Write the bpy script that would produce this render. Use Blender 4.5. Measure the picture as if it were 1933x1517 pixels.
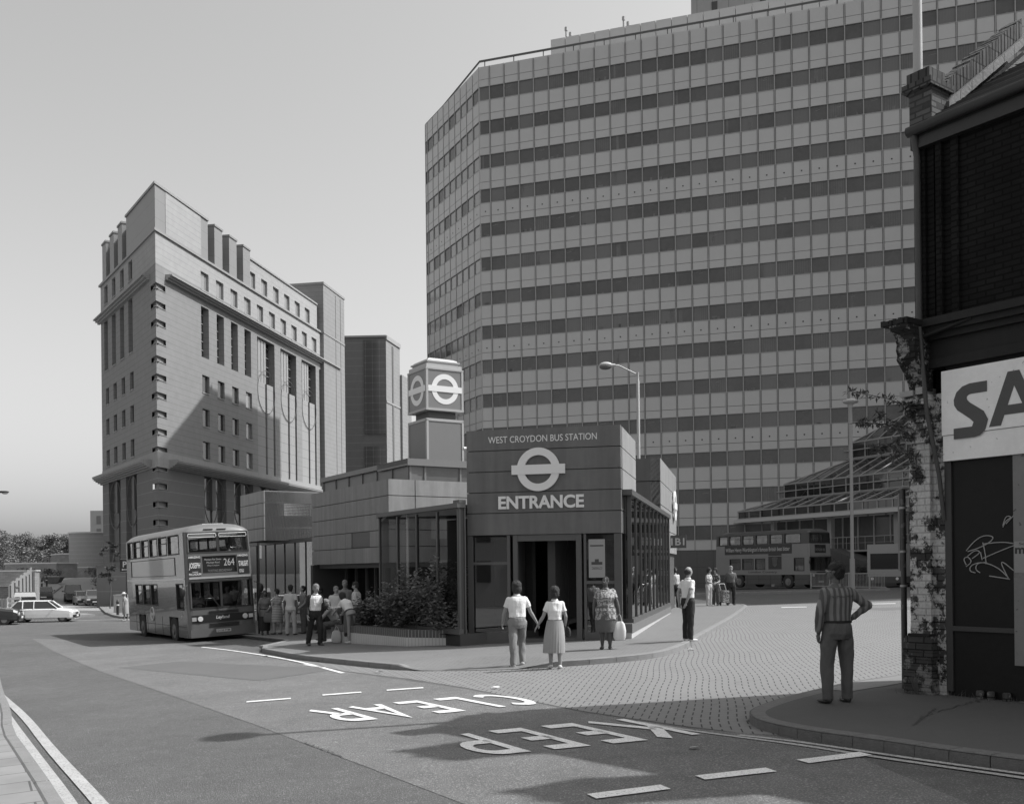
import bpy, bmesh, math, random
from mathutils import Vector, Matrix, noise
for _o in list(bpy.data.objects): bpy.data.objects.remove(_o)
SC = bpy.context.scene
COL = SC.collection
rad = math.radians
# ---------------------------------------------------------------- camera
cd = bpy.data.cameras.new('camera'); cam = bpy.data.objects.new('camera', cd); COL.objects.link(cam)
ROLL = .0107
cr, sr = math.cos(ROLL), math.sin(ROLL)
cam.matrix_world = Matrix(((cr, sr, 0, 0), (0, 0, -1, 0), (-sr, cr, 0, 1.8), (0, 0, 0, 1)))
cd.sensor_width = 36; cd.lens = 36*1900/1933; cd.shift_y = .1653; cd.clip_start = .1; cd.clip_end = 6000
SC.camera = cam
# ---------------------------------------------------------------- world + sun
SUN_EL, SUN_AZ = rad(51), rad(5)          # light travels towards (-cos az, -sin az)
w = bpy.data.worlds.new('World'); SC.world = w; w.use_nodes = True
nt = w.node_tree; nt.nodes.clear()
sky = nt.nodes.new('ShaderNodeTexSky'); sky.sky_type = 'NISHITA'; sky.sun_disc = False
sky.sun_elevation = SUN_EL; sky.sun_rotation = rad(90)-SUN_AZ
sky.air_density = 1.3; sky.dust_density = 3.0; sky.ozone_density = 1
bw = nt.nodes.new('ShaderNodeVectorMath'); bw.operation = 'DOT_PRODUCT'; bw.inputs[1].default_value = (.25, .45, .30); bg = nt.nodes.new('ShaderNodeBackground'); bg.inputs['Strength'].default_value = .12
wo = nt.nodes.new('ShaderNodeOutputWorld')
nt.links.new(sky.outputs[0], bw.inputs[0]); nt.links.new(bw.outputs['Value'], bg.inputs['Color']); nt.links.new(bg.outputs[0], wo.inputs[0])
sd = bpy.data.lights.new('sun', 'SUN'); sd.energy = 2.7; sd.angle = rad(.55); sd.color = (1, 1, 1)
so = bpy.data.objects.new('sun', sd); COL.objects.link(so)
dv = Vector((-math.cos(SUN_EL)*math.cos(SUN_AZ), -math.cos(SUN_EL)*math.sin(SUN_AZ), -math.sin(SUN_EL)))
so.rotation_euler = dv.to_track_quat('-Z', 'Y').to_euler(); so.location = (60, 10, 80)
SC.view_settings.view_transform = 'Standard'; SC.view_settings.look = 'None'
SC.view_settings.exposure = .80; SC.view_settings.gamma = 1
# ---------------------------------------------------------------- helpers
OFF = {}
def unit(a): return Vector(a).normalized()
class MB:
    def __init__(s): s.v = []; s.f = []; s.sm = []
    def add(s, vs, fs, smooth=False):
        b = len(s.v); s.v += [Vector(p) for p in vs]
        for f in fs: s.f.append([b+i for i in f]); s.sm.append(smooth)
    def quad(s, a, b, c, d): s.add([a, b, c, d], [(0, 1, 2, 3)])
    def poly(s, pts): s.add(pts, [tuple(range(len(pts)))])
    def hexa(s, c): # 8 corners: bottom 0-3, top 4-7
        s.add(c, [(3, 2, 1, 0), (4, 5, 6, 7), (0, 1, 5, 4), (1, 2, 6, 5), (2, 3, 7, 6), (3, 0, 4, 7)])
    def box(s, x0, x1, y0, y1, z0, z1):
        s.hexa([(x0, y0, z0), (x1, y0, z0), (x1, y1, z0), (x0, y1, z0), (x0, y0, z1), (x1, y0, z1), (x1, y1, z1), (x0, y1, z1)])
    def fb(s, F, s0, s1, z0, z1, o0, o1):
        s.hexa([F.p(s0, z0, o1), F.p(s1, z0, o1), F.p(s1, z0, o0), F.p(s0, z0, o0), F.p(s0, z1, o1), F.p(s1, z1, o1), F.p(s1, z1, o0), F.p(s0, z1, o0)])
    def prism(s, pts, z0, z1):
        n = len(pts); b = [(p[0], p[1], z0) for p in pts]+[(p[0], p[1], z1) for p in pts]
        s.add(b, [tuple(range(n-1, -1, -1)), tuple(range(n, 2*n))]+[(i, (i+1) % n, n+(i+1) % n, n+i) for i in range(n)])
    def tube(s, pts, r, n=8, caps=True, smooth=True):
        pts = [Vector(p) for p in pts]; m = len(pts)
        rs = r if isinstance(r, (list, tuple)) else [r]*m
        vs = []; up = None
        for i, p in enumerate(pts):
            t = (pts[min(i+1, m-1)]-pts[max(i-1, 0)])
            t = t.normalized() if t.length > 1e-9 else Vector((0, 0, 1))
            if up is None:
                up = Vector((0, 0, 1)) if abs(t.z) < .9 else Vector((1, 0, 0))
            a = t.cross(up)
            if a.length < 1e-6: a = t.cross(Vector((0, 1, 0)))
            a.normalize(); b = t.cross(a).normalized(); up = a.cross(t)
            for k in range(n):
                an = 2*math.pi*k/n; vs.append(p+(a*math.cos(an)+b*math.sin(an))*rs[i])
        fs = [(i*n+k, i*n+(k+1) % n, (i+1)*n+(k+1) % n, (i+1)*n+k) for i in range(m-1) for k in range(n)]
        s.add(vs, fs, smooth)
        if caps:
            s.add(vs[:n], [tuple(range(n-1, -1, -1))]); s.add(vs[-n:], [tuple(range(n))])
    def rings(s, rings, smooth=True, caps=True):
        n = len(rings[0]); vs = [p for r in rings for p in r]
        s.add(vs, [(i*n+k, i*n+(k+1) % n, (i+1)*n+(k+1) % n, (i+1)*n+k) for i in range(len(rings)-1) for k in range(n)], smooth)
        if caps: s.add(rings[0], [tuple(range(n-1, -1, -1))]); s.add(rings[-1], [tuple(range(n))])
    def lathe(s, prof, c=(0, 0, 0), n=24, sx=1, sy=1, smooth=True):
        s.rings([[(c[0]+r*sx*math.cos(2*math.pi*k/n), c[1]+r*sy*math.sin(2*math.pi*k/n), c[2]+z) for k in range(n)] for r, z in prof], smooth)
    def ell(s, c, r, n=14, m=8, R=None):
        R = R or Matrix.Identity(3); c = Vector(c); rg = []
        for j in range(m+1):
            ph = math.pi*(j/m*.98+.01)-math.pi/2
            rg.append([c+R @ Vector((r[0]*math.cos(ph)*math.cos(2*math.pi*k/n), r[1]*math.cos(ph)*math.sin(2*math.pi*k/n), r[2]*math.sin(ph))) for k in range(n)])
        s.rings(rg)
    def wheel(s, c, ax, r, w, n=28):
        ax = Vector(ax).normalized(); c = Vector(c); a = ax.cross(Vector((0, 0, 1))).normalized(); b = ax.cross(a)
        s.rings([[c+ax*o+(a*math.cos(2*math.pi*k/n)+b*math.sin(2*math.pi*k/n))*q for k in range(n)] for o, q in ((-w/2, r*.9), (-w*.42, r), (w*.42, r), (w/2, r*.9))], smooth=False)
    def map(s, fn): s.v = [Vector(fn(p)) for p in s.v]; return s
    def xf(s, M): s.v = [M @ p for p in s.v]; return s
    def mesh(s, name, off=(0, 0, 0)):
        me = bpy.data.meshes.new(name); o = Vector(off)
        me.from_pydata([tuple(p-o) for p in s.v], [], s.f)
        uv = me.uv_layers.new(name='UVMap'); i = 0; dat = []
        for f in s.f:
            P = [s.v[k] for k in f]; nn = Vector((0, 0, 0))
            for k in range(len(P)): nn += P[k].cross(P[(k+1) % len(P)]) if True else 0
            c0 = P[0]; nn = Vector((0, 0, 0))
            for k in range(1, len(P)-1): nn += (P[k]-c0).cross(P[k+1]-c0)
            nn = nn.normalized() if nn.length > 1e-12 else Vector((0, 0, 1))
            if abs(nn.z) > .75:
                for p in P: dat += [p.x, p.y]
            else:
                t = Vector((-nn.y, nn.x, 0)).normalized()
                if t.x < -1e-6 or (abs(t.x) <= 1e-6 and t.y < 0): t = -t
                for p in P: dat += [p.dot(t), p.z]
        uv.data.foreach_set('uv', dat)
        me.polygons.foreach_set('use_smooth', s.sm)
        me.update(); return me
def tag(o, label=None, cat=None, group=None, kind=None):
    if label: o['label'] = label
    if cat: o['category'] = cat
    if group: o['group'] = group
    if kind: o['kind'] = kind
    return o
def thing(name, label, cat, loc=(0, 0, 0), rz=0, group=None, local=False):
    o = bpy.data.objects.new(name, None); COL.objects.link(o); o.location = loc; o.rotation_euler = (0, 0, rz); o.empty_display_size = .3
    OFF[o.name] = Vector((0, 0, 0)) if local else Vector(loc)
    return tag(o, label, cat, group)
def link(name, me, m, parent=None):
    o = bpy.data.objects.new(name, me); COL.objects.link(o)
    me.materials.clear()
    if m: me.materials.append(m)
    if parent is not None: o.parent = parent
    return o
def part(name, mb, m, parent, label=None):
    off = OFF[parent.name]
    o = link(name, mb.mesh(name, off), m, parent); OFF[o.name] = off
    if label: o['label'] = label
    return o
def solo(name, mb, m, label, cat, loc=(0, 0, 0), group=None, rz=0, local=False):
    o = link(name, mb.mesh(name, (0, 0, 0) if local else loc), m); o.location = loc; o.rotation_euler = (0, 0, rz); OFF[o.name] = Vector((0, 0, 0)) if local else Vector(loc)
    return tag(o, label, cat, group)
def struct(name, mb, m):
    o = link(name, mb.mesh(name), m); o['kind'] = 'structure'; OFF[o.name] = Vector((0, 0, 0)); return o
def copy_tree(o, parent=None):
    c = o.copy(); COL.objects.link(c); c.parent = parent
    for ch in [x for x in bpy.data.objects if x.parent == o]: copy_tree(ch, c)
    return c
class Fr:
    """wall frame: origin, horizontal direction u, outward normal n (right-hand side of u seen from above unless flipped)"""
    def __init__(s, O, u, flip=False):
        s.O = Vector((O[0], O[1], 0)); s.u = Vector((u[0], u[1], 0)).normalized(); s.n = Vector((s.u.y, -s.u.x, 0))
        if flip: s.n = -s.n
    def p(s, a, z, o=0): q = s.O+s.u*a+s.n*o; return Vector((q.x, q.y, z))
    def sub(s, a, o=0): f = Fr((0, 0), (1, 0)); f.O = s.O+s.u*a+s.n*o; f.u = s.u; f.n = s.n; return f
def wall(mb, F, s0, s1, z0, z1, holes=(), d=.3, o=0):
    S = sorted({s0, s1}|{max(s0, min(s1, h[k])) for h in holes for k in (0, 1)}); Z = sorted({z0, z1}|{max(z0, min(z1, h[k])) for h in holes for k in (2, 3)})
    for a, b in zip(S, S[1:]):
        for c, e in zip(Z, Z[1:]):
            ms, mz = (a+b)/2, (c+e)/2
            if b-a < 1e-5 or e-c < 1e-5 or any(h[0] < ms < h[1] and h[2] < mz < h[3] for h in holes): continue
            mb.quad(F.p(a, c, o), F.p(b, c, o), F.p(b, e, o), F.p(a, e, o))
    for h in holes:
        a, b, c, e = h[:4]; dd = h[4] if len(h) > 4 else d
        if b <= s0 or a >= s1 or e <= z0 or c >= z1: continue
        mb.quad(F.p(a, c, o), F.p(a, e, o), F.p(a, e, o-dd), F.p(a, c, o-dd)); mb.quad(F.p(b, c, o-dd), F.p(b, e, o-dd), F.p(b, e, o), F.p(b, c, o))
        if c >= z0: mb.quad(F.p(a, c, o-dd), F.p(b, c, o-dd), F.p(b, c, o), F.p(a, c, o))
        if e <= z1: mb.quad(F.p(a, e, o), F.p(b, e, o), F.p(b, e, o-dd), F.p(a, e, o-dd))
# ---- materials (black and white photograph: every colour is a grey)
def mat(name, v, rough=.7, var=0, vs=3, bump=0, bs=20, spec=.5, metal=0, line=None, coat=0, spot=None, streak=0):
    m = bpy.data.materials.new(name); m.use_nodes = True; n = m.node_tree.nodes; L = m.node_tree.links
    b = n['Principled BSDF']; b.inputs['Roughness'].default_value = rough; b.inputs['Specular IOR Level'].default_value = spec
    b.inputs['Metallic'].default_value = metal; b.inputs['Coat Weight'].default_value = coat
    b.inputs['Base Color'].default_value = (v, v, v, 1)
    if not (var or bump or line or spot or streak): return m
    tc = n.new('ShaderNodeTexCoord'); uvo = tc.outputs['UV']; ob = tc.outputs['Object']
    def nz(vec, sc, det=4, ro=.6):
        t = n.new('ShaderNodeTexNoise'); t.inputs['Scale'].default_value = sc; t.inputs['Detail'].default_value = det; t.inputs['Roughness'].default_value = ro
        L.new(vec, t.inputs['Vector']); return t.outputs['Fac']
    def mt(op, a, c, cl=False):
        t = n.new('ShaderNodeMath'); t.operation = op; t.use_clamp = cl
        for i, x in enumerate((a, c)):
            if isinstance(x, (int, float)): t.inputs[i].default_value = x
            else: L.new(x, t.inputs[i])
        return t.outputs[0]
    val = None
    if var:
        a = nz(ob, vs); c = nz(ob, vs*9, 3)
        val = mt('ADD', mt('MULTIPLY', mt('SUBTRACT', a, .5), var*2.4), mt('MULTIPLY', mt('SUBTRACT', c, .5), var*1.2))
        val = mt('MULTIPLY', mt('ADD', val, 1), v)
    else:
        val = mt('ADD', v, 0)
    if streak:
        mp = n.new('ShaderNodeMapping'); mp.inputs['Scale'].default_value = (3, 3, .25); L.new(ob, mp.inputs[0])
        val = mt('MULTIPLY', val, mt('ADD', mt('MULTIPLY', mt('SUBTRACT', nz(mp.outputs[0], 1.2, 5), .5), streak*3), 1))
    if spot: # (scale, threshold, factor)
        sp = mt('GREATER_THAN', nz(ob, spot[0], 2), spot[1]); val = mt('MULTIPLY', val, mt('ADD', mt('MULTIPLY', sp, spot[2]-1), 1))
    if line: # (axis, pitch, width, factor[, phase])
        lines = line if isinstance(line, list) else [line]
        sx = n.new('ShaderNodeSeparateXYZ'); L.new(uvo, sx.inputs[0])
        for ln in lines:
            q = mt('ADD', sx.outputs[ln[0]], 1000+(ln[4] if len(ln) > 4 else 0)); q = mt('MODULO', q, ln[1]); q = mt('LESS_THAN', q, ln[2])
            val = mt('MULTIPLY', val, mt('ADD', mt('MULTIPLY', q, ln[3]-1), 1))
    L.new(val, b.inputs['Base Color'])
    if bump:
        bp = n.new('ShaderNodeBump'); bp.inputs['Strength'].default_value = bump; bp.inputs['Distance'].default_value = .02
        L.new(nz(ob, bs, 5), bp.inputs['Height']); L.new(bp.outputs[0], b.inputs['Normal'])
    return m
def brickmat(name, c1, c2, mortar, bw_=.225, bh=.075, paint=None, thr=.5, bump=.5, off=.5, ms=.012, rot=0, var=.15, psc=2.2):
    m = bpy.data.materials.new(name); m.use_nodes = True; n = m.node_tree.nodes; L = m.node_tree.links; b = n['Principled BSDF']; b.inputs['Roughness'].default_value = .85; b.inputs['Specular IOR Level'].default_value = .15
    tc = n.new('ShaderNodeTexCoord'); mp = n.new('ShaderNodeMapping'); mp.inputs['Rotation'].default_value = (0, 0, rot); L.new(tc.outputs['UV'], mp.inputs[0])
    bt = n.new('ShaderNodeTexBrick'); L.new(mp.outputs[0], bt.inputs['Vector']); bt.inputs['Scale'].default_value = 1
    bt.inputs['Brick Width'].default_value = bw_; bt.inputs['Row Height'].default_value = bh; bt.inputs['Mortar Size'].default_value = ms; bt.inputs['Mortar Smooth'].default_value = .15; bt.offset = off
    for k, v in (('Color1', c1), ('Color2', c2), ('Mortar', mortar)): bt.inputs[k].default_value = (v, v, v, 1)
    nz = n.new('ShaderNodeTexNoise'); nz.inputs['Scale'].default_value = 1.3; nz.inputs['Detail'].default_value = 8; nz.inputs['Roughness'].default_value = .65; L.new(tc.outputs['Object'], nz.inputs['Vector'])
    mr = n.new('ShaderNodeMapRange'); mr.inputs[1].default_value = .25; mr.inputs[2].default_value = .75; mr.inputs[3].default_value = 1-var*1.6; mr.inputs[4].default_value = 1+var*1.6; L.new(nz.outputs['Fac'], mr.inputs[0])
    mx = n.new('ShaderNodeVectorMath'); mx.operation = 'SCALE'; L.new(bt.outputs['Color'], mx.inputs[0]); L.new(mr.outputs[0], mx.inputs['Scale'])
    out = mx.outputs[0]
    if paint is not None:
        n2 = n.new('ShaderNodeTexNoise'); n2.inputs['Scale'].default_value = psc; n2.inputs['Detail'].default_value = 12; n2.inputs['Roughness'].default_value = .78; L.new(tc.outputs['Object'], n2.inputs['Vector'])
        rp = n.new('ShaderNodeValToRGB'); rp.color_ramp.elements[0].position = thr-.02; rp.color_ramp.elements[1].position = thr+.02; L.new(n2.outputs['Fac'], rp.inputs[0])
        n3 = n.new('ShaderNodeTexNoise'); n3.inputs['Scale'].default_value = 30; n3.inputs['Detail'].default_value = 4; L.new(tc.outputs['Object'], n3.inputs['Vector'])
        m3 = n.new('ShaderNodeMapRange'); m3.inputs[3].default_value = paint*.6; m3.inputs[4].default_value = paint*1.3; L.new(n3.outputs['Fac'], m3.inputs[0])
        mm = n.new('ShaderNodeMix'); mm.data_type = 'RGBA'; L.new(rp.outputs[0], mm.inputs['Factor']); L.new(out, mm.inputs['A']); L.new(m3.outputs[0], mm.inputs['B'])
        md = n.new('ShaderNodeMix'); md.data_type = 'RGBA'; md.blend_type = 'MULTIPLY'; md.inputs['Factor'].default_value = 1
        m4 = n.new('ShaderNodeMapRange'); m4.inputs[3].default_value = 1; m4.inputs[4].default_value = .7; L.new(bt.outputs['Fac'], m4.inputs[0]); L.new(mm.outputs['Result'], md.inputs['A']); L.new(m4.outputs[0], md.inputs['B'])
        out = md.outputs['Result']
    L.new(out, b.inputs['Base Color'])
    if bump:
        inv = n.new('ShaderNodeMath'); inv.operation = 'MULTIPLY_ADD'; L.new(bt.outputs['Fac'], inv.inputs[0]); inv.inputs[1].default_value = -1; L.new(nz.outputs['Fac'], inv.inputs[2])
        bp = n.new('ShaderNodeBump'); bp.inputs['Strength'].default_value = bump; bp.inputs['Distance'].default_value = .015; L.new(inv.outputs[0], bp.inputs['Height']); L.new(bp.outputs[0], b.inputs['Normal'])
    return m
def pavemat(name, v, joint, ang, row=.105, per=.4, jw=.017, duty=.62):
    m = mat(name, v, .9, .09, .9, .25, 50, spec=.3, spot=(3.2, .64, .9)); n = m.node_tree.nodes; L = m.node_tree.links; b = n['Principled BSDF']; src = b.inputs['Base Color'].links[0].from_socket
    tc = n.new('ShaderNodeTexCoord'); mp = n.new('ShaderNodeMapping'); mp.inputs['Rotation'].default_value = (0, 0, ang); L.new(tc.outputs['UV'], mp.inputs[0]); sx = n.new('ShaderNodeSeparateXYZ'); L.new(mp.outputs[0], sx.inputs[0])
    nz = n.new('ShaderNodeTexNoise'); nz.inputs['Scale'].default_value = .22; nz.inputs['Detail'].default_value = 1; L.new(tc.outputs['UV'], nz.inputs['Vector'])
    def mt(op, a, c):
        t = n.new('ShaderNodeMath'); t.operation = op
        for i, x in enumerate((a, c)):
            if isinstance(x, (int, float)): t.inputs[i].default_value = x
            else: L.new(x, t.inputs[i])
        return t.outputs[0]
    xx = mt('ADD', mt('ADD', sx.outputs[0], 500), mt('MULTIPLY', nz.outputs['Fac'], .38)); ri = mt('FLOOR', mt('DIVIDE', xx, row), 0); fx = mt('LESS_THAN', mt('MODULO', xx, row), jw)
    yy = mt('ADD', mt('ADD', sx.outputs[1], 500), mt('MULTIPLY', mt('MODULO', ri, 2), per*.5)); fy = mt('LESS_THAN', mt('MODULO', yy, per), per*duty); f2 = mt('LESS_THAN', mt('MODULO', mt('ADD', sx.outputs[1], 500), per*.5), .007)
    k = mt('MULTIPLY', mt('SUBTRACT', 1, mt('MULTIPLY', mt('MULTIPLY', fx, fy), 1-joint)), mt('SUBTRACT', 1, mt('MULTIPLY', f2, .3))); vm = n.new('ShaderNodeMath'); vm.operation = 'MULTIPLY'; L.new(src, vm.inputs[0]); L.new(k, vm.inputs[1]); L.new(vm.outputs[0], b.inputs['Base Color']); return m
def glassmat(name, tint=.35, ior=1.55, rough=.02, base=.02, amt=.0):
    """thin pane: fresnel mirror over a tinted see-through sheet"""
    m = bpy.data.materials.new(name); m.use_nodes = True; n = m.node_tree.nodes; L = m.node_tree.links; n.clear()
    o = n.new('ShaderNodeOutputMaterial'); tr = n.new('ShaderNodeBsdfTransparent'); tr.inputs[0].default_value = (tint, tint, tint, 1)
    gl = n.new('ShaderNodeBsdfGlossy'); gl.inputs['Roughness'].default_value = rough; gl.inputs['Color'].default_value = (.9, .9, .9, 1)
    lw = n.new('ShaderNodeLayerWeight'); pw = n.new('ShaderNodeMath'); pw.operation = 'POWER'; L.new(lw.outputs['Facing'], pw.inputs[0]); pw.inputs[1].default_value = 4.5; lw.inputs[0].default_value = .5
    r0 = ((ior-1)/(ior+1))**2*1.9+amt; ad = n.new('ShaderNodeMath'); ad.operation = 'MULTIPLY_ADD'; ad.use_clamp = True; L.new(pw.outputs[0], ad.inputs[0]); ad.inputs[1].default_value = 1-r0; ad.inputs[2].default_value = r0
    mx = n.new('ShaderNodeMixShader'); L.new(ad.outputs[0], mx.inputs[0]); L.new(tr.outputs[0], mx.inputs[1]); L.new(gl.outputs[0], mx.inputs[2]); L.new(mx.outputs[0], o.inputs[0])
    return m
def text(s, F, sc, zc, w, h, m, parent, o=.01, ext=.004, bold=0, name='lettering', mirror=False, shear=0, label=None, sp=1, u_dir=1):
    """lettering on a wall frame, centred at (sc, zc), w wide, h tall; u_dir=-1 when the frame's u runs right to left as read"""
    cu = bpy.data.curves.new('t', 'FONT'); cu.body = s; cu.size = 1; cu.offset = bold; cu.extrude = ext/h if not ext == 0 else 0; cu.shear = shear; cu.space_character = sp; cu.resolution_u = 4
    ob = bpy.data.objects.new('t', cu); COL.objects.link(ob); dg = bpy.context.evaluated_depsgraph_get(); me = bpy.data.meshes.new_from_object(ob.evaluated_get(dg)); bpy.data.objects.remove(ob)
    xs = [v.co.x for v in me.vertices]; ys = [v.co.y for v in me.vertices]; zs = [v.co.z for v in me.vertices]
    x0, x1, y0, y1 = min(xs), max(xs), min(ys), max(ys); off = OFF[parent.name]
    for v in me.vertices:
        a = (v.co.x-x0)/(x1-x0)-.5; b = (v.co.y-y0)/(y1-y0)-.5; zz = v.co.z*h
        p = F.p(sc+u_dir*a*w, zc+b*h, o+zz); v.co = p-off
    ob = link(name, me, m, parent); OFF[ob.name] = off
    if label: ob['label'] = label
    return ob
# ---- terrain: the ground falls gently from right to left, and the far road climbs away
XB = [(-900, -.78), (-16, -.78), (-12, -.67), (0, -.17), (5, .02), (12, .12), (20, .3), (40, .6), (900, .6)]
YB = [(-900, 0), (70, 0), (100, -.25), (126, 2.35), (3000, 2.45)]
def li(B, x):
    for (a, b), (c, d) in zip(B, B[1:]):
        if x <= c: return b+(d-b)*(x-a)/(c-a)
    return B[-1][1]
def gz(x, y): return li(XB, x)+li(YB, y)
def cutmesh(pts, off, cx=(), cy=()):
    bm = bmesh.new(); bm.faces.new([bm.verts.new((p[0], p[1], 0)) for p in pts])
    for x in [q for q, _ in XB[1:-1]]+list(cx): bmesh.ops.bisect_plane(bm, geom=bm.verts[:]+bm.edges[:]+bm.faces[:], plane_co=(x, 0, 0), plane_no=(1, 0, 0))
    for y in [q for q, _ in YB[1:-1]]+list(cy): bmesh.ops.bisect_plane(bm, geom=bm.verts[:]+bm.edges[:]+bm.faces[:], plane_co=(0, y, 0), plane_no=(0, 1, 0))
    bmesh.ops.triangulate(bm, faces=bm.faces[:])
    for f in bm.faces:
        if f.normal.z < 0: f.normal_flip()
    for v in bm.verts: v.co.z = gz(v.co.x, v.co.y)+(off(v.co.x, v.co.y) if callable(off) else off)
    bm.verts.index_update()
    r = [v.co.copy() for v in bm.verts], [[v.index for v in f.verts] for f in bm.faces]; bm.free(); return r
def sheet(name, polys, off, m, cx=(), cy=()):
    mb = MB()
    for pts in polys:
        v, f = cutmesh(pts, off, cx, cy); mb.add(v, f)
    return struct(name, mb, m)
def dens(path, step=1.0, closed=False):
    out = []; P = list(path)+([path[0]] if closed else [])
    for a, b in zip(P, P[1:]):
        n = max(1, int(math.dist(a, b)/step))
        for i in range(n): out.append((a[0]+(b[0]-a[0])*i/n, a[1]+(b[1]-a[1])*i/n))
    if not closed: out.append(tuple(P[-1]))
    return out
def smooth_path(path, it=2):
    for _ in range(it):
        q = [path[0]]
        for a, b in zip(path, path[1:]):
            q += [(a[0]*.75+b[0]*.25, a[1]*.75+b[1]*.25), (a[0]*.25+b[0]*.75, a[1]*.25+b[1]*.75)]
        q.append(path[-1]); path = q
    return path
def ribbon(path, w, off):
    """quads of width w centred on a ground path"""
    P = dens(smooth_path(path, 2) if len(path) > 2 else path, .4); mb = MB(); L_ = []
    for i, p in enumerate(P):
        a = Vector(P[max(i-1, 0)]); b = Vector(P[min(i+1, len(P)-1)]); t = (b-a).normalized(); n = Vector((-t.y, t.x))*w/2
        L_.append([(p[0]+n.x, p[1]+n.y), (p[0]-n.x, p[1]-n.y)])
    for (a, b), (c, d) in zip(L_, L_[1:]):
        mb.quad(*[(q[0], q[1], gz(*q)+off) for q in (b, d, c, a)])
    return mb
def kerb(name, path, inward, m, h=.12, w=.15, drop=()):
    """kerb stones along a path; inward=+1 when the pavement is on the left of the path"""
    P = dens(path, .5); mb = MB(); R = []
    for i, p in enumerate(P):
        a = Vector(P[max(i-1, 0)]); b = Vector(P[min(i+1, len(P)-1)]); t = (b-a).normalized(); n = Vector((-t.y, t.x))*inward
        g = gz(*p); hh = h+.004
        for (c, rr, lo) in drop:
            dd = math.dist(c, p)
            if dd < rr: hh = lo+(h+.004-lo)*max(0, (dd-rr*.75)/(rr*.25))
        q = (p[0]+n.x*w, p[1]+n.y*w); q2 = (p[0]+n.x*.025, p[1]+n.y*.025)
        R.append([(p[0], p[1], g-.05), (p[0], p[1], g+hh-.02), (q2[0], q2[1], g+hh), (q[0], q[1], g+hh), (q[0], q[1], g+hh-.03)])
    for i, (a, b) in enumerate(zip(R, R[1:])):
        a = [tuple(p+(q-p)*(.03 if i % 2 == 0 else 0) for p, q in zip(u, v)) for u, v in zip(a, b)]
        for k in range(4): mb.quad(a[k], b[k], b[k+1], a[k+1])
    mb.poly(R[0]); mb.poly(R[-1][::-1])
    return struct(name, mb, m)
# ================================================================ materials
asph = mat('asphalt', .10, .9, .24, .4, .8, 70, spot=(60, .6, 2.1), spec=.3, streak=.12)
asph2 = mat('asphalt_worn', .135, .9, .24, .45, .8, 60, spot=(52, .58, 1.9), spec=.3, streak=.12)
asph3 = mat('asphalt_new', .085, .9, .1, .7, .5, 60, spec=.3)
pave_m = mat('pavement_tarmac', .10, .92, .10, .6, .35, 50, spec=.3)
white_line = mat('road_paint', .72, .7, .2, 3, .3, 60, spot=(45, .6, .55))
yellow_line = mat('yellow_road_paint', .40, .7, .22, 2.5, .3, 60, spot=(38, .58, .55))
kerb_m = mat('kerb_stone', .2, .85, .2, 3, .5, 40)
granite = mat('granite_kerb', .15, .85, .25, 12, .8, 50)
paver = pavemat('block_paving', .20, .25, rad(10))
paver2 = pavemat('pavement_blocks', .175, .55, rad(-76), .105, .21, .012, .95)
slab = brickmat('paving_slabs', .25, .21, .1, .9, .6, bump=.2, ms=.012, rot=rad(-28), var=.1)
dark_joint = mat('dark_joint', .075, .9)
grass_m = mat('grass_bank', .09, .95, .3, .5, .5, 20)
# ================================================================ ground
mb = MB(); xs = [-900, -300, -120, -60]+[x for x, _ in XB[1:-1]]+[80, 150, 300, 900]; xs = sorted(set(xs)); ys = sorted({-900, -200, -60, -20, 0, 20, 45, 300, 600, 2500}|{y for y, _ in YB[1:-1]})
vs = [(x, y, gz(x, y)) for y in ys for x in xs]; nx = len(xs)
mb.add(vs, [(j*nx+i, j*nx+i+1, (j+1)*nx+i+1, (j+1)*nx+i) for j in range(len(ys)-1) for i in range(nx-1)])
struct('road', mb, asph)
# worn lane next to the station and a darker lane beyond (long seams run through the photograph)
seam = [(-19.96, 41.8), (-10.12, 24.87), (-6.62, 19.14), (-3.55, 14.03), (-1.49, 10.46), (.9, 6.3)]
sheet('worn_road_surface', [seam+[(3.6, 6.8), (3.3, 10.4), (2.9, 11.2), (2.1, 12.0), (.96, 13.7), (-.81, 17.2), (-3.66, 21.7), (-7.3, 28.4), (-13.5, 38.6)]], .004, asph2)
sheet('road_patch', [[(-10.3, 26.2), (-9.1, 27.3), (-3.9, 22.4), (-5.2, 20.6)]], .008, mat('asphalt_patch', .115, .9, .1, .8, .5, 60))
# block paved bus lane
st_k = [(-7.52, 30.35), (-7.3, 29.2), (-6.55, 27.82), (-5.55, 25.88), (-4.09, 23.72), (-2.7, 21.7), (-2.02, 20.98), (-1.0, 20.45), (.13, 20.17), (1.41, 20.3), (2.54, 20.76), (3.16, 21.3), (3.68, 22.39), (4.12, 23.52), (5.42, 27.63), (7.3, 33.6), (9.78, 42.0), (10.5, 45.0), (10.2, 46.2)]
rk = [(12.5, 21.6), (8.4, 17.6), (6.22, 15.72), (4.9, 14.75), (4.25, 14.14), (3.54, 13.4), (3.06, 12.73), (2.87, 12.33), (2.82, 11.8), (2.92, 11.35), (3.19, 10.74), (3.64, 10.08), (3.98, 9.46), (4.44, 8.77), (5.6, 7.1), (9, 2.2), (14, -5)]
pl = [(-5.48, 25.53), (-3.66, 21.85), (-1.91, 19.28), (-.81, 17.38), (.25, 15.25), (.96, 13.85), (2.11, 12.11), (2.6, 11.49), (2.95, 11.2)]
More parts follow.
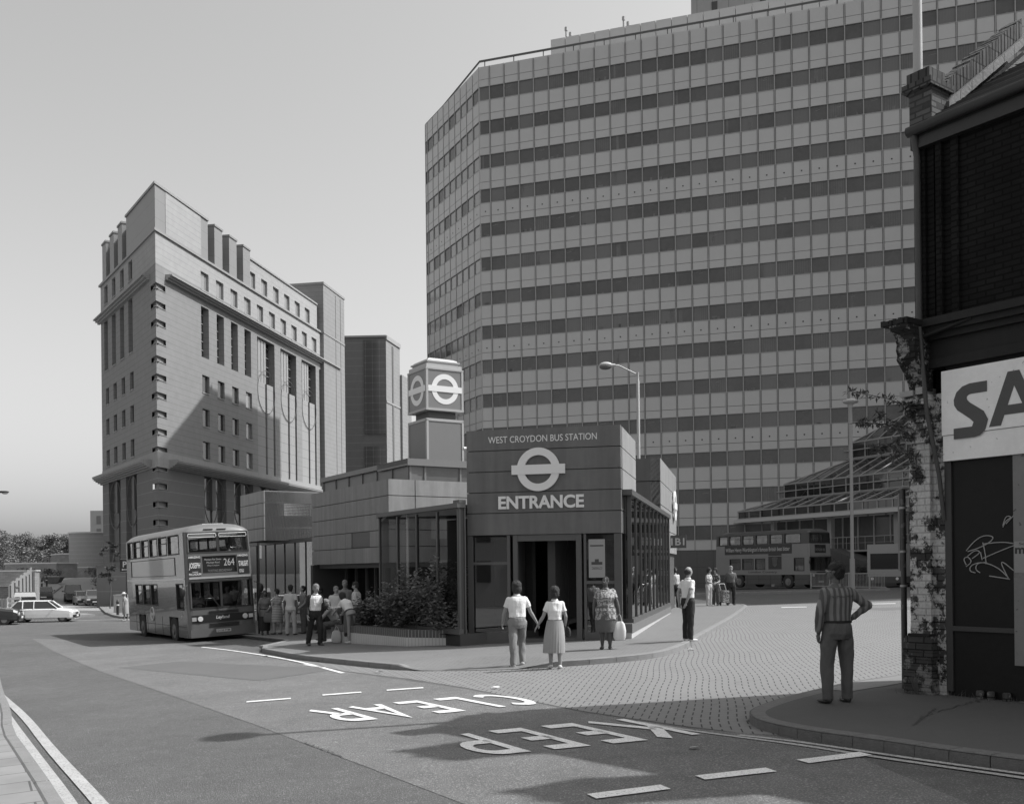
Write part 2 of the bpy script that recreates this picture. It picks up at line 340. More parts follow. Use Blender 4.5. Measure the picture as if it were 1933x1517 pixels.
sheet('bus_lane_paving', [pl+[(2.85, 12.33), (3.54, 13.42), (4.25, 14.16), (6.22, 15.75), (12.5, 21.6), (26, 34), (30, 46.6), (19.6, 49.4), (10.2, 46.4), (5.42, 27.63), (3.1, 21.3), (.13, 20.15), (-2.02, 20.9), (-4.09, 23.7)]], .004, paver)
sheet('bus_apron', [[(10.2, 46.4), (19.6, 49.4), (30, 46.6), (46, 60), (46, 86), (20, 95), (6, 66), (6, 47)]], .008, asph3)
sheet('painted_paving_shade', [[(14.1, 38.2), (22, 37.2), (22, 40.2), (13.2, 40.4)]], .008, mat('painted_shade_strip', .13, .9, .1, 1))  # shade on the paving, put in as a darker strip
# island kerb by the far buses
st_k2 = smooth_path(st_k, 2)
kerb('station_kerb', st_k2, 1, kerb_m, drop=[((-.95, 20.6), 1.7, .012)])
sheet('station_pavement', [st_k2+[(10.0, 48.0), (7.5, 47.0), (-10, 50), (-18, 51), (-17.4, 49.2), (-9.77, 37.4), (-7.45, 33.35), (-7.2, 32.6), (-7.35, 31.4)]], lambda x, y: .012+.1*min(1, max(0, (math.dist((x, y), (-.95, 20.6))-1.1)/.75)), paver2, cx=[-3.4+.25*i for i in range(20)], cy=[20.2+.25*i for i in range(12)])
kerb('bus_bay_kerb', [(-17.4, 49.2), (-9.77, 37.4), (-7.45, 33.35), (-7.2, 32.6), (-7.35, 31.4), (-7.52, 30.35)], -1, kerb_m)
rk2 = smooth_path(rk, 2)
kerb('corner_kerb', rk2, 1, granite, h=.115, w=.26)
sheet('corner_pavement', [rk2+[(40, -5), (40, 24)]], .112, pave_m)
sheet('pavement_repairs', [[(6.1, 12.2), (6.8, 11.2), (8, 11.6), (7.2, 12.6)], [(4.3, 14.05), (4.9, 14.6), (6.1, 15.5), (6.3, 15.1), (5.2, 14.1), (4.6, 13.7)]], .119, mat('pavement_patch', .2, .9, .1, 2))
lk = smooth_path([(-13.2, 25.5), (-10.3, 20.0), (-8.6, 16.9), (-7.25, 14.22), (-5.92, 11.97), (-4.5, 9.55), (-3.0, 6.9), (-1.2, 3.6), (.6, 0), (2.5, -3.6), (6, -10)], 1)
kerb('near_kerb', lk, 1, kerb_m, h=.1, w=.15)
sheet('near_pavement', [lk+[(-60, -10), (-60, 25.5)]], .092, slab)
# side road beyond: traffic splitter, pavement and the bank
isl = [(-37, 60.5), (-31.0, 61.2), (-27.6, 62.6), (-26.6, 64.2), (-28.2, 66.6), (-31.2, 68.6), (-36.5, 69.5), (-44, 68)]
sheet('far_left_pavement', [isl+[(-60, 70), (-60, 60)]], .12, slab); kerb('far_left_kerb', isl, 1, kerb_m)
rp = [(-23.5, 60.5), (-25.0, 63.0), (-27.5, 68), (-31, 76), (-36.6, 89), (-41.3, 100), (-45, 110), (-48.5, 118), (-51, 125.9), (-60, 150)]
sheet('far_right_pavement', [rp+[(-30, 150), (-18, 60)]], .12, slab); kerb('far_right_kerb', rp, -1, kerb_m)
lp = [(-43, 88), (-46.5, 98), (-50.3, 110.9), (-51.8, 116), (-56, 123), (-66, 125.9)]
sheet('left_path', [lp+[(-70, 125.9), (-70, 100), (-52, 88)]], .12, mat('worn_path', .3, .9, .15, 1)); kerb('left_path_kerb', lp, 1, kerb_m)
sheet('side_road_painted_light', [[(-31, 76), (-36.6, 89), (-41.3, 100), (-45, 110), (-48.5, 118), (-51, 125.9), (-66, 125.9), (-56, 123), (-51.8, 116), (-50.3, 110.9), (-46.5, 98), (-43, 88), (-38, 76)]], .006, mat('side_road_lightened', .28, .9, .12, .6))  # paler sheet over the road, its colour lifts the brick block's shade
sheet('hilltop_painted_sun', [[(-105, 126.0), (-50, 126.0), (-50, 150), (-105, 150)]], .006, mat('painted_sunlit_band', .5, .8, .1, .3))  # pale colour stands in for sunlight along the hilltop
# ---- road markings
def rib(name, path, w, m, off=.012): return struct(name, ribbon(path, w, off), m)
rib('double_yellow_line', [(-14.0, 26.4), (-10.41, 20.43), (-8.0, 16.5), (-5.92, 12.86), (-3.87, 9.41), (-2.6, 7.2)], .13, yellow_line)
rib('double_yellow_line', [(-13.75, 26.3), (-9.72, 19.0), (-8.0, 16.0), (-5.91, 12.42), (-4.15, 9.42), (-2.85, 7.1)], .13, yellow_line)
rib('corner_yellow_line', [(1.54, 12.64), (2.1, 11.72), (2.96, 10.61), (3.45, 9.79), (3.96, 9.06), (4.36, 8.48), (5.4, 6.9), (7, 4.6)], .075, yellow_line)
rib('corner_yellow_line', [(2.53, 11.32), (3.01, 10.77), (3.52, 9.98), (4.02, 9.22), (4.42, 8.66), (5.5, 7.1), (7.15, 4.7)], .075, yellow_line)
rib('bus_stop_line', [(-10.31, 33.35), (-8.23, 30.21), (-5.44, 25.35), (-3.6, 21.3)], .1, white_line)
rib('bus_stop_line', [(-5.0, 24.1), (-4.3, 22.9)], .1, white_line)
for a, b, wd in (((-4.49, 16.93), (-3.78, 17.1), .17), ((-3.29, 17.35), (-2.64, 17.49), .17), ((-2.21, 17.58), (-1.58, 17.68), .17), ((.66, 8.62), (1.33, 8.85), .2), ((1.69, 9.16), (2.39, 9.36), .2), ((2.77, 9.66), (3.46, 9.9), .2)):
    rib('junction_dash', [a, b], wd, white_line, .016)
for a, b in (((-26.5, 57.6), (-20.5, 60.8)), ((-33, 56.2), (-28.5, 57.4))): rib('far_lane_line', [a, b], .12, white_line)
for i, (x, y) in enumerate(((11.6, 43.4), (13.6, 43.6), (15.6, 43.9), (17.7, 44.1))):
    rib('zebra_bar', [(x, y), (x+1.0, y-.3)], .5, white_line, .016)
def stroke(path, wd):
    """letter stroke as quads in letter space with joined corners"""
    P = [Vector(p) for p in path]; out = []; L_ = []
    for i, p in enumerate(P):
        d1 = (P[i]-P[i-1]).normalized() if i else None; d2 = (P[i+1]-P[i]).normalized() if i < len(P)-1 else None
        n1 = Vector((-d1.y, d1.x)) if d1 else None; n2 = Vector((-d2.y, d2.x)) if d2 else None
        n = (n1+n2).normalized() if n1 and n2 else (n1 or n2); k = 1/max(.5, n.dot(n2 or n1)); L_.append((p+n*wd*.5*k, p-n*wd*.5*k))
    return [(a, b, d, c) for (a, b), (c, d) in zip(L_, L_[1:])]
arc = lambda cx, cy, rx, ry, a0, a1, n=12: [(cx+rx*math.cos(rad(a0+(a1-a0)*i/n)), cy+ry*math.sin(rad(a0+(a1-a0)*i/n))) for i in range(n+1)]
LET = {'K': [[(.09, 0), (.09, 1)], [(.66, 1), (.12, .5)], [(.25, .6), (.72, 0)]],
       'E': [[(.62, .055), (.09, .055), (.09, .945), (.62, .945)], [(.09, .52), (.52, .52)]],
       'P': [[(.09, 0), (.09, .945), (.4, .945)]+arc(.4, .7, .25, .245, 80, -90, 8)+[(.09, .455)]],
       'C': [arc(.42, .5, .33, .445, 48, 312, 16)], 'L': [[(.09, 1), (.09, .055), (.6, .055)]],
       'A': [[(.03, 0), (.36, .98), (.69, 0)], [(.16, .3), (.56, .3)]],
       'R': [[(.09, 0), (.09, .945), (.4, .945)]+arc(.4, .72, .24, .225, 80, -90, 8)+[(.09, .495)], [(.34, .49), (.68, 0)]]}
def road_word(name, wd, O, A, H_, sw=.15):
    mb = MB(); O, A, H_ = Vector(O), Vector(A), Vector(H_)
    for i, ch in enumerate(wd):
        for st in LET[ch]:
            for q in stroke(st, sw if ch in 'EL' else sw*.95):
                P = []
                for a in q:
                    w2 = O+A*(i+a.x)+H_*(a.y); P.append((w2.x, w2.y, gz(w2.x, w2.y)+.016))
                nn = (Vector(P[1])-Vector(P[0])).cross(Vector(P[2])-Vector(P[0]))
                mb.poly(P if nn.z > 0 else P[::-1])
    return struct(name, mb, white_line)
road_word('keep_lettering', 'KEEP', (1.42, 12.9), (-.655, -.18), (.72, -1.42), .17)
road_word('clear_lettering', 'CLEAR', (-.30, 16.25), (-.60, -.19), (.80, -1.42), .17)
# ================================================================ office tower
spandrel = mat('spandrel_panel', .46, .35, .06, .15, spec=.6)
mull = mat('mullion', .33, .5, .06, 1); groove = mat('panel_groove', .07, .8)
win_dark = mat('window_glass', .095, .06, .35, .35, spec=.5); win_dark.node_tree.nodes['Principled BSDF'].inputs['IOR'].default_value = 1.45
win_blind = mat('window_blind', .145, .12, .1, .4, spec=.5, line=(0, .12, .05, .85)); win_mid = mat('window_curtain', .12, .1, .3, .7, spec=.5, line=(0, .2, .08, .8))
T0 = Vector((-2.79, 100.5, 0)); tf = Vector((.9498, -.313, 0)); tc_ = Vector((-.451, .893, 0)); TW = 52.0
TOP = 52.1; FL = 3.4; NF = 14; ZB = 3.6
tower = thing('office_tower', 'tall pale panel-clad office tower with dark ribbon windows and a chamfered corner, behind the station', 'office tower', (20, 95, .3))
FF = Fr(T0, tf); FC = Fr(T0+tc_*14.3, -tc_)
mbp = MB(); mbg = MB(); mbm = MB(); dots = MB(); wins = []
def facade(F, L_, first, w=1.525, sign=1, chamf=False):
    s = [0]; x = first
    while x < L_-.01: s.append(x); x += w
    s.append(L_)
    for k in range(NF):
        zt = TOP-FL*k
        for a, b in zip(s, s[1:]):
            for z0, z1 in ((zt-1.27, zt), (zt-1.98, zt-1.31)):
                mbp.fb(F, a+.08, b-.08, z0, z1, -.12, 0)
            if k in (4, 8, 11): dots.fb(F, (a+b)/2-.06, (a+b)/2+.06, zt-.9, zt-.78, 0, .012)
            wins.append((F, a+.03, b-.03, zt-3.35, zt-2.03, chamf))
    for k in range(NF): # sills
        zt = TOP-FL*k; mbm.fb(F, 0, L_, zt-2.03, zt-1.98, -.1, .03); mbm.fb(F, 0, L_, zt-3.4, zt-3.35, -.1, .03)
    for a in s: mbm.fb(F, a-.04, a+.04, ZB, TOP, -.1, .05 if not chamf else .03)
    for a, b in zip(s, s[1:]): mbp.fb(F, a+.03, b-.03, ZB, TOP-FL*NF, -.12, 0)
facade(FF, TW, 1.12); facade(FC, 14.3, .6, 1.52, chamf=True)
C1 = T0+tc_*14.3; E2 = T0+tf*TW; back = [T0, E2, E2+Vector((6, 30, 0)), C1+Vector((4.2, 18, 0)), C1]
def inset(P, c, k): return [Vector((p.x+(c.x-p.x)*k, p.y+(c.y-p.y)*k, 0)) for p in P]
cen = sum(back, Vector())/5
corei = [T0-FF.n*.25-FC.n*.1, E2-FF.n*.25, back[2], back[3], C1-FC.n*.25-FF.n*.1]
mbg.prism([(p.x, p.y) for p in corei][::1], -.5, TOP-.1)
part('core', mbg, groove, tower); part('cladding', mbp, spandrel, tower); part('mullions', mbm, mull, tower); part('vent_holes', dots, mat('hole', .01), tower)
mb = MB(); mb.fb(FF, 0, TW, -.5, ZB, -.3, .02); mb.fb(FC, 0, 14.3, -.5, ZB, -.3, .02); part('base_wall', mb, mat('tower_base', .10, .7, .12, .4, line=[(0, 1.5, .03, .6), (1, 1.5, .03, .6)]), tower)
random.seed(4)
def wm(ch):
    r = random.random(); return (win_blind if r < .33 else win_mid if r < .45 else win_dark)
def winsize(t):
    F, a, b, z0, z1, c = t; p = F.p((a+b)/2, (z0+z1)/2); px = 966+1900*p.x/p.y; py = 1078-(p.z-1.8)*1900/p.y
    return -1e9 if (c or px > 1700 or py < 0 or py > 1000 or (py > 800 and px < 1200)) else -p.y
order = sorted(wins, key=winsize, reverse=True)
for t in order[:100]:
    mb = MB(); mb.fb(t[0], t[1], t[2], t[3], t[4], -.2, -.07); part('window', mb, wm(t[5]), tower)
rest = {}
allw = bpy.data.objects
mb = MB(); idx = []
for t in order[100:]:
    mb.fb(t[0], t[1], t[2], t[3], t[4], -.2, -.07); r = random.random(); idx += [(3 if r < .85 else 0) if t[5] else 1 if r < .33 else 2 if r < .45 else 0]*6
o = part('window', mb, win_dark, tower); o['kind'] = 'stuff'; o.data.materials.append(win_blind); o.data.materials.append(win_mid); chg = mat('painted_sky_chamfer_window', .17, .1, .15, .3, spec=.9); chg.node_tree.nodes['Principled BSDF'].inputs['IOR'].default_value = 1.9; o.data.materials.append(chg)  # chamfer panes: sky reflection painted in as a paler base colour
o.data.polygons.foreach_set('material_index', idx)
rl_ = random.Random(15); ml, mc = MB(), MB()
for t in wins:
    F, a, b, z0, z1, c = t
    if rl_.random() < .3 and not c:
        for k in range(rl_.choice((1, 2))): x = rl_.uniform(a, b-.7); zz = z1-rl_.uniform(.1, .45); w_ = rl_.uniform(.35, .7); ml.hexa([F.p(x, zz, -.072), F.p(x+w_, zz+.07, -.072), F.p(x+w_, zz+.07, -.06), F.p(x, zz, -.06), F.p(x, zz+.035, -.072), F.p(x+w_, zz+.105, -.072), F.p(x+w_, zz+.105, -.06), F.p(x, zz+.035, -.06)])
    if rl_.random() < .3 and not c:
        for k in range(rl_.choice((1, 1, 2, 3))): x = rl_.uniform(a, b-.45); mc.fb(F, x, x+rl_.uniform(.1, .45), z0, z0+rl_.uniform(.06, .38), -.075, -.064)
    if rl_.random() < .1 and not c: x = rl_.uniform(a, b-.4); mc.fb(F, x, x+rl_.uniform(.15, .4), z0, z1, -.075, -.066)
o = part('ceiling_lights', ml, mat('dim_tube', .2, .6), tower); o['kind'] = 'stuff'; o = part('sill_clutter', mc, mat('clutter', .145, .7, .4, .7), tower); o['kind'] = 'stuff'
# roof: parapet cap, cleaning rail, setback storey, plant house, flues
mb = MB(); mb.prism([(p.x, p.y) for p in inset([T0, E2, back[2], back[3], C1], cen, .01)], TOP-.1, TOP-.02); part('roof', mb, spandrel, tower)
mb = MB(); n = FF.n
rl = [FF.p(x, TOP+.75, -.35) for x in (0, TW)]; mb.tube([C1+Vector((0, 0, TOP+.05))-FC.n*.1, C1+tc_*-5+Vector((0, 0, TOP+.05))-FC.n*.1, FF.p(0, TOP+.72, -.3), FF.p(TW, TOP+.72, -.3)], .11, 6)
for i in range(18): mb.fb(FF, .5+i*3.05, .58+i*3.05, TOP-.1, TOP+.7, -.36, -.28)
part('roof_rail', mb, mat('dark_rail', .1, .6), tower)
mb = MB()
for i in range(30): mb.fb(FF, 6.6+i*1.525, 6.6+i*1.525+1.47, TOP-.05, TOP+3.2, -4.2, -3.2)
mb.fb(FF, 6.65, TW-.05, TOP-.05, TOP+3.1, -14, -4.2); part('setback_storey', mb, spandrel, tower)
mb = MB()
for i in (5, 6, 9, 10, 13, 14, 16, 17, 20): mb.fb(FF, 6.85+i*1.525, 7.85+i*1.525, TOP-.02, TOP+1.5, -3.2, -3.17)
part('louvres', mb, mat('louvre', .05, .7, line=(1, .12, .05, 2.5)), tower)
mb = MB(); mb.fb(FF, 20.4, 29.4, TOP, TOP+8, -12, -5.2); part('plant_house', mb, mat('plant_cladding', .29, .5, .05, .3, line=(0, 1.53, .04, .4)), tower)
for a in (22.4, 27.0): mb = MB(); mb.fb(FF, a, a+.55, TOP+4.0, TOP+5.1, -5.2, -5.15); part('plant_vent', mb, groove, tower)
for sx, hh in ((8.0, 1.5), (8.45, .9), (13.9, 1.5), (14.35, .9)):
    mb = MB(); p = FF.p(sx, TOP+3.1, -4); mb.tube([p, p+Vector((0, 0, hh))], .09, 8); mb.tube([p+Vector((0, 0, hh-.35)), p+Vector((0, 0, hh))], .16, 8); part('flue', mb, mull, tower)
# wing added right of the frame, out of view, to shade the bus apron
wing = thing('added_shade_wing', 'tall panel-clad wing of the office complex returning towards the road at the right', 'office wing', (58, 70, .6))
FW = Fr((47.3, 84.5), (0, -1)); mb = MB(); mb.box(47.5, 66, 50, 84, -.5, 46); part('wall', mb, spandrel, wing)
mb = MB()
for k in range(13):
    wallz = 45.5-FL*k; mb.box(47.42, 47.5, 50.5, 83.5, wallz-3.3, wallz-2)
part('window_bands', mb, win_dark, wing)
# ================================================================ glazed atrium
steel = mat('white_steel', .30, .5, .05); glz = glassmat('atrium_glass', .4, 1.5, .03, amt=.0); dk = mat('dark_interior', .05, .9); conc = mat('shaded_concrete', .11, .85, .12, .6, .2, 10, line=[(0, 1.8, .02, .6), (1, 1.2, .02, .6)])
A0 = Vector((20.9, 92.7, 0)); ea = Vector((.451, -.893, 0)); FA = Fr(A0, ea) # n points to camera-left
atr = thing('glass_atrium', 'stepped greenhouse-like atrium with sloping glazed roofs in the corner of the tower', 'atrium', (28, 85, .4))
def front_s(b): # where depth b meets the tower front
    return -b*(.9498*.451+.313*.893)/(.9498*.893-.313*.451)*-1 if b else 0
LA = 30.0; prof = [(0, 6.35, 7.05), (2.9, 8.05, 9.4), (7.05, 11.4, 12.9), (10.6, 15.4, 15.4)]
fr = MB(); gp = MB(); gs = MB(); tr = MB()
def sA(b): # a-coordinate on tower front plane for depth b
    k = b/.707; q = tf*k; return q.dot(ea)
for i, (b, z0, z1) in enumerate(prof[:-1]):
    nb, nz0, _ = prof[i+1]; a0 = sA(b)
    # vertical band
    if z1 > z0:
        gp.quad(FA.p(a0, z0, -b), FA.p(LA, z0, -b), FA.p(LA, z1, -b), FA.p(a0, z1, -b))
    gs.quad(FA.p(a0, z1, -b), FA.p(LA, z1, -b), FA.p(LA, nz0, -nb), FA.p(sA(nb), nz0, -nb))
    k = a0
    while k < LA:
        fr.fb(FA, k, k+.09, z0, z1, -b-.03, -b+.06)
        kk = k; e = FA.p(k+.04, z1, -b); t = 1.0
        if k < sA(nb): t = (k-a0)/(sA(nb)-a0) if sA(nb) > a0 else 1
        fr.tube([e+Vector((0, 0, .03)), FA.p(k+.04, z1+(nz0-z1)*t+.03, -b-(nb-b)*t)], .05, 4, smooth=False); k += 1.5
    fr.tube([FA.p(a0, z1+.03, -b), FA.p(sA(nb), nz0+.03, -nb)], .07, 4, smooth=False)
    for zz in (z0, z1): fr.fb(FA, a0, LA, zz-.06, zz+.06, -b-.05, -b+.09)
    if i: fr.tube([FA.p(a0-.4, (z0+z1)/2, -b+.5), FA.p(LA, (z0+z1)/2, -b+.5)], .05, 6); fr.tube([FA.p(a0-.2, z0+.05, -b+.5), FA.p(LA, z0+.05, -b+.5)], .05, 6)
    if i:
        k = a0+1
        while k < LA-3: # roof trusses seen through the glass
            tr.tube([FA.p(k, z0+.1, -b-.9), FA.p(k+1.5, z1-.1, -b-.9)], .04, 4); tr.tube([FA.p(k, z1-.1, -b-.9), FA.p(k+1.5, z0+.1, -b-.9)], .04, 4); k += 3.0
part('frame', fr, steel, atr); part('vertical_glazing', gp, glz, atr); part('sloping_glazing', gs, glz, atr); part('truss', tr, steel, atr)
mb = MB(); mb.fb(FA, -2.4, 19.5, 6.0, 6.3, -.6, .35); mb.fb(FA, 20.1, LA, 6.0, 6.3, -.6, .35); part('canopy_beam', mb, mat('beam_white', .48, .6), atr)
mb = MB(); mb.fb(FA, 2, LA, 3.2, 6.0, -2.6, -2.4); part('lower_glazing', mb, win_dark, atr)
mb = MB()
for i in range(17): mb.fb(FA, 2+i*1.7, 2.12+i*1.7, 3.2, 6.0, -2.4, -2.3)
mb.fb(FA, 2, LA, 3.1, 3.25, -2.5, -1.2)
for i in range(4): mb.fb(FA, 3+i*7, 3.4+i*7, -.3, 6.0, -1.6, -1.2)
part('columns', mb, mull, atr)
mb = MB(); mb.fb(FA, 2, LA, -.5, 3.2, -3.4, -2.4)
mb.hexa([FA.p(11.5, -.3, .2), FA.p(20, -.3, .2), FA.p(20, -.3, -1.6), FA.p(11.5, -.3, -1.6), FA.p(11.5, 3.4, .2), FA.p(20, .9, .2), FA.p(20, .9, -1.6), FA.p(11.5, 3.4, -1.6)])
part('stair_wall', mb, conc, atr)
mb = MB()
for i in range(22): mb.fb(FA, 6+i*1., 6.04+i*1., 3.3, 4.3, -1.3, -1.26)
mb.fb(FA, 6, 28, 4.28, 4.34, -1.32, -1.24); mb.fb(FA, 6, 28, 3.8, 3.83, -1.3, -1.26); part('walkway_rail', mb, steel, atr)
# ================================================================ brick office block on the left
bw1 = lambda nm, v, lf=.62: mat(nm, v, .85, .13, 1.1, .25, 9, line=[(1, .63, .045, lf)])
d_light = bw1('pale_brick', .33, .74); d_mid = bw1('red_brick', .235, .7); d_low = mat('dark_brick', .15, .85, .08, 1.6, .25, 9, line=[(1, 1.26, .05, 1.6)]); d_conc = mat('cast_stone', .29, .75, .08, 1, line=(0, 1.9, .03, .7))
d_pan = mat('metal_panel', .23, .5, .05, .4, line=(1, 1.9, .03, .6, .6)); d_dark = mat('deep_window', .035, .1, spec=.9); d_glass = mat('painted_sky_pane', .24, .08, .1, .3, spec=1.0)  # the pale glass has its sky reflection put into the base colour
D0 = Vector((-36.4, 103.7, 0)); a_ = rad(10.7); b_ = rad(34.5); dr = Vector((math.sin(a_), math.cos(a_), 0)); dl = Vector((-math.sin(b_), math.cos(b_), 0))
FR = Fr(D0, dr); FLt = Fr(D0, dl, True)
delta = thing('brick_office_block', 'sharp-cornered banded brick office block with stepped fins on top, left of the station', 'office block', (-36.4, 110, -.8))
ZG = -1.2; RL, LL = 54.0, 24.5
cols = [9.55+3.63*i for i in range(10)]
hA = [(c, c+1.85, 33.9, 35.95+.13*0) for c in cols]; hT = [(22.4+3.6*i, 24.2+3.6*i, 37.75, 39.75) for i in range(6)]
hS = [(c, c+1.8, 26.3, 32.0, .75) for c in (9.55, 13.25, 16.85, 20.45)]
hM = [(c, c+1.7, z, z+1.95) for c in (9.65, 13.35, 17.0, 20.7) for z in (22.35, 18.55, 14.85)]
bays = [(24.0, 29.3), (31.2, 36.5), (38.4, 43.7)]; hB = [(a, b, 14.6, 31.9, .9) for a, b in bays]+[(45.0, 47.7, 14.6, 31.8, .9)]
low = [(9.9, 15.2), (17.2, 22.5), (24.5, 29.8), (31.8, 37.1), (39.1, 44.4)]; hL = [(a, b, .8, 12.9, .6) for a, b in low]
m1, m2, m3, m4 = MB(), MB(), MB(), MB()
wall(m1, FR, 0, RL, 34.0, 37.3, hA); wall(m1, FR, 22.35, 45, 37.3, 41.3, hT, .3, -.25)
m1.quad(FR.p(22.35, 41.3, -.25), FR.p(45, 41.3, -.25), FR.p(45, 41.3, -8), FR.p(22.35, 41.3, -8))
wall(m2, FR, 1.9, RL, 14.6, 34.0, [h for h in hA if False]+hS+hM+hB); wall(m2, FR, 0, 1.9, 33.0, 34.0); wall(m3, FR, 1.9, RL, ZG, 13.0, hL)
lcols = [9.3, 13.1, 17.0, 20.9]
wall(m1, FLt, 0, LL, 34.0, 37.3, [(c, c+1.7, 34.6, 36.8) for c in lcols]); wall(m2, FLt, 0, 1.9, 33.0, 34.0)
wall(m2, FLt, 1.9, LL, 14.6, 34.0, [(c+.05, c+1.95, 26.6, 32.6, .75) for c in lcols]+[(c, c+1.6, z, z+1.95) for c in (9.2, 13.0, 16.9, 20.7) for z in (22.45, 18.75, 15.0)])
lb = [(8.3, 13.1), (15.6, 21.3)]; wall(m3, FLt, 1.9, LL, ZG, 13.0, [(a, b, 3.4, 12.95, .6) for a, b in lb])
for m_, zz0, zz1 in ((m1, 34, 37.3), (m2, 14.6, 34), (m3, ZG, 13.0)): # back walls
    e1 = D0+dr*RL; e2 = D0+dl*LL; e3 = e1+Vector((-16, 4, 0)); e4 = e2+Vector((4, 10, 0))
    for p, q in ((e1, e3), (e3, e4), (e4, e2)): m_.quad((p.x, p.y, zz0), (q.x, q.y, zz0), (q.x, q.y, zz1), (p.x, p.y, zz1))
m1.poly([(p.x, p.y, 37.3) for p in (D0, e1, e3, e4, e2)])
# corner: solid blocks between the slit windows
cp = lambda k: [tuple((D0)[:2]), tuple((D0+dr*1.9)[:2]), tuple((D0+dr*1.9-FR.n*.6)[:2]), tuple((D0+dl*1.9-FLt.n*.6)[:2]), tuple((D0+dl*1.9)[:2])]
nz_ = [31.7-1.88*k for k in range(17)]; prev = 33.0
for z in nz_+[-2]:
    t, bt_ = z+.3, z-.3
    lo = max(t, ZG)
    for hi, lw, m_ in ((prev, max(lo, 14.6), m2), (min(prev, 13.0), lo, m3)):
        if hi > lw and (m_ is m2 or hi <= 13.0): m_.prism(cp(0), lw, hi)
    prev = bt_
part('upper_wall', m1, d_light, delta); part('main_wall', m2, d_mid, delta); part('lower_wall', m3, d_low, delta)
mb = MB(); q = D0+(dr+dl).normalized()*.5; mb.prism([tuple((q)[:2]), tuple((D0+dr*2.3-FR.n*.3)[:2]), tuple((D0+dr*4-FR.n*1.2)[:2]), tuple((D0+dl*4-FLt.n*1.2)[:2]), tuple((D0+dl*2.3-FLt.n*.3)[:2])], ZG, 33.5); part('corner_core', mb, mat('niche', .2, .9), delta)
for z in nz_:
    if z > 0: mb = MB(); mb.fb(FR, 0, 1.9, z-.34, z-.28, -.3, .05); mb.fb(FLt, 0, 1.9, z-.34, z-.28, -.3, .05); part('slit_sill', mb, d_conc, delta)
mb = MB() # ledges and cornices
mb.prism([tuple((D0-(dr+dl).normalized()*.45)[:2]), tuple(FR.p(RL, 0, .22)[:2]), tuple(FR.p(RL, 0, -.4)[:2]), tuple(FR.p(.9, 0, -.4)[:2]), tuple(FLt.p(LL+.2, 0, -.4)[:2]), tuple(FLt.p(LL+.2, 0, .22)[:2])], 37.25, 37.5)
mb.prism([tuple((D0-(dr+dl).normalized()*.25)[:2]), tuple(FR.p(11.4, 0, .12)[:2]), tuple(FR.p(11.4, 0, -2.6)[:2]), tuple(FLt.p(11.9, 0, -2.6)[:2]), tuple(FLt.p(11.9, 0, .12)[:2])], 42.1, 42.35); mb.fb(FR, 22.3, 45, 41.2, 41.42, -.6, -.1)
part('coping', mb, mat('coping_metal', .28, .6), delta)
mb = MB()
for F, s0, s1 in ((FR, 1.9, 52.3), (FLt, 2.2, LL+.6)):
    for z0, z1, o in ((32.75, 32.95, .3), (32.95, 33.15, .55), (33.15, 33.3, .8)): mb.fb(F, s0, s1, z0, z1, 0, o)
part('upper_ledge', mb, mat('ledge_stone', .3, .7), delta)
mb = MB()
for F, s0, s1 in ((FR, 2.2, RL), (FLt, 2.2, LL+.6)):
    for i in range(6): mb.fb(F, s0, s1, 12.95+i*.16, 13.11+i*.16, -.1, .15+.95*math.sin(i/5*math.pi/2)*(1 if s0 else 0))
for F, s0, s1 in ((FR, 0, RL), (FLt, 0, LL)): mb.fb(F, s0, s1, 13.9, 14.62, -.2, .04)
for F in (FR, FLt): mb.fb(F, 0, 2.2, 12.98, 13.9, -.2, .03)
part('cornice', mb, d_conc, delta)
# top corner block and fins
mb = MB(); fz = 42.1
for F, Lb in ((FR, 11.35), (FLt, 11.85)):
    pass
pc = D0+(dr+dl).normalized()*.05
mb.prism([tuple(pc[:2]), tuple(FR.p(11.35, 0, -.02)[:2]), tuple(FR.p(11.35, 0, -2.6)[:2]), tuple(FLt.p(11.85, 0, -2.6)[:2]), tuple(FLt.p(11.85, 0, -.02)[:2])], 37.5, fz)
for F, Lb in ((FR, 11.35), (FLt, 11.85)):
    pass
for F, fins in ((FR, (13.0, 16.7, 20.4)), (FLt, (13.9, 17.8, 21.7))):
    for a in fins: mb.fb(F, a, a+1.95, 37.5, fz, -1.7, -.05)
part('crown_panels', mb, d_pan, delta)
mb = MB(); mb.fb(FR, 2.1, 9.7, 37.5, fz-.05, -.1, .012); part('crown_brick', mb, d_light, delta)
capm_ = mat('cap', .24, .6)
for F, fins in ((FR, (13.0, 16.7, 20.4)), (FLt, (13.9, 17.8, 21.7))):
    for a in fins: mb = MB(); mb.fb(F, a-.08, a+2.03, fz, fz+.22, -1.8, .05); part('fin_cap', mb, capm_, delta)
mb = MB(); mb.fb(FR, 11.3, 22.4, 37.5, 41.0, -1.9, -1.75); mb.fb(FLt, 11.9, LL-.1, 37.5, 41.6, -.75, -.6); part('crown_glazing', mb, d_dark, delta)
mb = MB(); mb.box(-46, -43.5, 122, 125, 37, 45.2); part('lift_house', mb, d_light, delta)
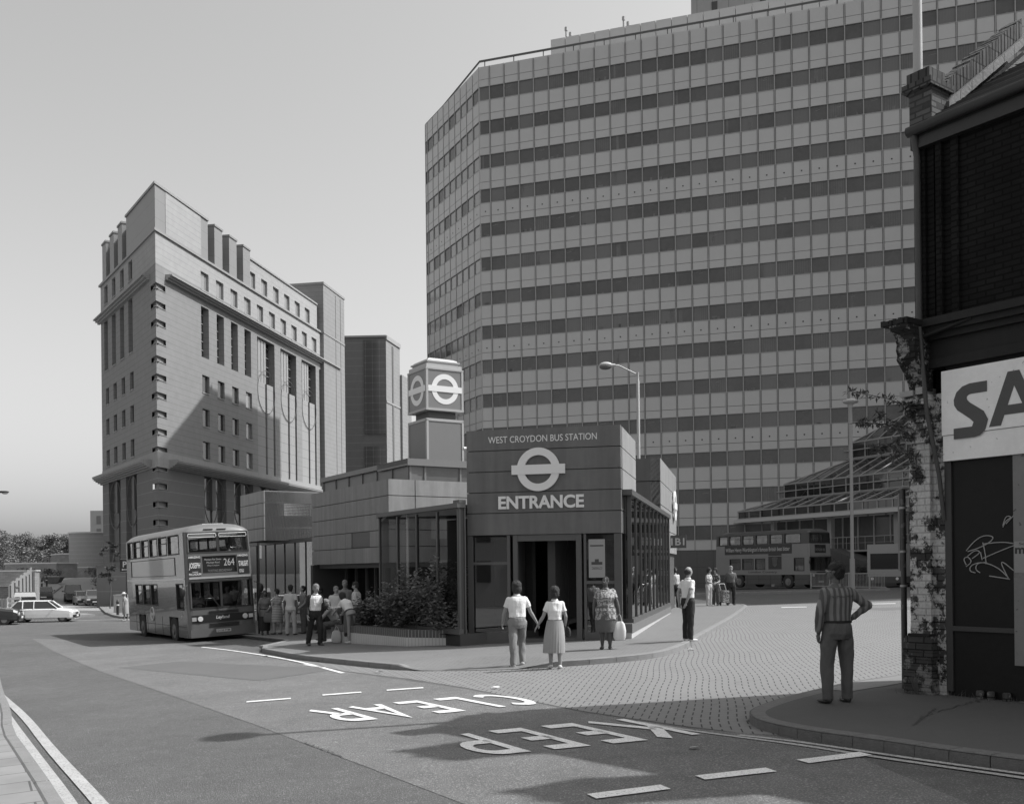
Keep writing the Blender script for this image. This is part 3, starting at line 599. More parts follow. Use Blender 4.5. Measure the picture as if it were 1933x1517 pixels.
# panes
random.seed(9)
def pane(F, h, m, nm='window', fr_=True):
    mb = MB(); d = h[4] if len(h) > 4 else .3; mb.fb(F, h[0], h[1], h[2], h[3], -d-.08, -d+.02); o = part(nm, mb, m, delta)
    mb = MB(); mb.fb(F, h[0]-.03, h[1]+.03, h[2]-.12, h[2], -.1, .07); s_ = part('sill', mb, d_conc, o)
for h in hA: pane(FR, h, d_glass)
for h in hT: pane(FR.sub(0, -.25), h, d_glass)
for h in hS:
    mb = MB(); mb.fb(FR, h[0], h[1], h[2], h[3], -.85, -.73); o = part('slot_window', mb, d_dark, delta)
    mb = MB(); [mb.fb(FR, h[0], h[1], h[2]+1.0*k, h[2]+1.0*k+.07, -.73, -.66) for k in range(1, 6)]; mb.fb(FR, h[0]+.85, h[0]+.92, h[2], h[3], -.73, -.66); part('glazing_bars', mb, mull, o)
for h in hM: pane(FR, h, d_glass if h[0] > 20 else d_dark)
for c in lcols: pane(FLt, (c, c+1.7, 34.6, 36.8, .3), d_dark); pane(FLt, (c+.05, c+1.95, 26.6, 32.6, .75), d_dark, 'slot_window')
for c in (9.2, 13.0, 16.9, 20.7):
    for z in (22.45, 18.75, 15.0): pane(FLt, (c, c+1.6, z, z+1.95), d_dark)
ringm = mat('dark_ring', .11, .6)
def ring(F, cs, cz, rs, rz_, o, par, r=.07):
    mb = MB(); mb.tube([F.p(cs+rs*math.sin(2*math.pi*i/48), cz+rz_*math.cos(2*math.pi*i/48), o) for i in range(49)], r, 6, caps=False); part('ring_ornament', mb, ringm, par)
for a, b in bays:
    mb = MB(); mb.fb(FR, a, b, 14.6, 31.9, -.98, -.88); o = part('bay_window', mb, d_dark, delta)
    mb = MB(); mb.fb(FR, a, a+3.3, 26.4, 31.9, -.6, -.35); part('painted_sky_glass', mb, d_glass, o)  # panel coloured pale as if mirroring the sky
    mb = MB(); [mb.fb(FR, a+k, a+k+.07, 26.4, 31.9, -.35, -.3) for k in (0, .9, 1.8, 2.7)]; [mb.fb(FR, a, b, z, z+.07, -.85, -.78) for z in (27.6, 28.8, 30, 31.2)]; part('glazing_bars', mb, mull, o)
    mb = MB(); mb.fb(FR, a, a+2.4, 14.6, 26.3, -.9, -.06); mb.fb(FR, a+3.0, a+4.85, 14.6, 26.3, -.9, -.06); part('pier', mb, mat('bay_pier', .29, .8, .06, 1, line=(1, 1.26, .06, .6)), o)
    mb = MB(); [mb.fb(FR, a+2.4, a+5.3, 14.6+k*1.26, 14.66+k*1.26, -.88, -.3) for k in range(1, 10)]; part('transom', mb, mull, o)
    ring(FR, a+2.65, 25.2, 2.6, 2.75, .02, o, .045)
mb = MB(); mb.fb(FR, 45.0, 47.7, 14.6, 31.8, -.98, -.88); part('slot_window', mb, d_dark, delta)
for F, bl, z0 in ((FR, low, .8), (FLt, lb, 3.4)):
    for a, b in bl:
        mb = MB(); mb.fb(F, a, b, z0, 12.95, -.68, -.58); o = part('tall_window', mb, d_glass if F is FLt else win_mid, delta)
        mb = MB(); m_ = (a+b)/2; mb.fb(F, m_-.42, m_+.42, 9.2, 12.95, -.58, -.2); mb.fb(F, m_-.06, m_+.06, z0, 9.2, -.58, -.45)
        [mb.fb(F, a, b, z, z+.09, -.58, -.5) for z in (3.6, 5.6, 7.6, 9.5, 11.3) if z > z0]; part('mullion', mb, mat('dark_mullion', .09, .6), o)
        ring(F, m_, 10.1, (b-a)/2*.95, 2.85, -.1, o, .06)
# end pavilion
mb = MB(); mb.fb(FR, 45.6, 54.4, 13.9, 44.4, -6, .55); part('end_pavilion', mb, d_mid, delta)
mb = MB(); mb.fb(FR, 45.5, 54.5, 44.4, 44.75, -6.1, .65); mb.fb(FR, 45.55, 54.45, 37.2, 37.45, -6, .62); part('pavilion_coping', mb, mat('cap2', .25, .6), delta)
mb = MB(); mb.fb(FR, 50.5, 50.6, 15, 44, .5, .58); mb.fb(FR, 52.6, 52.7, 15, 44, .5, .58); part('pavilion_joint', mb, groove, delta)
delta.scale = (.9636,)*3; delta.location = (-35.07, 106.0, -.706)
# ---- second brick block behind
P2 = Vector((-20.3, 165, 0)); F2a = Fr(P2-Vector((7.2, -.3, 0)), (7.2, -.3)); F2b = Fr(P2, (.215, .977))
blk = thing('brick_stair_block', 'shaded brick block with a dark glass stair column, behind the brick office', 'office block', (-22, 168, 0))
def wl(nm, s0, s1, z0, z1, F, m, o=0): mb = MB(); mb.fb(F, s0, s1, z0, z1, -7, o); return part(nm, mb, m, blk)
wl('wall', -2, 7.2, -1, 40.4, F2a, d_low); wl('side_wall', 0.01, 7, -1, 40.0, F2b, d_mid, .02)
mb = MB(); mb.fb(F2a, 3.6, 7.1, 24.5, 40, 0, .15); mb.fb(F2a, 3.6, 7.1, -1, 22.5, 0, .15); g_ = part('glazed_column', mb, mat('stair_glass', .06, .12, .2, .3, spec=.9, line=[(0, 1.15, .07, 2.2), (1, 1.1, .07, 2.2)]), blk)
mb = MB(); mb.fb(F2b, 2.9, 3.6, 2, 39.5, .02, .1); part('slit_window', mb, d_dark, blk)
for a_2 in ((F2a, -2, 7.3, 40.4, 40.7, -7, .2), (F2b, 0, 7.1, 40.0, 40.7, -7, .2), (F2b, 0, 7.05, 29.7, 30.0, -7, .12), (F2b, 3.5, 12.1, 19.0, 19.5, -7, .5)): mb = MB(); mb.fb(*a_2); part('coping', mb, d_conc, blk)
wl('stepped_wall', 7, 12, -1, 35.5, F2b, d_mid, .4); mb = MB(); mb.fb(F2b, 9.2, 10.4, 2, 18, .4, .45); part('slit_window', mb, d_dark, blk)

# ---- wear and ironwork on the road
crk = mat('crack_filler', .045, .8, .3, 5); rc = random.Random(77)
def crack(name, a, b, wob=.12, wd=.011):
    n = 26; P = []
    for i in range(n+1): t = i/n; P.append((a[0]+(b[0]-a[0])*t+rc.gauss(0, wob)*.5, a[1]+(b[1]-a[1])*t+rc.gauss(0, wob)*.5))
    return struct(name, ribbon(P, wd, .013), crk)
for a, b, w_ in (((-2.6, 12.4), (-1.9, 11.2), .05), ((.2, 8.4), (1.3, 8.1), .06)): crack('road_crack', a, b, w_*.6, .011)
for a, b in (((4.9, 11.6), (6.2, 12.9)), ((4.3, 10.8), (5.0, 11.9)), ((5.4, 10.0), (6.6, 11.2))): crack('pavement_crack', a, b, .05, .016).location.z = .108
iron = mat('cast_iron', .05, .5, .25, 6, .8, 90, metal=.3)
for (x, y, lb_) in ((-4.6, 24.9, 'iron drain grating in the gutter below the station kerb'), (2.6, 25.4, 'dark grating set in the station pavement near the plinth')):
    mb = MB(); mb.box(-.22, .22, -.2, .2, 0, .008)
    for i in range(6): mb.box(-.2+i*.07, -.17+i*.07, -.17, .17, .008, .016)
    solo('drain_grating', mb, iron, lb_, 'drain', (x, y, gz(x, y)+(.006 if x < 0 else .115)), local=True)
lit = mat('litter', .6, .8, .2, 8)
for i, (x, y, lb_) in enumerate(((-2.8, 21.0, 'scrap of paper in the gutter by the dropped kerb'), (1.9, 10.6, 'paper scrap on the road below the K of the lettering'), (4.0, 22.6, 'paper scrap on the paving by the kerb below the man in the T-shirt'), (-6.7, 27.3, 'paper scrap in the gutter by the kerb nose'), (7.2, 21.5, 'scrap lying on the sunlit block paving'), (-.3, 17.0, 'pale scrap at the edge of the block paving'))):
    mb = MB(); r_ = random.Random(i); P = [(r_.uniform(.05, .1)*math.cos(k*1.05), r_.uniform(.03, .07)*math.sin(k*1.05), r_.uniform(0, .03)) for k in range(6)]; mb.poly(P); mb.poly([(p[0], p[1], p[2]-.004) for p in P][::-1]); solo('litter', mb, lit, lb_, 'litter', (x, y, gz(x, y)+.02+(.12 if 0 else 0)), local=True)
# ================================================================ bus station
cu_m = mat('weathered_panel_brown', .12, .5, .16, .7, .15, 6, streak=.28); cu_l = mat('weathered_panel_grey', .25, .55, .16, .7, .15, 6, streak=.28); cu_b = mat('panel_mid', .19, .55, .18, .8, .15, 6, streak=.32); cu_d = mat('dark_fascia', .085, .45, .08, 1)
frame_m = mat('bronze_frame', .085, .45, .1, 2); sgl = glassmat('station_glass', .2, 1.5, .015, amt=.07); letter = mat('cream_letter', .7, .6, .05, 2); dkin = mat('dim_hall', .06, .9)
station = thing('bus_station', 'bus station building of brown panelled boxes and dark glazed bays with an ENTRANCE sign', 'bus station', (0, 32, 0))
ua = Vector((.973, -.2308, 0)); va = Vector((.2308, .973, 0)); up_ = Vector((.852, .5236, 0)); vq = Vector((-.5236, .852, 0))
E0 = Vector((2.78, 25.5, 0)); EL = E0-ua*4.05
FE = Fr(EL, ua); FS = Fr(E0, va)   # entrance front (s 0..4.05), its right side
# entrance fascia: five stacked panels
mb = MB(); zs = [2.74, 3.32, 3.86, 4.40, 4.95, 5.50]
for a, b in zip(zs, zs[1:]): mb.fb(FE, 0, 4.05, a+.012, b-.012, -.4, 0)
part('entrance_fascia', mb, cu_m, station)
mb = MB()
for a, b in zip(zs, zs[1:]): mb.fb(FS, .401, 3.48, a+.012, b-.012, -.4, 0); mb.fb(FS, .015, .39, a+.012, b-.012, -.05, 0)
part('entrance_side_panels', mb, cu_l, station)
mb = MB(); mb.fb(FE, .05, 4.0, 2.76, 5.44, -3.45, -.03); part('entrance_core', mb, groove, station)
FEw = FE
text('WEST CROYDON BUS STATION', FE, 2.02, 5.225, 2.86, .17, letter, station, o=.005, ext=.006, name='station_name')
text('ENTRANCE', FE, 1.98, 3.585, 2.25, .34, letter, station, o=.012, ext=.03, bold=.03, name='entrance_lettering', sp=.98)
def roundel(F, cs, cz, R_, m, o, th=.06, bar=1.27, hb=.16, ri=.66, par=None):
    mb = MB(); n = 48
    for i in range(n):
        t0, t1 = 2*math.pi*i/n, 2*math.pi*(i+1)/n; P = []
        for oo in (o, o+th):
            for t, r in ((t0, R_), (t1, R_), (t1, R_*ri), (t0, R_*ri)): P.append(F.p(cs+r*math.cos(t), cz+r*math.sin(t), oo))
        mb.hexa(P)
    mb.fb(F, cs-R_*bar, cs+R_*bar, cz-R_*hb*1.35, cz+R_*hb*1.35, o, o+th+.012); return part('roundel', mb, m, par)
roundel(FE, 1.93, 4.42, .56, letter, .02, .07, 1.25, .16, .66, station)
# doors and glazing below the fascia
mb = MB()
for a, b in ((0, .14), (1.06, 1.14), (1.22, 1.34), (2.88, 3.02), (3.08, 3.14), (3.86, 4.05)): mb.fb(FE, a, b, -.2, 2.74, -.14, -.015)
mb.fb(FE, .14, 1.06, -.2, .2, -.12, -.03); mb.fb(FE, 3.14, 3.86, -.2, .22, -.12, -.03); mb.fb(FE, 1.34, 2.88, 2.58, 2.74, -.14, -.03); mb.fb(FE, .14, 1.06, 1.98, 2.05, -.11, -.03); mb.fb(FE, 3.14, 3.86, 1.46, 1.54, -.11, -.02)
mb.fb(FE, 1.2, 1.26, .1, 2.6, -1.3, -.15); mb.fb(FE, 2.1, 2.25, 0, 2.7, -2.4, -2.25)
part('door_frames', mb, frame_m, station)
for a, b in ((.14, 1.06), (3.14, 3.86)): mb = MB(); mb.quad(FE.p(a, .2, -.07), FE.p(b, .2, -.07), FE.p(b, 2.7, -.07), FE.p(a, 2.7, -.07)); part('entrance_glass', mb, sgl, station)
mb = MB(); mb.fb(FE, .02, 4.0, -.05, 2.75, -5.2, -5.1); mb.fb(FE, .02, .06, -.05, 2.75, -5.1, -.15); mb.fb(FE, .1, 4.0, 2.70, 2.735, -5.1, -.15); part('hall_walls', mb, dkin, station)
mb = MB(); mb.fb(FE, .02, 4.04, -.3, .03, -5.1, -.02); part('hall_floor', mb, pave_m, station)
mb = MB(); mb.fb(FE, 3.20, 3.62, 1.62, 2.60, -.064, -.056); pst = part('door_poster', mb, mat('poster_white', .30, .6), station)
text('CLASSIC', FE, 3.41, 1.86, .27, .06, mat('ink', .06, .7), pst, o=-.054, ext=.001, name='poster_lettering', u_dir=-1); mb = MB(); mb.fb(FE, 3.27, 3.55, 1.95, 2.02, -.055, -.05); mb.fb(FE, 3.36, 3.46, 2.02, 2.09, -.055, -.05); mb.fb(FE, 3.24, 3.58, 2.42, 2.45, -.055, -.05); part('poster_picture', mb, mat('ink2', .06, .7), pst)
# right-hand glazed side wall
G0 = Vector((3.08, 25.9, 0)); FG = Fr(G0, va)
mb = MB(); mb.fb(FG, -.25, 12.5, 3.72, 3.86, -.6, .06); mb.fb(FG, -.02, 12.5, .43, .55, -.1, .04); s_ = 0
for i in range(11): mb.fb(FG, i*1.25-.02, i*1.25+.02, .55, 3.72, -.1, .006)
F90 = Fr(G0-ua*.34, ua); mb.fb(F90, -.02, .34, 3.72, 3.86, 0, .06); mb.fb(F90, 0, .34, .43, .55, -.1, .04)
part('side_glazing_frame', mb, frame_m, station)
sgl2 = glassmat('side_glass', .12, 1.6, .01, amt=.03)
mb = MB(); mb.quad(FG.p(0, .5, -.03), FG.p(12.5, .5, -.03), FG.p(12.5, 3.75, -.03), FG.p(0, 3.75, -.03)); mb.quad(F90.p(0, .5, -.02), F90.p(.34, .5, -.02), F90.p(.34, 3.75, -.02), F90.p(0, 3.75, -.02)); part('side_glazing', mb, sgl2, station)
mb = MB(); mb.fb(FG, -.3, 12.6, -.3, .2, -1, .02); part('white_plinth', mb, mat('plinth_white', .42, .8, .1, 2), station)
mb = MB(); mb.fb(FG, -.3, 12.6, .2, .44, -1, .035); part('dark_plinth', mb, mat('plinth_dark', .14, .8, .1, 2), station)
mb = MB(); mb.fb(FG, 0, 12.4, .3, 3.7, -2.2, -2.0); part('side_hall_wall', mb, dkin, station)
# rear block with bus stop sign
mb = MB(); Zr = [2.45, 3.3, 4.15, 5.0, 5.84]
for a, b in zip(Zr, Zr[1:]):
    mb.fb(FG, 10.6, 14.4, a+.015, b-.015, -.5, -.15); mb.fb(FG, 14.43, 18.4, a+.015, b-.015, -.5, -.15)
part('rear_side_panels', mb, cu_l, station)
FB = Fr(FG.p(10.6, 0, -.15)-ua*6, ua); mb = MB()
for a, b in zip(Zr, Zr[1:]): mb.fb(FB, 0, 4.6, a+.015, b-.015, -.4, 0); mb.fb(FB, 4.63, 5.98, a+.015, b-.015, -.4, 0)
part('rear_front_panels', mb, mat('weathered_panel_dark', .1, .5, .15, .7, streak=.25), station)
mb = MB(); mb.fb(FB, .1, 5.9, -.2, 5.75, -7.6, -.05); part('rear_core', mb, groove, station)
roundel(FG, 16.6, 4.45, .62, mat('roundel_white', .7, .6), -.1, .06, 1.25, .16, .66, station)
mb = MB(); FBs = Fr(FG.p(12.7, 0, .0), ua); mb.fb(FBs, .02, .62, 2.62, 3.1, -.04, .04); ss = part('stop_sign', mb, mat('sign_dark', .09, .6), station); text('1B1', FBs, .30, 2.86, .5, .27, mat('sign_white', .5, .6), ss, o=.045, ext=.002, bold=.02, name='sign_lettering')
# middle block
B0 = Vector((-3.97, 32.5, 0)); Fb = Fr(B0+vq*7.0, -vq); Fbr = Fr(B0, up_)
Zb = [2.12, 2.66, 3.2, 3.75, 4.3, 4.84]
mb = MB(); cuts = [0, 3.35, 6.98]
for a, b in zip(Zb, Zb[1:]):
    for c, d in zip(cuts, cuts[1:]):
        if a == Zb[1] and c > 1: mb.fb(Fb, c+.01, 3.9, a+.012, b-.012, -.3, 0); mb.fb(Fb, 5.5, d-.01, a+.012, b-.012, -.3, 0); continue
        mb.fb(Fb, c+.01, d-.01, a+.012, b-.012, -.3, 0)
part('middle_panels', mb, cu_b, station)
mb = MB(); mb.fb(Fb, 3.92, 5.48, 2.68, 3.19, -.3, -.02); part('blank_hatch', mb, cu_d, station)
mb = MB()
for a, b in zip(Zb, Zb[1:]):
    for c, d in ((.0, .95), (.97, 5.0), (5.02, 5.9)): mb.fb(Fbr, c+.01, d, a+.012, b-.012, -.3, 0)
part('middle_right_panels', mb, cu_l, station)
mb = MB(); mb.prism([tuple((B0+vq*6.9+up_*.05)[:2]), tuple((B0+vq*.05+up_*.05)[:2]), tuple((B0+vq*.05+up_*5.8)[:2]), tuple((B0+vq*6.9+up_*5.8)[:2])], 2.14, 4.78); part('middle_core', mb, groove, station)
# doors below the middle block
mb = MB()
for a in (0.1, 1.1, 2.1, 2.9, 3.9, 4.7, 5.8, 6.8): mb.fb(Fb, a, a+.1, -.5, 2.12, -1.4, -1.28)
mb.fb(Fb, 0, 7, 1.98, 2.12, -1.5, -.3); part('door_screen', mb, frame_m, station)
mb = MB(); mb.quad(Fb.p(0, -.5, -1.36), Fb.p(7, -.5, -1.36), Fb.p(7, 2.1, -1.36), Fb.p(0, 2.1, -1.36)); part('door_glass', mb, sgl, station)
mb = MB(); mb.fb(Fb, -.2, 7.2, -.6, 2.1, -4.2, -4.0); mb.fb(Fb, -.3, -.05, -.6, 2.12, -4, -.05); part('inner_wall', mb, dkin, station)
# glazed bay between the entrance and the middle block
V1 = Vector((-1.36, 25.95, 0)); V0 = V1+vq*4.98; Fe = Fr(V0, -vq)
mb = MB(); mb.fb(Fe, -.05, 4.5, 3.46, 3.58, -3, .06); mb.fb(Fe, 4.502, 5.0, 3.46, 3.58, -.2, .06); mb.fb(Fe, -.02, 5.0, .18, .32, -.1, .03)
for a in (0, 1.25, 2.5, 3.75, 4.93): mb.fb(Fe, a-.03, a+.03, .3, 3.42, -.07, .012)
Fe2 = Fr(V1, up_); mb.fb(Fe2, .0, .2, 3.58, 3.66, -.3, .03); mb.fb(Fe2, 0.0, .03, .1, 3.46, -.1, .0); mb.fb(Fe2, .17, .2, .1, 3.46, -.1, .0)
Fe0 = Fr(V0, up_); mb.fb(Fe0, -.05, .9, 3.42, 3.6, -.1, .05)
part('bay_frame', mb, frame_m, station); mb = MB(); mb.fb(Fe2, .03, .17, .1, 3.46, -.1, -.03); part('bay_end_glass', mb, dkin, station)
mb = MB(); mb.quad(Fe.p(0, .2, -.02), Fe.p(4.96, .2, -.02), Fe.p(4.96, 3.5, -.02), Fe.p(0, 3.5, -.02)); part('bay_glass', mb, sgl, station)
mb = MB(); mb.fb(Fe, 0, 4.9, .1, 3.4, -2.4, -2.3); mb.fb(Fe, 0, 5, -.3, .2, -2.4, -.0); part('bay_inner_wall', mb, dkin, station)
# clerestory and its roof
C0 = Vector((-3.39, 33.6, 0)); Fc = Fr(C0+vq*7.9, -vq); Fcr = Fr(C0, up_)
mb = MB(); mb.fb(Fc, -.1, 7.95, 5.43, 5.6, -2.4, .1); mb.fb(Fcr, -.1, 5.5, 5.37, 5.6, -2.4, .1)
for i in range(7): mb.fb(Fc, i*1.3, i*1.3+.06, 4.3, 5.43, -.1, .02)
for a in (.0, .55, 1.9, 3.2, 4.5): mb.fb(Fcr, a, a+.07, 4.3, 5.4, -.1, .02)
part('clerestory_frame', mb, mat('clerestory_fascia', .17, .5, .1, 1), station)
mb = MB(); mb.fb(Fc, 0, 7.9, 4.3, 5.43, -.3, -.02); mb.fb(Fcr, 0, .6, 4.3, 5.4, -.3, -.02); part('clerestory_panels', mb, mat('clerestory_panel', .14, .4, .1, .5), station)
mb = MB(); mb.fb(Fcr, .6, 5.5, 4.3, 5.4, -.3, -.02); part('clerestory_glass', mb, win_dark, station)
# low block behind the bus
L0 = Vector((-10.33, 42, 0)); Fl = Fr(L0+vq*3.3, -vq); Flr = Fr(L0, up_); Zl = [3.19, 3.72, 4.24, 4.78, 5.3]
mb = MB()
for a, b in zip(Zl, Zl[1:]):
    mb.fb(Fl, 0, 3.08, a+.012, b-.012, -.3, 0); mb.fb(Fl, 3.1, 3.29, a+.012, b-.012, -.1, 0)
    for c, d in ((0, 4.6),):
        if a == Zl[2]: mb.fb(Flr, .01, .85, a+.012, b-.012, -.3, 0); mb.fb(Flr, 2.0, 4.6, a+.012, b-.012, -.3, 0)
        else: mb.fb(Flr, .01, 4.6, a+.012, b-.012, -.3, 0)
part('low_block_panels', mb, cu_l, station)
mb = MB(); [mb.fb(Flr, .87, 1.98, 4.26+i*.065, 4.30+i*.065, -.05, .0) for i in range(8)]; part('louvre_vent', mb, mat('louvre_light', .5, .6), station)
mb = MB(); mb.prism([tuple((L0+up_*.05)[:2]), tuple((L0+up_*4.5)[:2]), tuple((L0+up_*4.5+vq*3.2)[:2]), tuple((L0+up_*.1+vq*3.2)[:2])], 3.2, 5.25); part('low_block_core', mb, groove, station)
A1 = Vector((-7.75, 40, 0)); Fz = Fr(A1+vq*13, -vq)
mb = MB(); mb.fb(Fz, 0, 13.1, 3.1, 3.25, -4, .08); Fz2 = Fr(A1, up_); mb.fb(Fz2, 0, .8, -.6, 3.25, -.12, 0)
for i in range(11): mb.fb(Fz, 13-i*1.3-.025, 13-i*1.3+.025, -.5, 3.1, -.06, .01)
mb.fb(Fz, 0, 13, -.6, -.35, -.1, .03); part('west_bay_frame', mb, frame_m, station)
mb = MB(); mb.quad(Fz.p(0, -.5, -.02), Fz.p(13, -.5, -.02), Fz.p(13, 3.1, -.02), Fz.p(0, 3.1, -.02)); part('west_bay_glass', mb, glassmat('west_glass', .14, 1.7, .015, amt=.06), station)
mb = MB(); mb.fb(Fz, 0, 13, -.6, 3.1, -2.5, -2.4); part('west_bay_inner_wall', mb, dkin, station)
# ---- roundel pylon standing on the roof
P0 = Vector((-2.85, 34.3, 0)); py_ = thing('roundel_pylon', 'square pylon with a lamp-box of pale ring-and-bar symbols above the station roof', 'pylon', (-2.9, 35.2, 5.6))
Wp = 1.41; Fpr = Fr(P0, up_); Fpl = Fr(P0+vq*Wp, -vq)
def sqb(mb, k, z0, z1, c=P0): # square prism grown by k
    mb.prism([tuple((c-up_*k-vq*k)[:2]), tuple((c+up_*(Wp+k)-vq*k)[:2]), tuple((c+up_*(Wp+k)+vq*(Wp+k))[:2]), tuple((c-up_*k+vq*(Wp+k))[:2])], z0, z1)
mb = MB(); sqb(mb, 0, 5.58, 6.97); part('base_panel', mb, mat('pylon_base', .165, .5, .05, 1), py_)
mb = MB(); sqb(mb, .02, 6.97, 7.06); sqb(mb, .015, 5.56, 5.65)
for a, b in ((-.02, .06), (Wp-.06, Wp+.02)): mb.fb(Fpr, a, b, 5.6, 7.02, -.02, .02); mb.fb(Fpl, a, b, 5.6, 7.02, -.02, .02)
part('base_trim', mb, mat('pylon_trim', .36, .5), py_)
mb = MB(); sqb(mb, -.19, 7.06, 7.36); part('neck', mb, mat('pylon_neck', .07, .6), py_)
mb = MB(); sqb(mb, 0, 7.4, 8.76); bx_ = part('lamp_box', mb, mat('lamp_box_red', .175, .4, .04, 1), py_)
roundel(Fpr, Wp/2+.01, 8.09, .52, mat('acrylic_white', .72, .4), .004, .006, 1.25, .145, .66, bx_); roundel(Fpl, Wp/2, 8.09, .52, bpy.data.materials['acrylic_white'], .004, .006, 1.25, .145, .66, bx_)
mb = MB(); sqb(mb, .025, 7.34, 7.42); sqb(mb, .025, 8.74, 8.8)
for F in (Fpr, Fpl):
    for a, b in ((-.02, .06), (Wp-.06, Wp+.02)): mb.fb(F, a, b, 7.36, 8.78, -.02, .02)
part('box_trim', mb, bpy.data.materials['pylon_trim'], py_)
mb = MB(); sqb(mb, -.02, 8.8, 8.93); sqb(mb, -.11, 8.93, 9.02); sqb(mb, -.065, 9.02, 9.07)
c = P0+(up_+vq)*Wp/2; n = 12; rg = []
for j in range(6):
    k = j/5; hh = 9.07+.17*math.sin(k*math.pi/2); s_ = (Wp/2-.12)*math.cos(k*math.pi/2*.97)
    rg.append([tuple((c+up_*a*s_+vq*b*s_)[:2])+(hh,) for a, b in ((-1, -1), (1, -1), (1, 1), (-1, 1))])
mb.rings(rg, smooth=False); part('domed_cap', mb, mat('cap_white', .40, .5, .08, 2), py_)
mb = MB(); p = P0+up_*Wp; mb.tube([tuple(p[:2])+(6.1,), tuple((p+up_*.4)[:2])+(6.1,)], .05, 8); part('conduit', mb, mat('cap_white2', .7, .5), py_)
# ---- tiled planter and its shrubs
K0 = Vector((-2.85, 27, 0)); K1 = Vector((-5.35, 30.25, 0)); K2 = EL+Vector((-.02, -.03, 0))
tile_d = mat('dark_tile', .075, .35, .2, 3, line=(0, .1, .012, 5)); tile_l = mat('pale_tile', .5, .35, .1, 3, line=(0, .1, .012, .55))
pk = thing('tiled_planter', 'low raised planter with dark and white tiles holding the shrubs, left of the entrance', 'planter', (-3, 28, -.2))
Fk = Fr(K1, (K0-K1)); Fk2 = Fr(K0, (K2-K0)); l1 = (K0-K1).length; l2 = (K2-K0).length
for nm, z0, z1, o, m in (('pale_tiles', -.5, .06, -.012, tile_l), ('dark_tiles', .06, .27, 0, tile_d)):
    mb = MB(); mb.prism([tuple(K0[:2]), tuple(K1[:2]), tuple((K1+up_*.3)[:2]), tuple((K0+Vector((.1, .36, 0)))[:2])], z0, z1); mb.prism([tuple(K0[:2]), tuple((K0+Vector((.1, .36, 0)))[:2]), tuple((K2+Vector((0, .3, 0)))[:2]), tuple(K2[:2])], z0, z1); part(nm, mb, m, pk)
Fk3 = Fr(K1-up_*.0, up_)
mb = MB(); mb.prism([tuple(K1[:2]), tuple((K1+up_*1.6)[:2]), tuple((K1+up_*1.6-vq*.3)[:2]), tuple((K1-vq*.3+up_*.1)[:2])], -.5, .27); part('end_wall', mb, tile_d, pk)
mb = MB(); mb.prism([tuple((K0+Vector((.1, .36, 0)))[:2]), tuple((K1+up_*.3)[:2]), tuple((K1+up_*2.2)[:2]), tuple(V0[:2]), tuple(V1[:2]), tuple((K2+Vector((0, .3, 0)))[:2])], -.4, .17); part('soil', mb, mat('soil', .05, .95, .3, 3, 1, 20), pk)
# ---- foliage helper
def leaves(mb, c, r, n, size, rnd, flat=.5, shell=.35):
    c = Vector(c)
    for _ in range(n):
        while True:
            d = Vector((rnd.uniform(-1, 1), rnd.uniform(-1, 1), rnd.uniform(-1, 1)))
            if shell < d.length < 1: break
        p = c+Vector((d.x*r[0], d.y*r[1], d.z*r[2])); a = rnd.uniform(0, 6.28); t = rnd.gauss(.25, .5)
        u = Vector((math.cos(a), math.sin(a), math.sin(t)*.6)).normalized(); v = u.cross(Vector((rnd.gauss(0, flat), rnd.gauss(0, flat), 1))).normalized(); s_ = size*rnd.uniform(.6, 1.35)
        mb.add([p, p+u*s_*.5+v*s_*.22, p+u*s_, p+u*s_*.5-v*s_*.22], [(0, 1, 2, 3)])
def leafmat(nm, v, var=.35):
    m = mat(nm, v, .5, var, 1.5, spec=.4); b = m.node_tree.nodes['Principled BSDF']
    if 'Transmission Weight' in b.inputs: pass
    return m
lf1 = leafmat('shrub_leaf', .14); lf2 = leafmat('tree_leaf', .19, .4); lf3 = leafmat('dark_leaf', .065, .4); bark = mat('bark', .09, .9, .3, 6, .5, 30)
rnd = random.Random(7)
shr = [((-1.95, 27.0), .75, .95, 1.15, 'tallest rounded shrub beside the entrance glass'), ((-2.55, 28.0), .8, .85, .95, 'dense shrub in the middle of the tiled planter'), ((-3.35, 28.9), .75, .6, .7, 'medium shrub on the left part of the planter'), ((-4.2, 30.0), .6, .4, .55, 'low shrub spilling at the far left end of the planter'), ((-1.55, 26.85), .5, .5, .6, 'low shrub at the right end of the planter by the entrance pier')]
for (x, y), r, h, zc, lb_ in shr:
    t = thing('shrub', lb_, 'shrub', (x, y, .17), group='shrubs in the tiled planter'); mb = MB()
    for k in range(int(26*r)):
        a = rnd.uniform(0, 6.28); q = rnd.uniform(.2, .8)*r; leaves(mb, (x+q*math.cos(a), y+q*math.sin(a), .17+zc*.75+rnd.uniform(-.75, .8)*h*.8), (.32, .32, .28), 110, .13, rnd, .7, .0)
    for k in range(18):
        a = rnd.uniform(0, 6.28); q = rnd.uniform(.3, 1.15)*r; leaves(mb, (x+q*math.cos(a), y+q*math.sin(a), .17+zc*.8+h*rnd.uniform(.2, 1.1)), (.1, .1, .22), 20, .12, rnd, .7, .0)
    part('foliage', mb, lf1, t); mb = MB()
    for k in range(7):
        a = rnd.uniform(0, 6.28); mb.tube([(x+.1*math.cos(a), y+.1*math.sin(a), .15), (x+.5*r*math.cos(a), y+.5*r*math.sin(a), .3+zc)], [.02, .008], 5)
    part('stems', mb, bark, t)
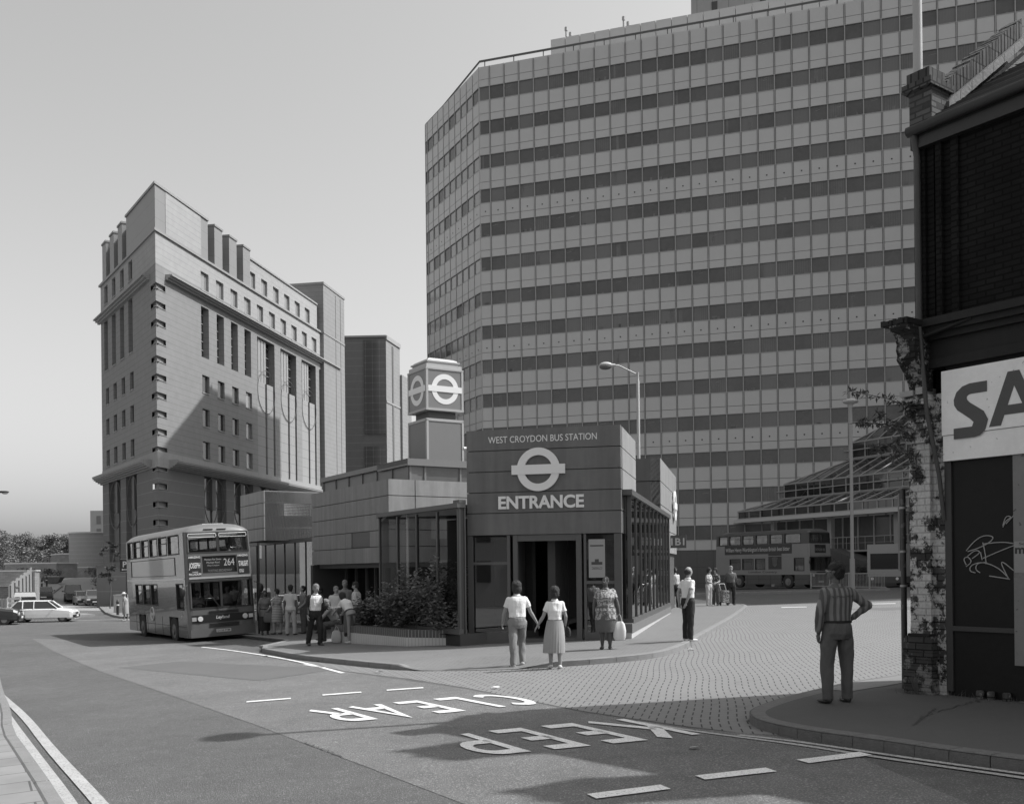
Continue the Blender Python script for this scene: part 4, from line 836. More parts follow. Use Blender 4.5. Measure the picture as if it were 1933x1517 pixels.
# ================================================================ derelict corner shop on the right
PB = Vector((5.35, 13.45, 0)); fd = Vector((.584, -.812, 0)); bd_ = Vector((.812, .584, 0)); FD = Fr(PB, fd); sooty = brickmat('sooty_brick', .014, .01, .005, paint=None, bump=.6, var=.3)
peel = brickmat('peeling_painted_brick', .07, .045, .028, .235, .09, paint=.5, thr=.49, bump=.9, var=.3, psc=3.4, ms=.008); peel2 = brickmat('peeling_base_brick', .085, .06, .03, .235, .09, paint=.22, thr=.53, bump=.9, var=.3, psc=3.0, ms=.008)
blackw = mat('black_paint', .009, .75, .25, 3, .2, 15, streak=.5); blackb = mat('black_board', .011, .5, .25, 1.5, .15, 10, spec=.2)
shop = thing('derelict_shop', 'soot-black derelict corner shop with peeling pilaster, boarded front and SA sign', 'shop', (6.2, 13, .1))
LF = 9.0; DP = 2.6
mb = MB(); wall(mb, FD, .12, LF, 4.95, 7.5, (), o=-.02)
q0, q1 = PB+fd*.12-FD.n*.02, PB+fd*LF; q2, q3 = q1+bd_*DP, q0+bd_*DP
for a, b in ((q1, q2), (q2, q3)): mb.quad((a.x, a.y, 0), (b.x, b.y, 0), (b.x, b.y, 7.5), (a.x, a.y, 7.5))
mb.poly([tuple(q1[:2])+(0,), tuple(q2[:2])+(0,), tuple(q2[:2])+(9.0,), tuple((q1+bd_*2.1)[:2])+(9.2,), tuple(q1[:2])+(7.6,)]); mb.quad(tuple(q2[:2])+(7.5,), tuple(q3[:2])+(7.5,), tuple(q3[:2])+(9.0,), tuple(q2[:2])+(9.0,))
# gable wall facing the bus lane
gp_ = [(0, .0), (0, 7.75), (.35, 7.8), (2.3, 9.2), (2.5, 9.1), (DP, 9.0), (DP, 0)]
FG2 = Fr(PB+fd*.1, bd_)
for o in (0, .25):
    mb.poly([tuple((PB+fd*(.12+o)+bd_*a)[:2])+(z,) for a, z in gp_])
part('brick_wall', mb, sooty, shop)
mb = MB() # brick strips beside the corner
mb.fb(FD, .42, .5, 4.95, 7.5, -.02, .05); mb.fb(FD, .1, .26, 4.95, 7.5, -.02, .03); mb.fb(FD, .62, .72, 4.95, 7.4, -.02, .03); part('brick_pilaster_strip', mb, sooty, shop)
# roof: slates between the eaves and the raking parapet
slate = mat('slate_roof', .035, .6, .35, 2, .6, 12, spec=.4, line=(1, .11, .035, 2.0))
mb = MB(); mb.hexa([FD.p(.35, 7.5, .1), FD.p(LF, 7.5, .1), FD.p(LF, 8.88, -2.3), FD.p(.35, 8.88, -2.3), FD.p(.35, 7.6, .1), FD.p(LF, 7.6, .1), FD.p(LF, 8.98, -2.3), FD.p(.35, 8.98, -2.3)])
mb.hexa([FD.p(.35, 8.88, -2.3), FD.p(LF, 8.88, -2.3), FD.p(LF, 8.45, -2.7), FD.p(.35, 8.45, -2.7), FD.p(.35, 8.98, -2.3), FD.p(LF, 8.98, -2.3), FD.p(LF, 8.55, -2.7), FD.p(.35, 8.55, -2.7)]); part('roof', mb, slate, shop)
# individual slate courses for relief
mb = MB()
for k in range(17):
    t = k*.14; z = 7.62+t*.6; o = .1-t; mb.hexa([FD.p(.35, z-.01, o), FD.p(LF, z-.01, o), FD.p(LF, z-.01, o-.13), FD.p(.35, z-.01, o-.13), FD.p(.35, z+.018, o), FD.p(LF, z+.018, o), FD.p(LF, z+.075, o-.13), FD.p(.35, z+.075, o-.13)])
part('slate_courses', mb, slate, shop)
copb = brickmat('coping_brick', .10, .06, .03, .11, .3, bump=.8, var=.3)
mb = MB(); bump_ = random.Random(3)
def rake(t): return 7.80+.73*(t-.3)  # height of the parapet line
t = .35
while t < 2.3: # upright bricks of the coping, then a tile course and a stone fillet below
    z = rake(t); o0 = -t; h = .26+bump_.uniform(-.015, .015)
    for s0, s1 in ((.1, .36),): mb.hexa([FD.p(s0, z+.16, o0), FD.p(s1, z+.16, o0), FD.p(s1, z+.16+.05, o0-.066), FD.p(s0, z+.21, o0-.066), FD.p(s0, z+.16+h, o0), FD.p(s1, z+.16+h, o0), FD.p(s1, z+.21+h, o0-.066), FD.p(s0, z+.21+h, o0-.066)])
    t += .082
part('coping_bricks', mb, copb, shop)
mb = MB(); t = .3
while t < 2.3:
    z = rake(t); zz = rake(t+.28)
    mb.hexa([FD.p(.06, z+.02, -t), FD.p(.42, z+.02, -t), FD.p(.42, zz+.02, -t-.27), FD.p(.06, zz+.02, -t-.27), FD.p(.06, z+.15, -t), FD.p(.42, z+.15, -t), FD.p(.42, zz+.15, -t-.27), FD.p(.06, zz+.15, -t-.27)]); t += .28
part('coping_tiles', mb, mat('coping_tile', .13, .8, .3, 4, .5, 20), shop)
mb = MB(); t = .1
while t < 2.3:
    z = rake(t); zz = rake(t+.12); w_ = .44+bump_.uniform(0, .04)
    mb.hexa([FD.p(.36, z-.28, -t), FD.p(w_, z-.28, -t), FD.p(w_, zz-.28, -t-.12), FD.p(.36, zz-.28, -t-.12), FD.p(.36, z-.12, -t), FD.p(w_, z-.16, -t), FD.p(w_, zz-.16, -t-.12), FD.p(.36, zz-.12, -t-.12)]); t += .12
part('mortar_fillet', mb, mat('pale_mortar', .13, .9, .25, 6, .8, 30), shop)
# kneeler block at the foot of the parapet
mb = MB(); mb.fb(FD, .06, .38, 7.5, 8.07, -.35, .05); part('kneeler', mb, brickmat('kneeler_brick', .12, .05, .05, .225, .075, bump=.8, var=.3), shop)
mb = MB(); mb.fb(FD, .0, .42, 8.07, 8.17, -.42, .13); mb.fb(FD, .03, .36, 8.17, 8.33, -.3, .06); part('kneeler_cap', mb, copb, shop)
# gutter and downpipe, eaves board
mb = MB(); mb.tube([FD.p(.1, 7.52, .16), FD.p(LF, 7.66, .16)], .07, 8); mb.fb(FD, .1, LF, 7.3, 7.5, 0, .1); part('gutter', mb, mat('iron_black', .02, .5, .2, 5), shop)
mb = MB(); mb.tube([FD.p(.17, 7.5, .14), FD.p(.17, 7.2, .06), FD.p(.17, 4.98, .05)], .045, 8); mb.tube([FD.p(.33, 4.9, .30), FD.p(.37, 3.8, .22), FD.p(.47, 3.0, .12), FD.p(.5, 2.4, .06)], .028, 7); part('downpipe', mb, mat('pipe_black', .05, .5, .3, 4), shop)
mb = MB() # cornice above the shopfront
for z0, z1, o in ((4.9, 5.0, .26), (4.82, 4.9, .2), (4.74, 4.82, .13), (4.5, 4.74, .06), (4.38, 4.5, .1)): mb.fb(FD, .3, LF, z0, z1, -.1, o)
mb.tube([FD.p(.35, 4.78, .24), FD.p(.98, 4.9, .2)], .025, 6); part('shop_cornice', mb, blackw, shop)
# pilaster: shaft, side strip, plinth, capital, console
def jag(mb, F, s0, s1, z0, z1, o0, o1, r, seed=1, n=6):
    """slightly irregular masonry block"""
    rr = random.Random(seed); zs = [z0+(z1-z0)*i/n for i in range(n+1)]; R = []
    for z in zs:
        a, b, c = rr.uniform(-r, r), rr.uniform(-r, r), rr.uniform(-r, r); R.append([F.p(s0+a, z, o1+c), F.p(s1+b, z, o1+c), F.p(s1+b, z, o0), F.p(s0+a, z, o0)])
    mb.rings(R, smooth=False)
mb = MB(); jag(mb, FD, .05, .345, .88, 3.86, -.1, .13, .004, 2, 33); part('pilaster_shaft', mb, peel, shop)
mb = MB(); jag(mb, FD, .345, .505, .1, 4.05, -.1, .05, .004, 3, 44); part('pilaster_side', mb, peel, shop)
mb = MB(); rr = random.Random(5); z = .06
while z < .86:
    a = rr.uniform(-.008, .012); mb.fb(FD, -.02+a, .40+rr.uniform(-.02, .01), z, z+.083, -.1, .2+rr.uniform(-.01, .008)); z += .09
mb.fb(FD, .0, .38, .06, .9, -.08, .185); part('pilaster_base', mb, peel2, shop)
mb = MB(); mb.fb(FD, .05, .36, .9, .93, -.1, .2); part('broken_ledge', mb, blackw, shop)
mb = MB()
for z0, z1, o, e in ((3.86, 3.92, .17, .02), (3.92, 3.99, .21, .04), (3.99, 4.04, .18, .03)): mb.fb(FD, .05-e, .36+e*.3, z0, z1, -.1, o)
mb.fb(FD, .04, .355, 3.42, 3.46, -.1, .155); part('capital', mb, peel, shop)
mb = MB(); mb.fb(FD, -.0, .19, 4.04, 4.11, -.1, .25); mb.fb(FD, .21, .31, 4.05, 4.14, -.1, .22); part('loose_brick', mb, mat('white_brick', .33, .8, .2, 6, .4, 30), shop)
def console(nm, s0, s1, m, sc=1):
    pr = [(0, 4.1), (.12, 4.1), (.16, 4.2), (.24, 4.33), (.36, 4.44), (.42, 4.5), (.40, 4.56), (.43, 4.62), (.41, 4.7), (.44, 4.76), (.47, 4.82), (.55, 4.86), (.58, 4.92), (0, 4.99)]
    mb = MB(); n = len(pr); A = [FD.p(s0, z, o) for o, z in pr]+[FD.p(s1, z, o) for o, z in pr]
    mb.add(A, [tuple(range(n-1, -1, -1)), tuple(range(n, 2*n))]+[(i, (i+1) % n, n+(i+1) % n, n+i) for i in range(n)]); return part(nm, mb, m, shop)
console('console_bracket', .07, .33, brickmat('flaking_plaster', .03, .03, .03, paint=.27, thr=.55, bump=1, var=.3, psc=4.5))
mb = MB(); rr = random.Random(8)
for i in range(9): mb.fb(FD, -.04+i*.043, .0+i*.043, 4.93+rr.uniform(-.01, .01), 4.99+rr.uniform(-.01, .012), -.1, .62+rr.uniform(-.03, .01))
part('console_top', mb, blackw, shop)
# sign board with lettering, trimmed lower board
sg = mat('grubby_sign_white', .8, .6, .13, 1.6, .08, 8, spot=(16, .72, .6)); mb = MB(); mb.fb(FD, .515, 4.2, 3.485, 4.31, .03, .12); sb = part('sign_board', mb, sg, shop); mb = MB(); mb.fb(FD, .522, 4.2, 3.155, 3.478, .03, .105); part('lower_sign_board', mb, sg, shop)
ink = mat('sign_letter_grey', .075, .6, .1, 2); mb = MB()
def bandpts(mb, F, pl, wd, o, th=.003):
    for q in stroke(pl, wd):
        P = [F.p(a.x, a.y, o+th) for a in q]; mb.poly(P)
def polyo(mb, F, pts, o): mb.poly([F.p(a, b, o) for a, b in pts])
zc = 3.79
S_ = [(1.125, 4.10), (.87, 4.10)]+arc(.86, 3.93, .175, .17, 90, 180, 6)+[(.685, 3.87), (.72, 3.79), (.93, 3.63)]+[(.955, 3.585), (.93, 3.545), (.68, 3.545), (.68, 3.405), (.99, 3.405)]
S2 = [(.99, 3.405)]+arc(.99, 3.545, .14, .14, -90, 0, 5)+[(1.13, 3.60), (1.10, 3.68), (.87, 3.88), (.855, 3.93), (.88, 3.955), (1.125, 3.955), (1.125, 4.10)]
S_pts = [(x, z+.135*0) for x, z in S_+S2]
dz = .09
quads = []
L_ = [(1.125, 4.10), (.90, 4.10), (.80, 4.075), (.72, 4.01), (.685, 3.92), (.69, 3.85), (.73, 3.785), (.925, 3.64), (.955, 3.60), (.925, 3.555), (.68, 3.555)]
R_ = [(1.125, 3.965), (.92, 3.965), (.875, 3.955), (.855, 3.93), (.86, 3.90), (.885, 3.87), (.93, 3.83), (1.10, 3.70), (1.13, 3.60), (1.10, 3.48), (1.00, 3.42)]
# S drawn as a strip between an outer and an inner outline
O_ = [(1.125, 4.10), (.90, 4.10), (.80, 4.075), (.72, 4.01), (.685, 3.92), (.69, 3.85), (.73, 3.785), (.90, 3.655), (.945, 3.61), (.925, 3.555), (.68, 3.555)]
I_ = [(1.125, 3.965), (.92, 3.965), (.89, 3.96), (.862, 3.94), (.86, 3.915), (.872, 3.89), (.90, 3.86), (1.08, 3.73), (1.135, 3.62), (1.06, 3.46), (.68, 3.42)]
for i in range(len(O_)-1): mb.poly([FD.p(a, b, .124) for a, b in (O_[i], O_[i+1], I_[i+1], I_[i])])
polyo(mb, FD, [(.945, 3.61), (1.135, 3.62), (1.10, 3.5), (1.03, 3.435), (.96, 3.42), (.68, 3.42), (.68, 3.555), (.925, 3.555)], .1245)
for sx in (0,):
    polyo(mb, FD, [(1.145, 3.52), (1.295, 3.52), (1.53, 4.165), (1.385, 4.165)], .124); polyo(mb, FD, [(1.385, 4.165), (1.53, 4.165), (1.80, 3.52), (1.66, 3.52), (1.46, 4.0)], .1242); polyo(mb, FD, [(1.33, 3.645), (1.65, 3.645), (1.62, 3.76), (1.37, 3.76)], .1244)
part('sign_lettering', mb, ink, sb)
# shutters, stall riser, frame, boards
mb = MB(); mb.fb(FD, .505, LF, .05, 4.4, -.1, 0); part('shopfront', mb, blackw, shop)
mb = MB(); mb.fb(FD, .6, 3.2, 1.02, 3.15, 0, .03); mb.fb(FD, .6, 1.75, .14, .98, 0, .035); part('window_board', mb, blackb, shop)
mb = MB(); mb.fb(FD, .51, .6, .2, 3.15, 0, .06); mb.fb(FD, .6, 3.2, .98, 1.04, 0, .07); part('timber_frame', mb, mat('dark_timber', .04, .6, .2, 4), shop)
mb = MB(); mb.fb(FD, 1.41, 2.9, .59, 3.25, .035, .075); bp_ = part('plywood_panel', mb, mat('plywood', .2, .8, .15, 2, .2, 12, spot=(14, .7, .5)), shop)
mb = MB(); mb.fb(FD, 1.42, 2.0, 1.72, 2.1, .076, .079); pp = part('bill_poster', mb, mat('poster_pale', .27, .7, .1, 6), bp_)
text('ma', FD, 1.53, 1.985, .2, .075, mat('poster_ink', .03, .7), pp, o=.08, ext=.001, bold=.03, name='poster_lettering'); text('Soc', FD, 1.54, 2.07, .12, .03, bpy.data.materials['poster_ink'], pp, o=.08, ext=.001, name='poster_small_lettering')
mb = MB(); mb.fb(FD, 1.415, 1.9, 1.66, 1.74, .0762, .0775); part('torn_paper', mb, mat('torn_paper', .2, .8, .5, 15), bp_)
gm = mat('spray_paint', .34, .7, .2, 8); mb = MB()
gl = [[(.78, 2.0), (.9, 2.13), (1.02, 2.19), (1.15, 2.17), (1.1, 2.1), (.95, 2.03), (.8, 1.99)], [(1.0, 2.08), (1.25, 2.1), (1.42, 2.07)], [(1.0, 2.1), (1.03, 1.97), (1.04, 1.83)], [(.78, 1.82), (.74, 1.9), (.8, 1.93), (.86, 1.86), (.78, 1.8)], [(.8, 1.93), (.9, 2.01), (.98, 1.98), (.86, 1.9)], [(.97, 1.98), (.99, 1.88)], [(1.42, 2.06), (1.2, 1.98), (1.0, 1.9)], [(.9, 1.72), (.82, 1.74), (.84, 1.82), (1.0, 1.86), (1.2, 1.78), (1.32, 1.66)], [(.96, 1.72), (.9, 1.76), (.92, 1.84), (1.05, 1.85)], [(1.32, 1.65), (1.2, 1.9), (1.42, 1.72)], [(1.08, 1.68), (1.34, 1.64)], [(1.26, 2.28), (1.3, 2.36), (1.38, 2.4), (1.3, 2.42), (1.26, 2.3)], [(1.3, 2.32), (1.42, 2.44)]]
for pl_ in gl:
    q = smooth_path(pl_, 3); mb.tube([FD.p(a, z, .036) for a, z in q], .007, 5)
part('graffiti', mb, gm, shop)
# weeds and rubble at the wall foot
mb = MB(); rr = random.Random(2)
for i in range(220):
    s = rr.choice((rr.uniform(-.1, 1.6), rr.gauss(.15, .1))); p = FD.p(s, .12, rr.uniform(.03, .3)); h = rr.uniform(.03, .13); mb.poly([p, p+Vector((.006, 0, 0)), p+Vector((rr.gauss(0, .04), rr.gauss(0, .04), h))])
for i in range(60):
    p = FD.p(.17+rr.gauss(0, .012), .16, .22); mb.poly([p, p+Vector((.008, 0, 0)), p+Vector((rr.gauss(0, .03), rr.gauss(0, .03), rr.uniform(.1, .3)))])
tag(solo('weeds', mb, mat('dry_grass', .13, .9, .3, 9), 'dry weeds along the foot of the derelict shop', 'weeds', tuple(FD.p(.4, .1, .2))), kind='stuff')
mb = MB()
for s, r in ((.98, .05), (1.12, .045), (1.32, .05)): mb = MB(); mb.lathe([(r*1.2, 0), (r, .03), (r, .13), (r*.8, .15)], FD.p(s, .1, .1), 10); part('exposed_stump', mb, peel2, shop)
for a, z1 in ((2.7, 11.7), (5.6, 12.3)):
    mb = MB(); mb.fb(FD, a, a+.9, 8.9, z1, -2.3, -1.7); mb.fb(FD, a-.06, a+.96, z1-.35, z1-.2, -2.36, -1.64); ch = part('chimney', mb, sooty, shop)
    for q in (.2, .65): mb = MB(); mb.lathe([(.11, 0), (.09, .4), (.1, .42)], FD.p(a+q, z1, -2.0), 12); part('chimney_pot', mb, sooty, ch)
# buddleia rooted in the pilaster
bud = thing('buddleia', 'wild leafy shrub growing out of the top of the peeling pilaster', 'shrub', tuple(FD.p(.05, 3.6, .15)))
mbL, mbS = MB(), MB(); rr = random.Random(12)
def camp(x, y, Y): # helper: a point seen at (x, y) from the pavement at depth Y
    u = (x-966)*cr-(y-1078)*sr; v = (x-966)*sr+(y-1078)*cr; return Vector((u*Y/1900, Y, 1.8-v*Y/1900))
bl_ = [[(1722, 790), (1700, 762), (1675, 752), (1640, 745), (1600, 738)], [(1728, 812), (1700, 800), (1675, 790), (1655, 778)], [(1730, 830), (1700, 812), (1670, 800), (1640, 798), (1618, 797)], [(1728, 835), (1705, 822), (1688, 835), (1668, 848), (1650, 843)], [(1732, 870), (1715, 850), (1692, 852), (1685, 862)], [(1735, 800), (1722, 770), (1712, 760)], [(1745, 860), (1738, 885), (1748, 900)], [(1735, 790), (1745, 770), (1755, 785)], [(1735, 845), (1728, 865), (1730, 890)]]
for bi, b in enumerate(bl_):
    P = [camp(x, y, 13.3-.06*i) for i, (x, y) in enumerate(b)]; PP = []
    for a, c in zip(P, P[1:]): PP += [a.lerp(c, k/5) for k in range(5)]
    PP.append(P[-1]); mbS.tube(PP, [.009-.006*i/len(PP) for i in range(len(PP))], 5)
    for i, p in enumerate(PP):
        den = (5 if i < len(PP)*.45 else 9 if i > len(PP)*.75 else 4)+(4 if bi in (2, 3, 5) else 0)
        for _ in range(den):
            d = Vector((rr.gauss(0, 1), rr.gauss(0, 1), rr.gauss(-.3, .8))).normalized(); L__ = rr.uniform(.05, .105); s_ = d.cross(Vector((rr.gauss(0, 1), rr.gauss(0, 1), 1))).normalized(); o = p+d*.01
            mbL.add([o, o+d*L__*.4+s_*L__*.16, o+d*L__, o+d*L__*.4-s_*L__*.16], [(0, 1, 2, 3)])
for _ in range(170):
    p = camp(1735+rr.gauss(0, 13), 850+rr.gauss(0, 45), 13.25); d = Vector((rr.gauss(0, 1), rr.gauss(0, 1), rr.gauss(-.5, .7))).normalized(); L__ = rr.uniform(.03, .075); s_ = d.cross(Vector((0, 1, .3))).normalized(); mbL.add([p, p+d*L__*.4+s_*L__*.18, p+d*L__, p+d*L__*.4-s_*L__*.18], [(0, 1, 2, 3)])
part('leaves', mbL, leafmat('buddleia_leaf', .075), bud); part('stems', mbS, bark, bud)
# ================================================================ street furniture
galv = mat('galvanised', .36, .5, .08, 3, metal=.3); pole_m = mat('painted_column', .24, .5, .12, 2); blk = mat('black_iron', .03, .5, .2, 4); whitep = mat('white_plastic', .62, .6, .06, 3)
# tall column behind the corner shop
t = thing('lamp_column', 'tall lamp column standing close behind the derelict shop corner', 'lamp column', (5.72, 14.0, .12)); mb = MB()
mb.tube([(5.72, 14.0, .1), (5.72, 14.0, 1.6)], .095, 14); mb.tube([(5.72, 14.0, 1.6), (5.72, 14.0, 11.2)], [.075, .06], 14); part('column', mb, galv, t)
mb = MB(); mb.lathe([(.06, 0), (.12, .03), (.3, .1), (.36, .2), (.3, .3), (.12, .36), (.02, .38)], (5.72, 14.0, 11.15), 24); part('lantern', mb, galv, t)
# sign post in front of it
t = thing('sign_post', 'dark round post with its narrow sign plate seen edge on, at the pavement corner', 'sign post', (5.38, 13.84, .11)); mb = MB(); mb.tube([(5.385, 13.84, .1), (5.385, 13.84, 1.55)], .04, 12); mb.tube([(5.385, 13.84, 1.55), (5.385, 13.84, 2.87)], .036, 12); part('post', mb, mat('post_dark', .045, .5, .3, 3, spot=(7, .6, 2.4)), t)
mb = MB(); mb.hexa([(5.345, 13.86, 1.75), (5.36, 13.86, 1.75), (5.45, 14.16, 1.75), (5.435, 14.16, 1.75), (5.345, 13.86, 2.82), (5.36, 13.86, 2.82), (5.45, 14.16, 2.82), (5.435, 14.16, 2.82)]); pl_ = part('sign_plate', mb, mat('sign_back', .13, .6, .15, 3), t)
mb = MB(); [mb.lathe([(.05, 0), (.05, .03)], (5.385, 13.84, z), 12) for z in (2.0, 2.6, 1.53)]; part('clip', mb, galv, t)
# street lamp above the station
t = thing('street_lamp', 'street lamp with a cranked arm and one lantern rising behind the station roof', 'street lamp', (6.9, 54, .1)); mb = MB()
def pt(x, y, Y): u = (x-966)*cr-(y-1078)*sr; v = (x-966)*sr+(y-1078)*cr; return (u*Y/1900, Y, 1.8-v*Y/1900)
b0 = pt(1203.5, 702, 54); mb.tube([(b0[0], 54, .1), (b0[0], 54, b0[2]-.5), (b0[0], 54, b0[2]-.45), (b0[0], 54, b0[2])], [.1, .085, .06, .055], 12); part('column', mb, galv, t)
a1, a2, a3 = pt(1201, 706, 54), pt(1168, 690, 53.6), pt(1156, 689, 53.5); mb = MB(); mb.tube([a1, a2, a3], .035, 8); part('arm', mb, galv, t)
h = Vector(pt(1145, 691, 53.3)); mb = MB(); mb.ell(h+Vector((-.05, 0, .08)), (.34, .2, .14), 16, 8); mb.tube([h+Vector((.2, 0, .04)), h+Vector((.45, 0, .05))], [.1, .07], 8); lh = part('lantern', mb, mat('lantern_top', .5, .5), t); mb = MB(); mb.ell(h+Vector((-.08, 0, -.03)), (.33, .2, .16), 16, 8); part('bowl', mb, mat('lamp_bowl', .12, .2), lh)
# disc-topped lamp in the bus apron
t = thing('disc_lamp', 'post-top lamp with a flat saucer head in front of the atrium', 'street lamp', (22.6, 66.5, .38)); p0, p1 = pt(1609, 1113, 66.5), pt(1606, 766, 66.5); mb = MB(); mb.tube([(p0[0], 66.5, .3), (p0[0], 66.5, 2.4)], .17, 12); mb.tube([(p0[0], 66.5, 2.4), (p0[0], 66.5, p1[2])], [.12, .1], 12); part('column', mb, mat('column_grey', .30, .5), t)
mb = MB(); mb.lathe([(.1, -.1), (.16, .05), (.18, .12), (.45, .2), (.52, .3), (.46, .38), (.2, .47), (.02, .49)], (p0[0], 66.5, p1[2]), 24); part('saucer_lantern', mb, mat('saucer', .42, .5), t)
# lamp whose head pokes in at the left edge
t = thing('street_lamp', 'lamp head on an arm poking in at the left edge of the view', 'street lamp', (-23.5, 42, -.7)); q = Vector(pt(8, 928, 42)); mb = MB(); mb.tube([(-23.8, 42, -.75), (-23.8, 42, q.z-.3)], [.1, .06], 10); part('column', mb, pole_m, t); mb = MB(); mb.tube([(-23.8, 42, q.z-.3), (-23.2, 42, q.z-.02), (q.x-.2, 42, q.z)], .03, 8); part('arm', mb, pole_m, t); mb = MB(); mb.ell(q, (.2, .1, .045), 14, 7); mb.tube([q+Vector((-.3, 0, 0)), q], .05, 6); lh = part('lantern', mb, blk, t); mb = MB(); mb.ell(q+Vector((.02, 0, -.04)), (.15, .08, .06), 12, 6); part('bowl', mb, mat('bowl2', .4, .2), lh)
# bus stop pole
t = thing('bus_stop_pole', 'dark bus stop pole beside the front of the near bus', 'bus stop', (-9.3, 38.2, -.45)); p = pt(488, 1100, 38.2); mb = MB(); mb.tube([(p[0], 38.2, -.5), (p[0], 38.2, 3.0)], .04, 10); mb.tube([(p[0], 38.2, 1.0), (p[0], 38.2, 1.4)], .08, 10); part('post', mb, blk, t); mb = MB(); mb.box(p[0]-.02, p[0]+.02, 38.24, 38.6, 2.4, 2.9); part('flag', mb, mat('flag', .2, .6), t)
# parking sign
t = thing('parking_sign', 'dark parking sign with a white letter P and arrow left of the bus', 'road sign', (-23.8, 62, -.7)); mb = MB(); p = Vector(pt(237, 1067, 62)); mb.tube([(p.x+.02, 62.05, -.75), (p.x+.02, 62.05, p.z+.4)], .045, 8); part('post', mb, blk, t)
FP = Fr((p.x-.36, 62), (1, 0)); mb = MB(); mb.fb(FP, 0, .66, p.z-.42, p.z+.42, -.02, .02); sp_ = part('plate', mb, mat('sign_plate_dark', .03, .5), t); wh = mat('sign_lettering_white', .6, .5); text('P', FP, .3, p.z+.08, .24, .36, wh, sp_, o=.022, ext=.002, bold=.02, name='letter')
mb = MB(); mb.fb(FP, .16, .5, p.z-.27, p.z-.22, .022, .026); mb.fb(FP, .12, .2, p.z-.29, p.z-.2, .022, .0262); mb.fb(FP, .02, .64, p.z-.4, p.z-.385, .022, .024); mb.fb(FP, .02, .64, p.z+.385, p.z+.4, .022, .024); part('arrow', mb, wh, sp_)
# guard rail in front of the stair
t = thing('guard_rail', 'pedestrian guard rail of thin bars below the stair wall', 'railing', (23, 71, .4)); g0, g1 = Vector(pt(1530, 1105, 73)), Vector(pt(1672, 1104, 66)); Fg = Fr(g0, g1-g0); L_ = (g1-g0).length; zb = .38; mb = MB(); mb.fb(Fg, 0, L_, zb+1.0, zb+1.06, -.03, .03); mb.fb(Fg, 0, L_, zb+.1, zb+.15, -.03, .03); part('rails', mb, galv, t); mb = MB()
for i in range(int(L_/.14)): mb.fb(Fg, i*.14, i*.14+.02, zb+.1, zb+1.0, -.01, .01)
part('infill_bars', mb, galv, t)
for i in range(int(L_/2)+1): mb = MB(); mb.fb(Fg, i*2, i*2+.07, zb-.05, zb+1.1, -.04, .04); part('post', mb, galv, t)
kerb('apron_island_kerb', [(10.5, 63.5), (22.5, 62.4), (23.6, 62.9), (23.4, 63.8), (10.5, 65.0)], 1, kerb_m, h=.14, w=.3); sheet('apron_island', [[(10.5, 63.5), (22.5, 62.4), (23.6, 62.9), (23.4, 63.8), (10.5, 65.0)]], .135, pave_m)
# ---- bollards by the side road
bo0 = thing('bollard', 'black bollard beside the pavement box, nearest the side road corner', 'bollard', (-24.7, 63, gz(-24.7, 63)+.1), group='black bollards', local=True); mb = MB(); mb.lathe([(.09, 0), (.085, .75), (.1, .78), (.1, .84), (.085, .87), (.07, .95), (.02, 1.0)], (0, 0, 0), 12); part('shaft', mb, blk, bo0); mb = MB(); mb.lathe([(.088, .6), (.09, .6), (.09, .68), (.088, .68)], (0, 0, 0), 12); part('band', mb, whitep, bo0)
for x, y, l_ in ((-52.8, 113, 'left of two black bollards in front of the parked hatchback on the bank'), (-53.5, 115.7, 'right-hand black bollard farther up the bank by the skip')):
    c = copy_tree(bo0); c.location = (x, y, gz(x, y)); c.scale = (1.1, 1.1, 1.3); c['label'] = l_
mb = MB(); mb.box(-.42, .42, -.3, .3, 0, 1.15); mb.box(-.45, .45, -.33, .33, 1.15, 1.22); mb.box(-.35, .35, -.31, -.3, .2, 1.0); solo('utility_box', mb, mat('cabinet_grey', .38, .6, .08, 2), 'pale grey cabinet on the pavement behind the woman in the hat', 'cabinet', (-26.0, 67, gz(-26, 67)+.1), local=True)
# road works barrier
t = thing('barrier_board', 'white slatted road works barrier leaning beside the jeep', 'barrier', (-29.9, 60.4, gz(-29.9, 60)+.0), rz=.1, local=True); mb = MB(); [mb.box(-.4, .4, -.02, .02, z, z+.12) for z in (.35, .65, .95, 1.2)]; part('board', mb, whitep, t)
for x in (-.36, .36): mb = MB(); mb.hexa([(x-.03, -.2, 0), (x+.03, -.2, 0), (x+.03, -.14, 0), (x-.03, -.14, 0), (x-.03, 0, 1.35), (x+.03, 0, 1.35), (x+.03, .05, 1.35), (x-.03, .05, 1.35)]); part('leg', mb, whitep, t)
for i, (x, y, l_) in enumerate(((-30.4, 61.6, 'pale rubble heap at the foot of the barrier'), (-32.6, 62.6, 'sandbag pile left of the barrier'), (-29.2, 61.4, 'scraps of white sheeting on the kerb under the jeep'))):
    mb = MB(); rr = random.Random(i)
    for k in range(9): mb.ell((rr.gauss(0, .35), rr.gauss(0, .15), .06+.05*k % .2), (rr.uniform(.08, .22), .12, rr.uniform(.04, .1)), 8, 5)
    solo('rubble_heap', mb, mat('rubble', .45, .9, .3, 4), l_, 'rubble', (x, y, gz(x, y)+.08), local=True)
t = thing('site_fence', 'pale slatted hoarding at the extreme left beside the barrier', 'fence', (-31.7, 61.6, gz(-31.7, 61)), local=True); mb = MB(); [mb.box(-1.6+i*.2, -1.6+i*.2+.16, -.02, .02, .1, 1.25) for i in range(13)]; part('boards', mb, mat('hoarding', .36, .8, .1, 3), t); mb = MB(); [mb.box(x, x+.08, .02, .1, 0, 1.2) for x in (-1.55, -.3, .9)]; mb.box(-1.6, 1.0, .02, .06, .4, .5); part('posts', mb, bark, t)
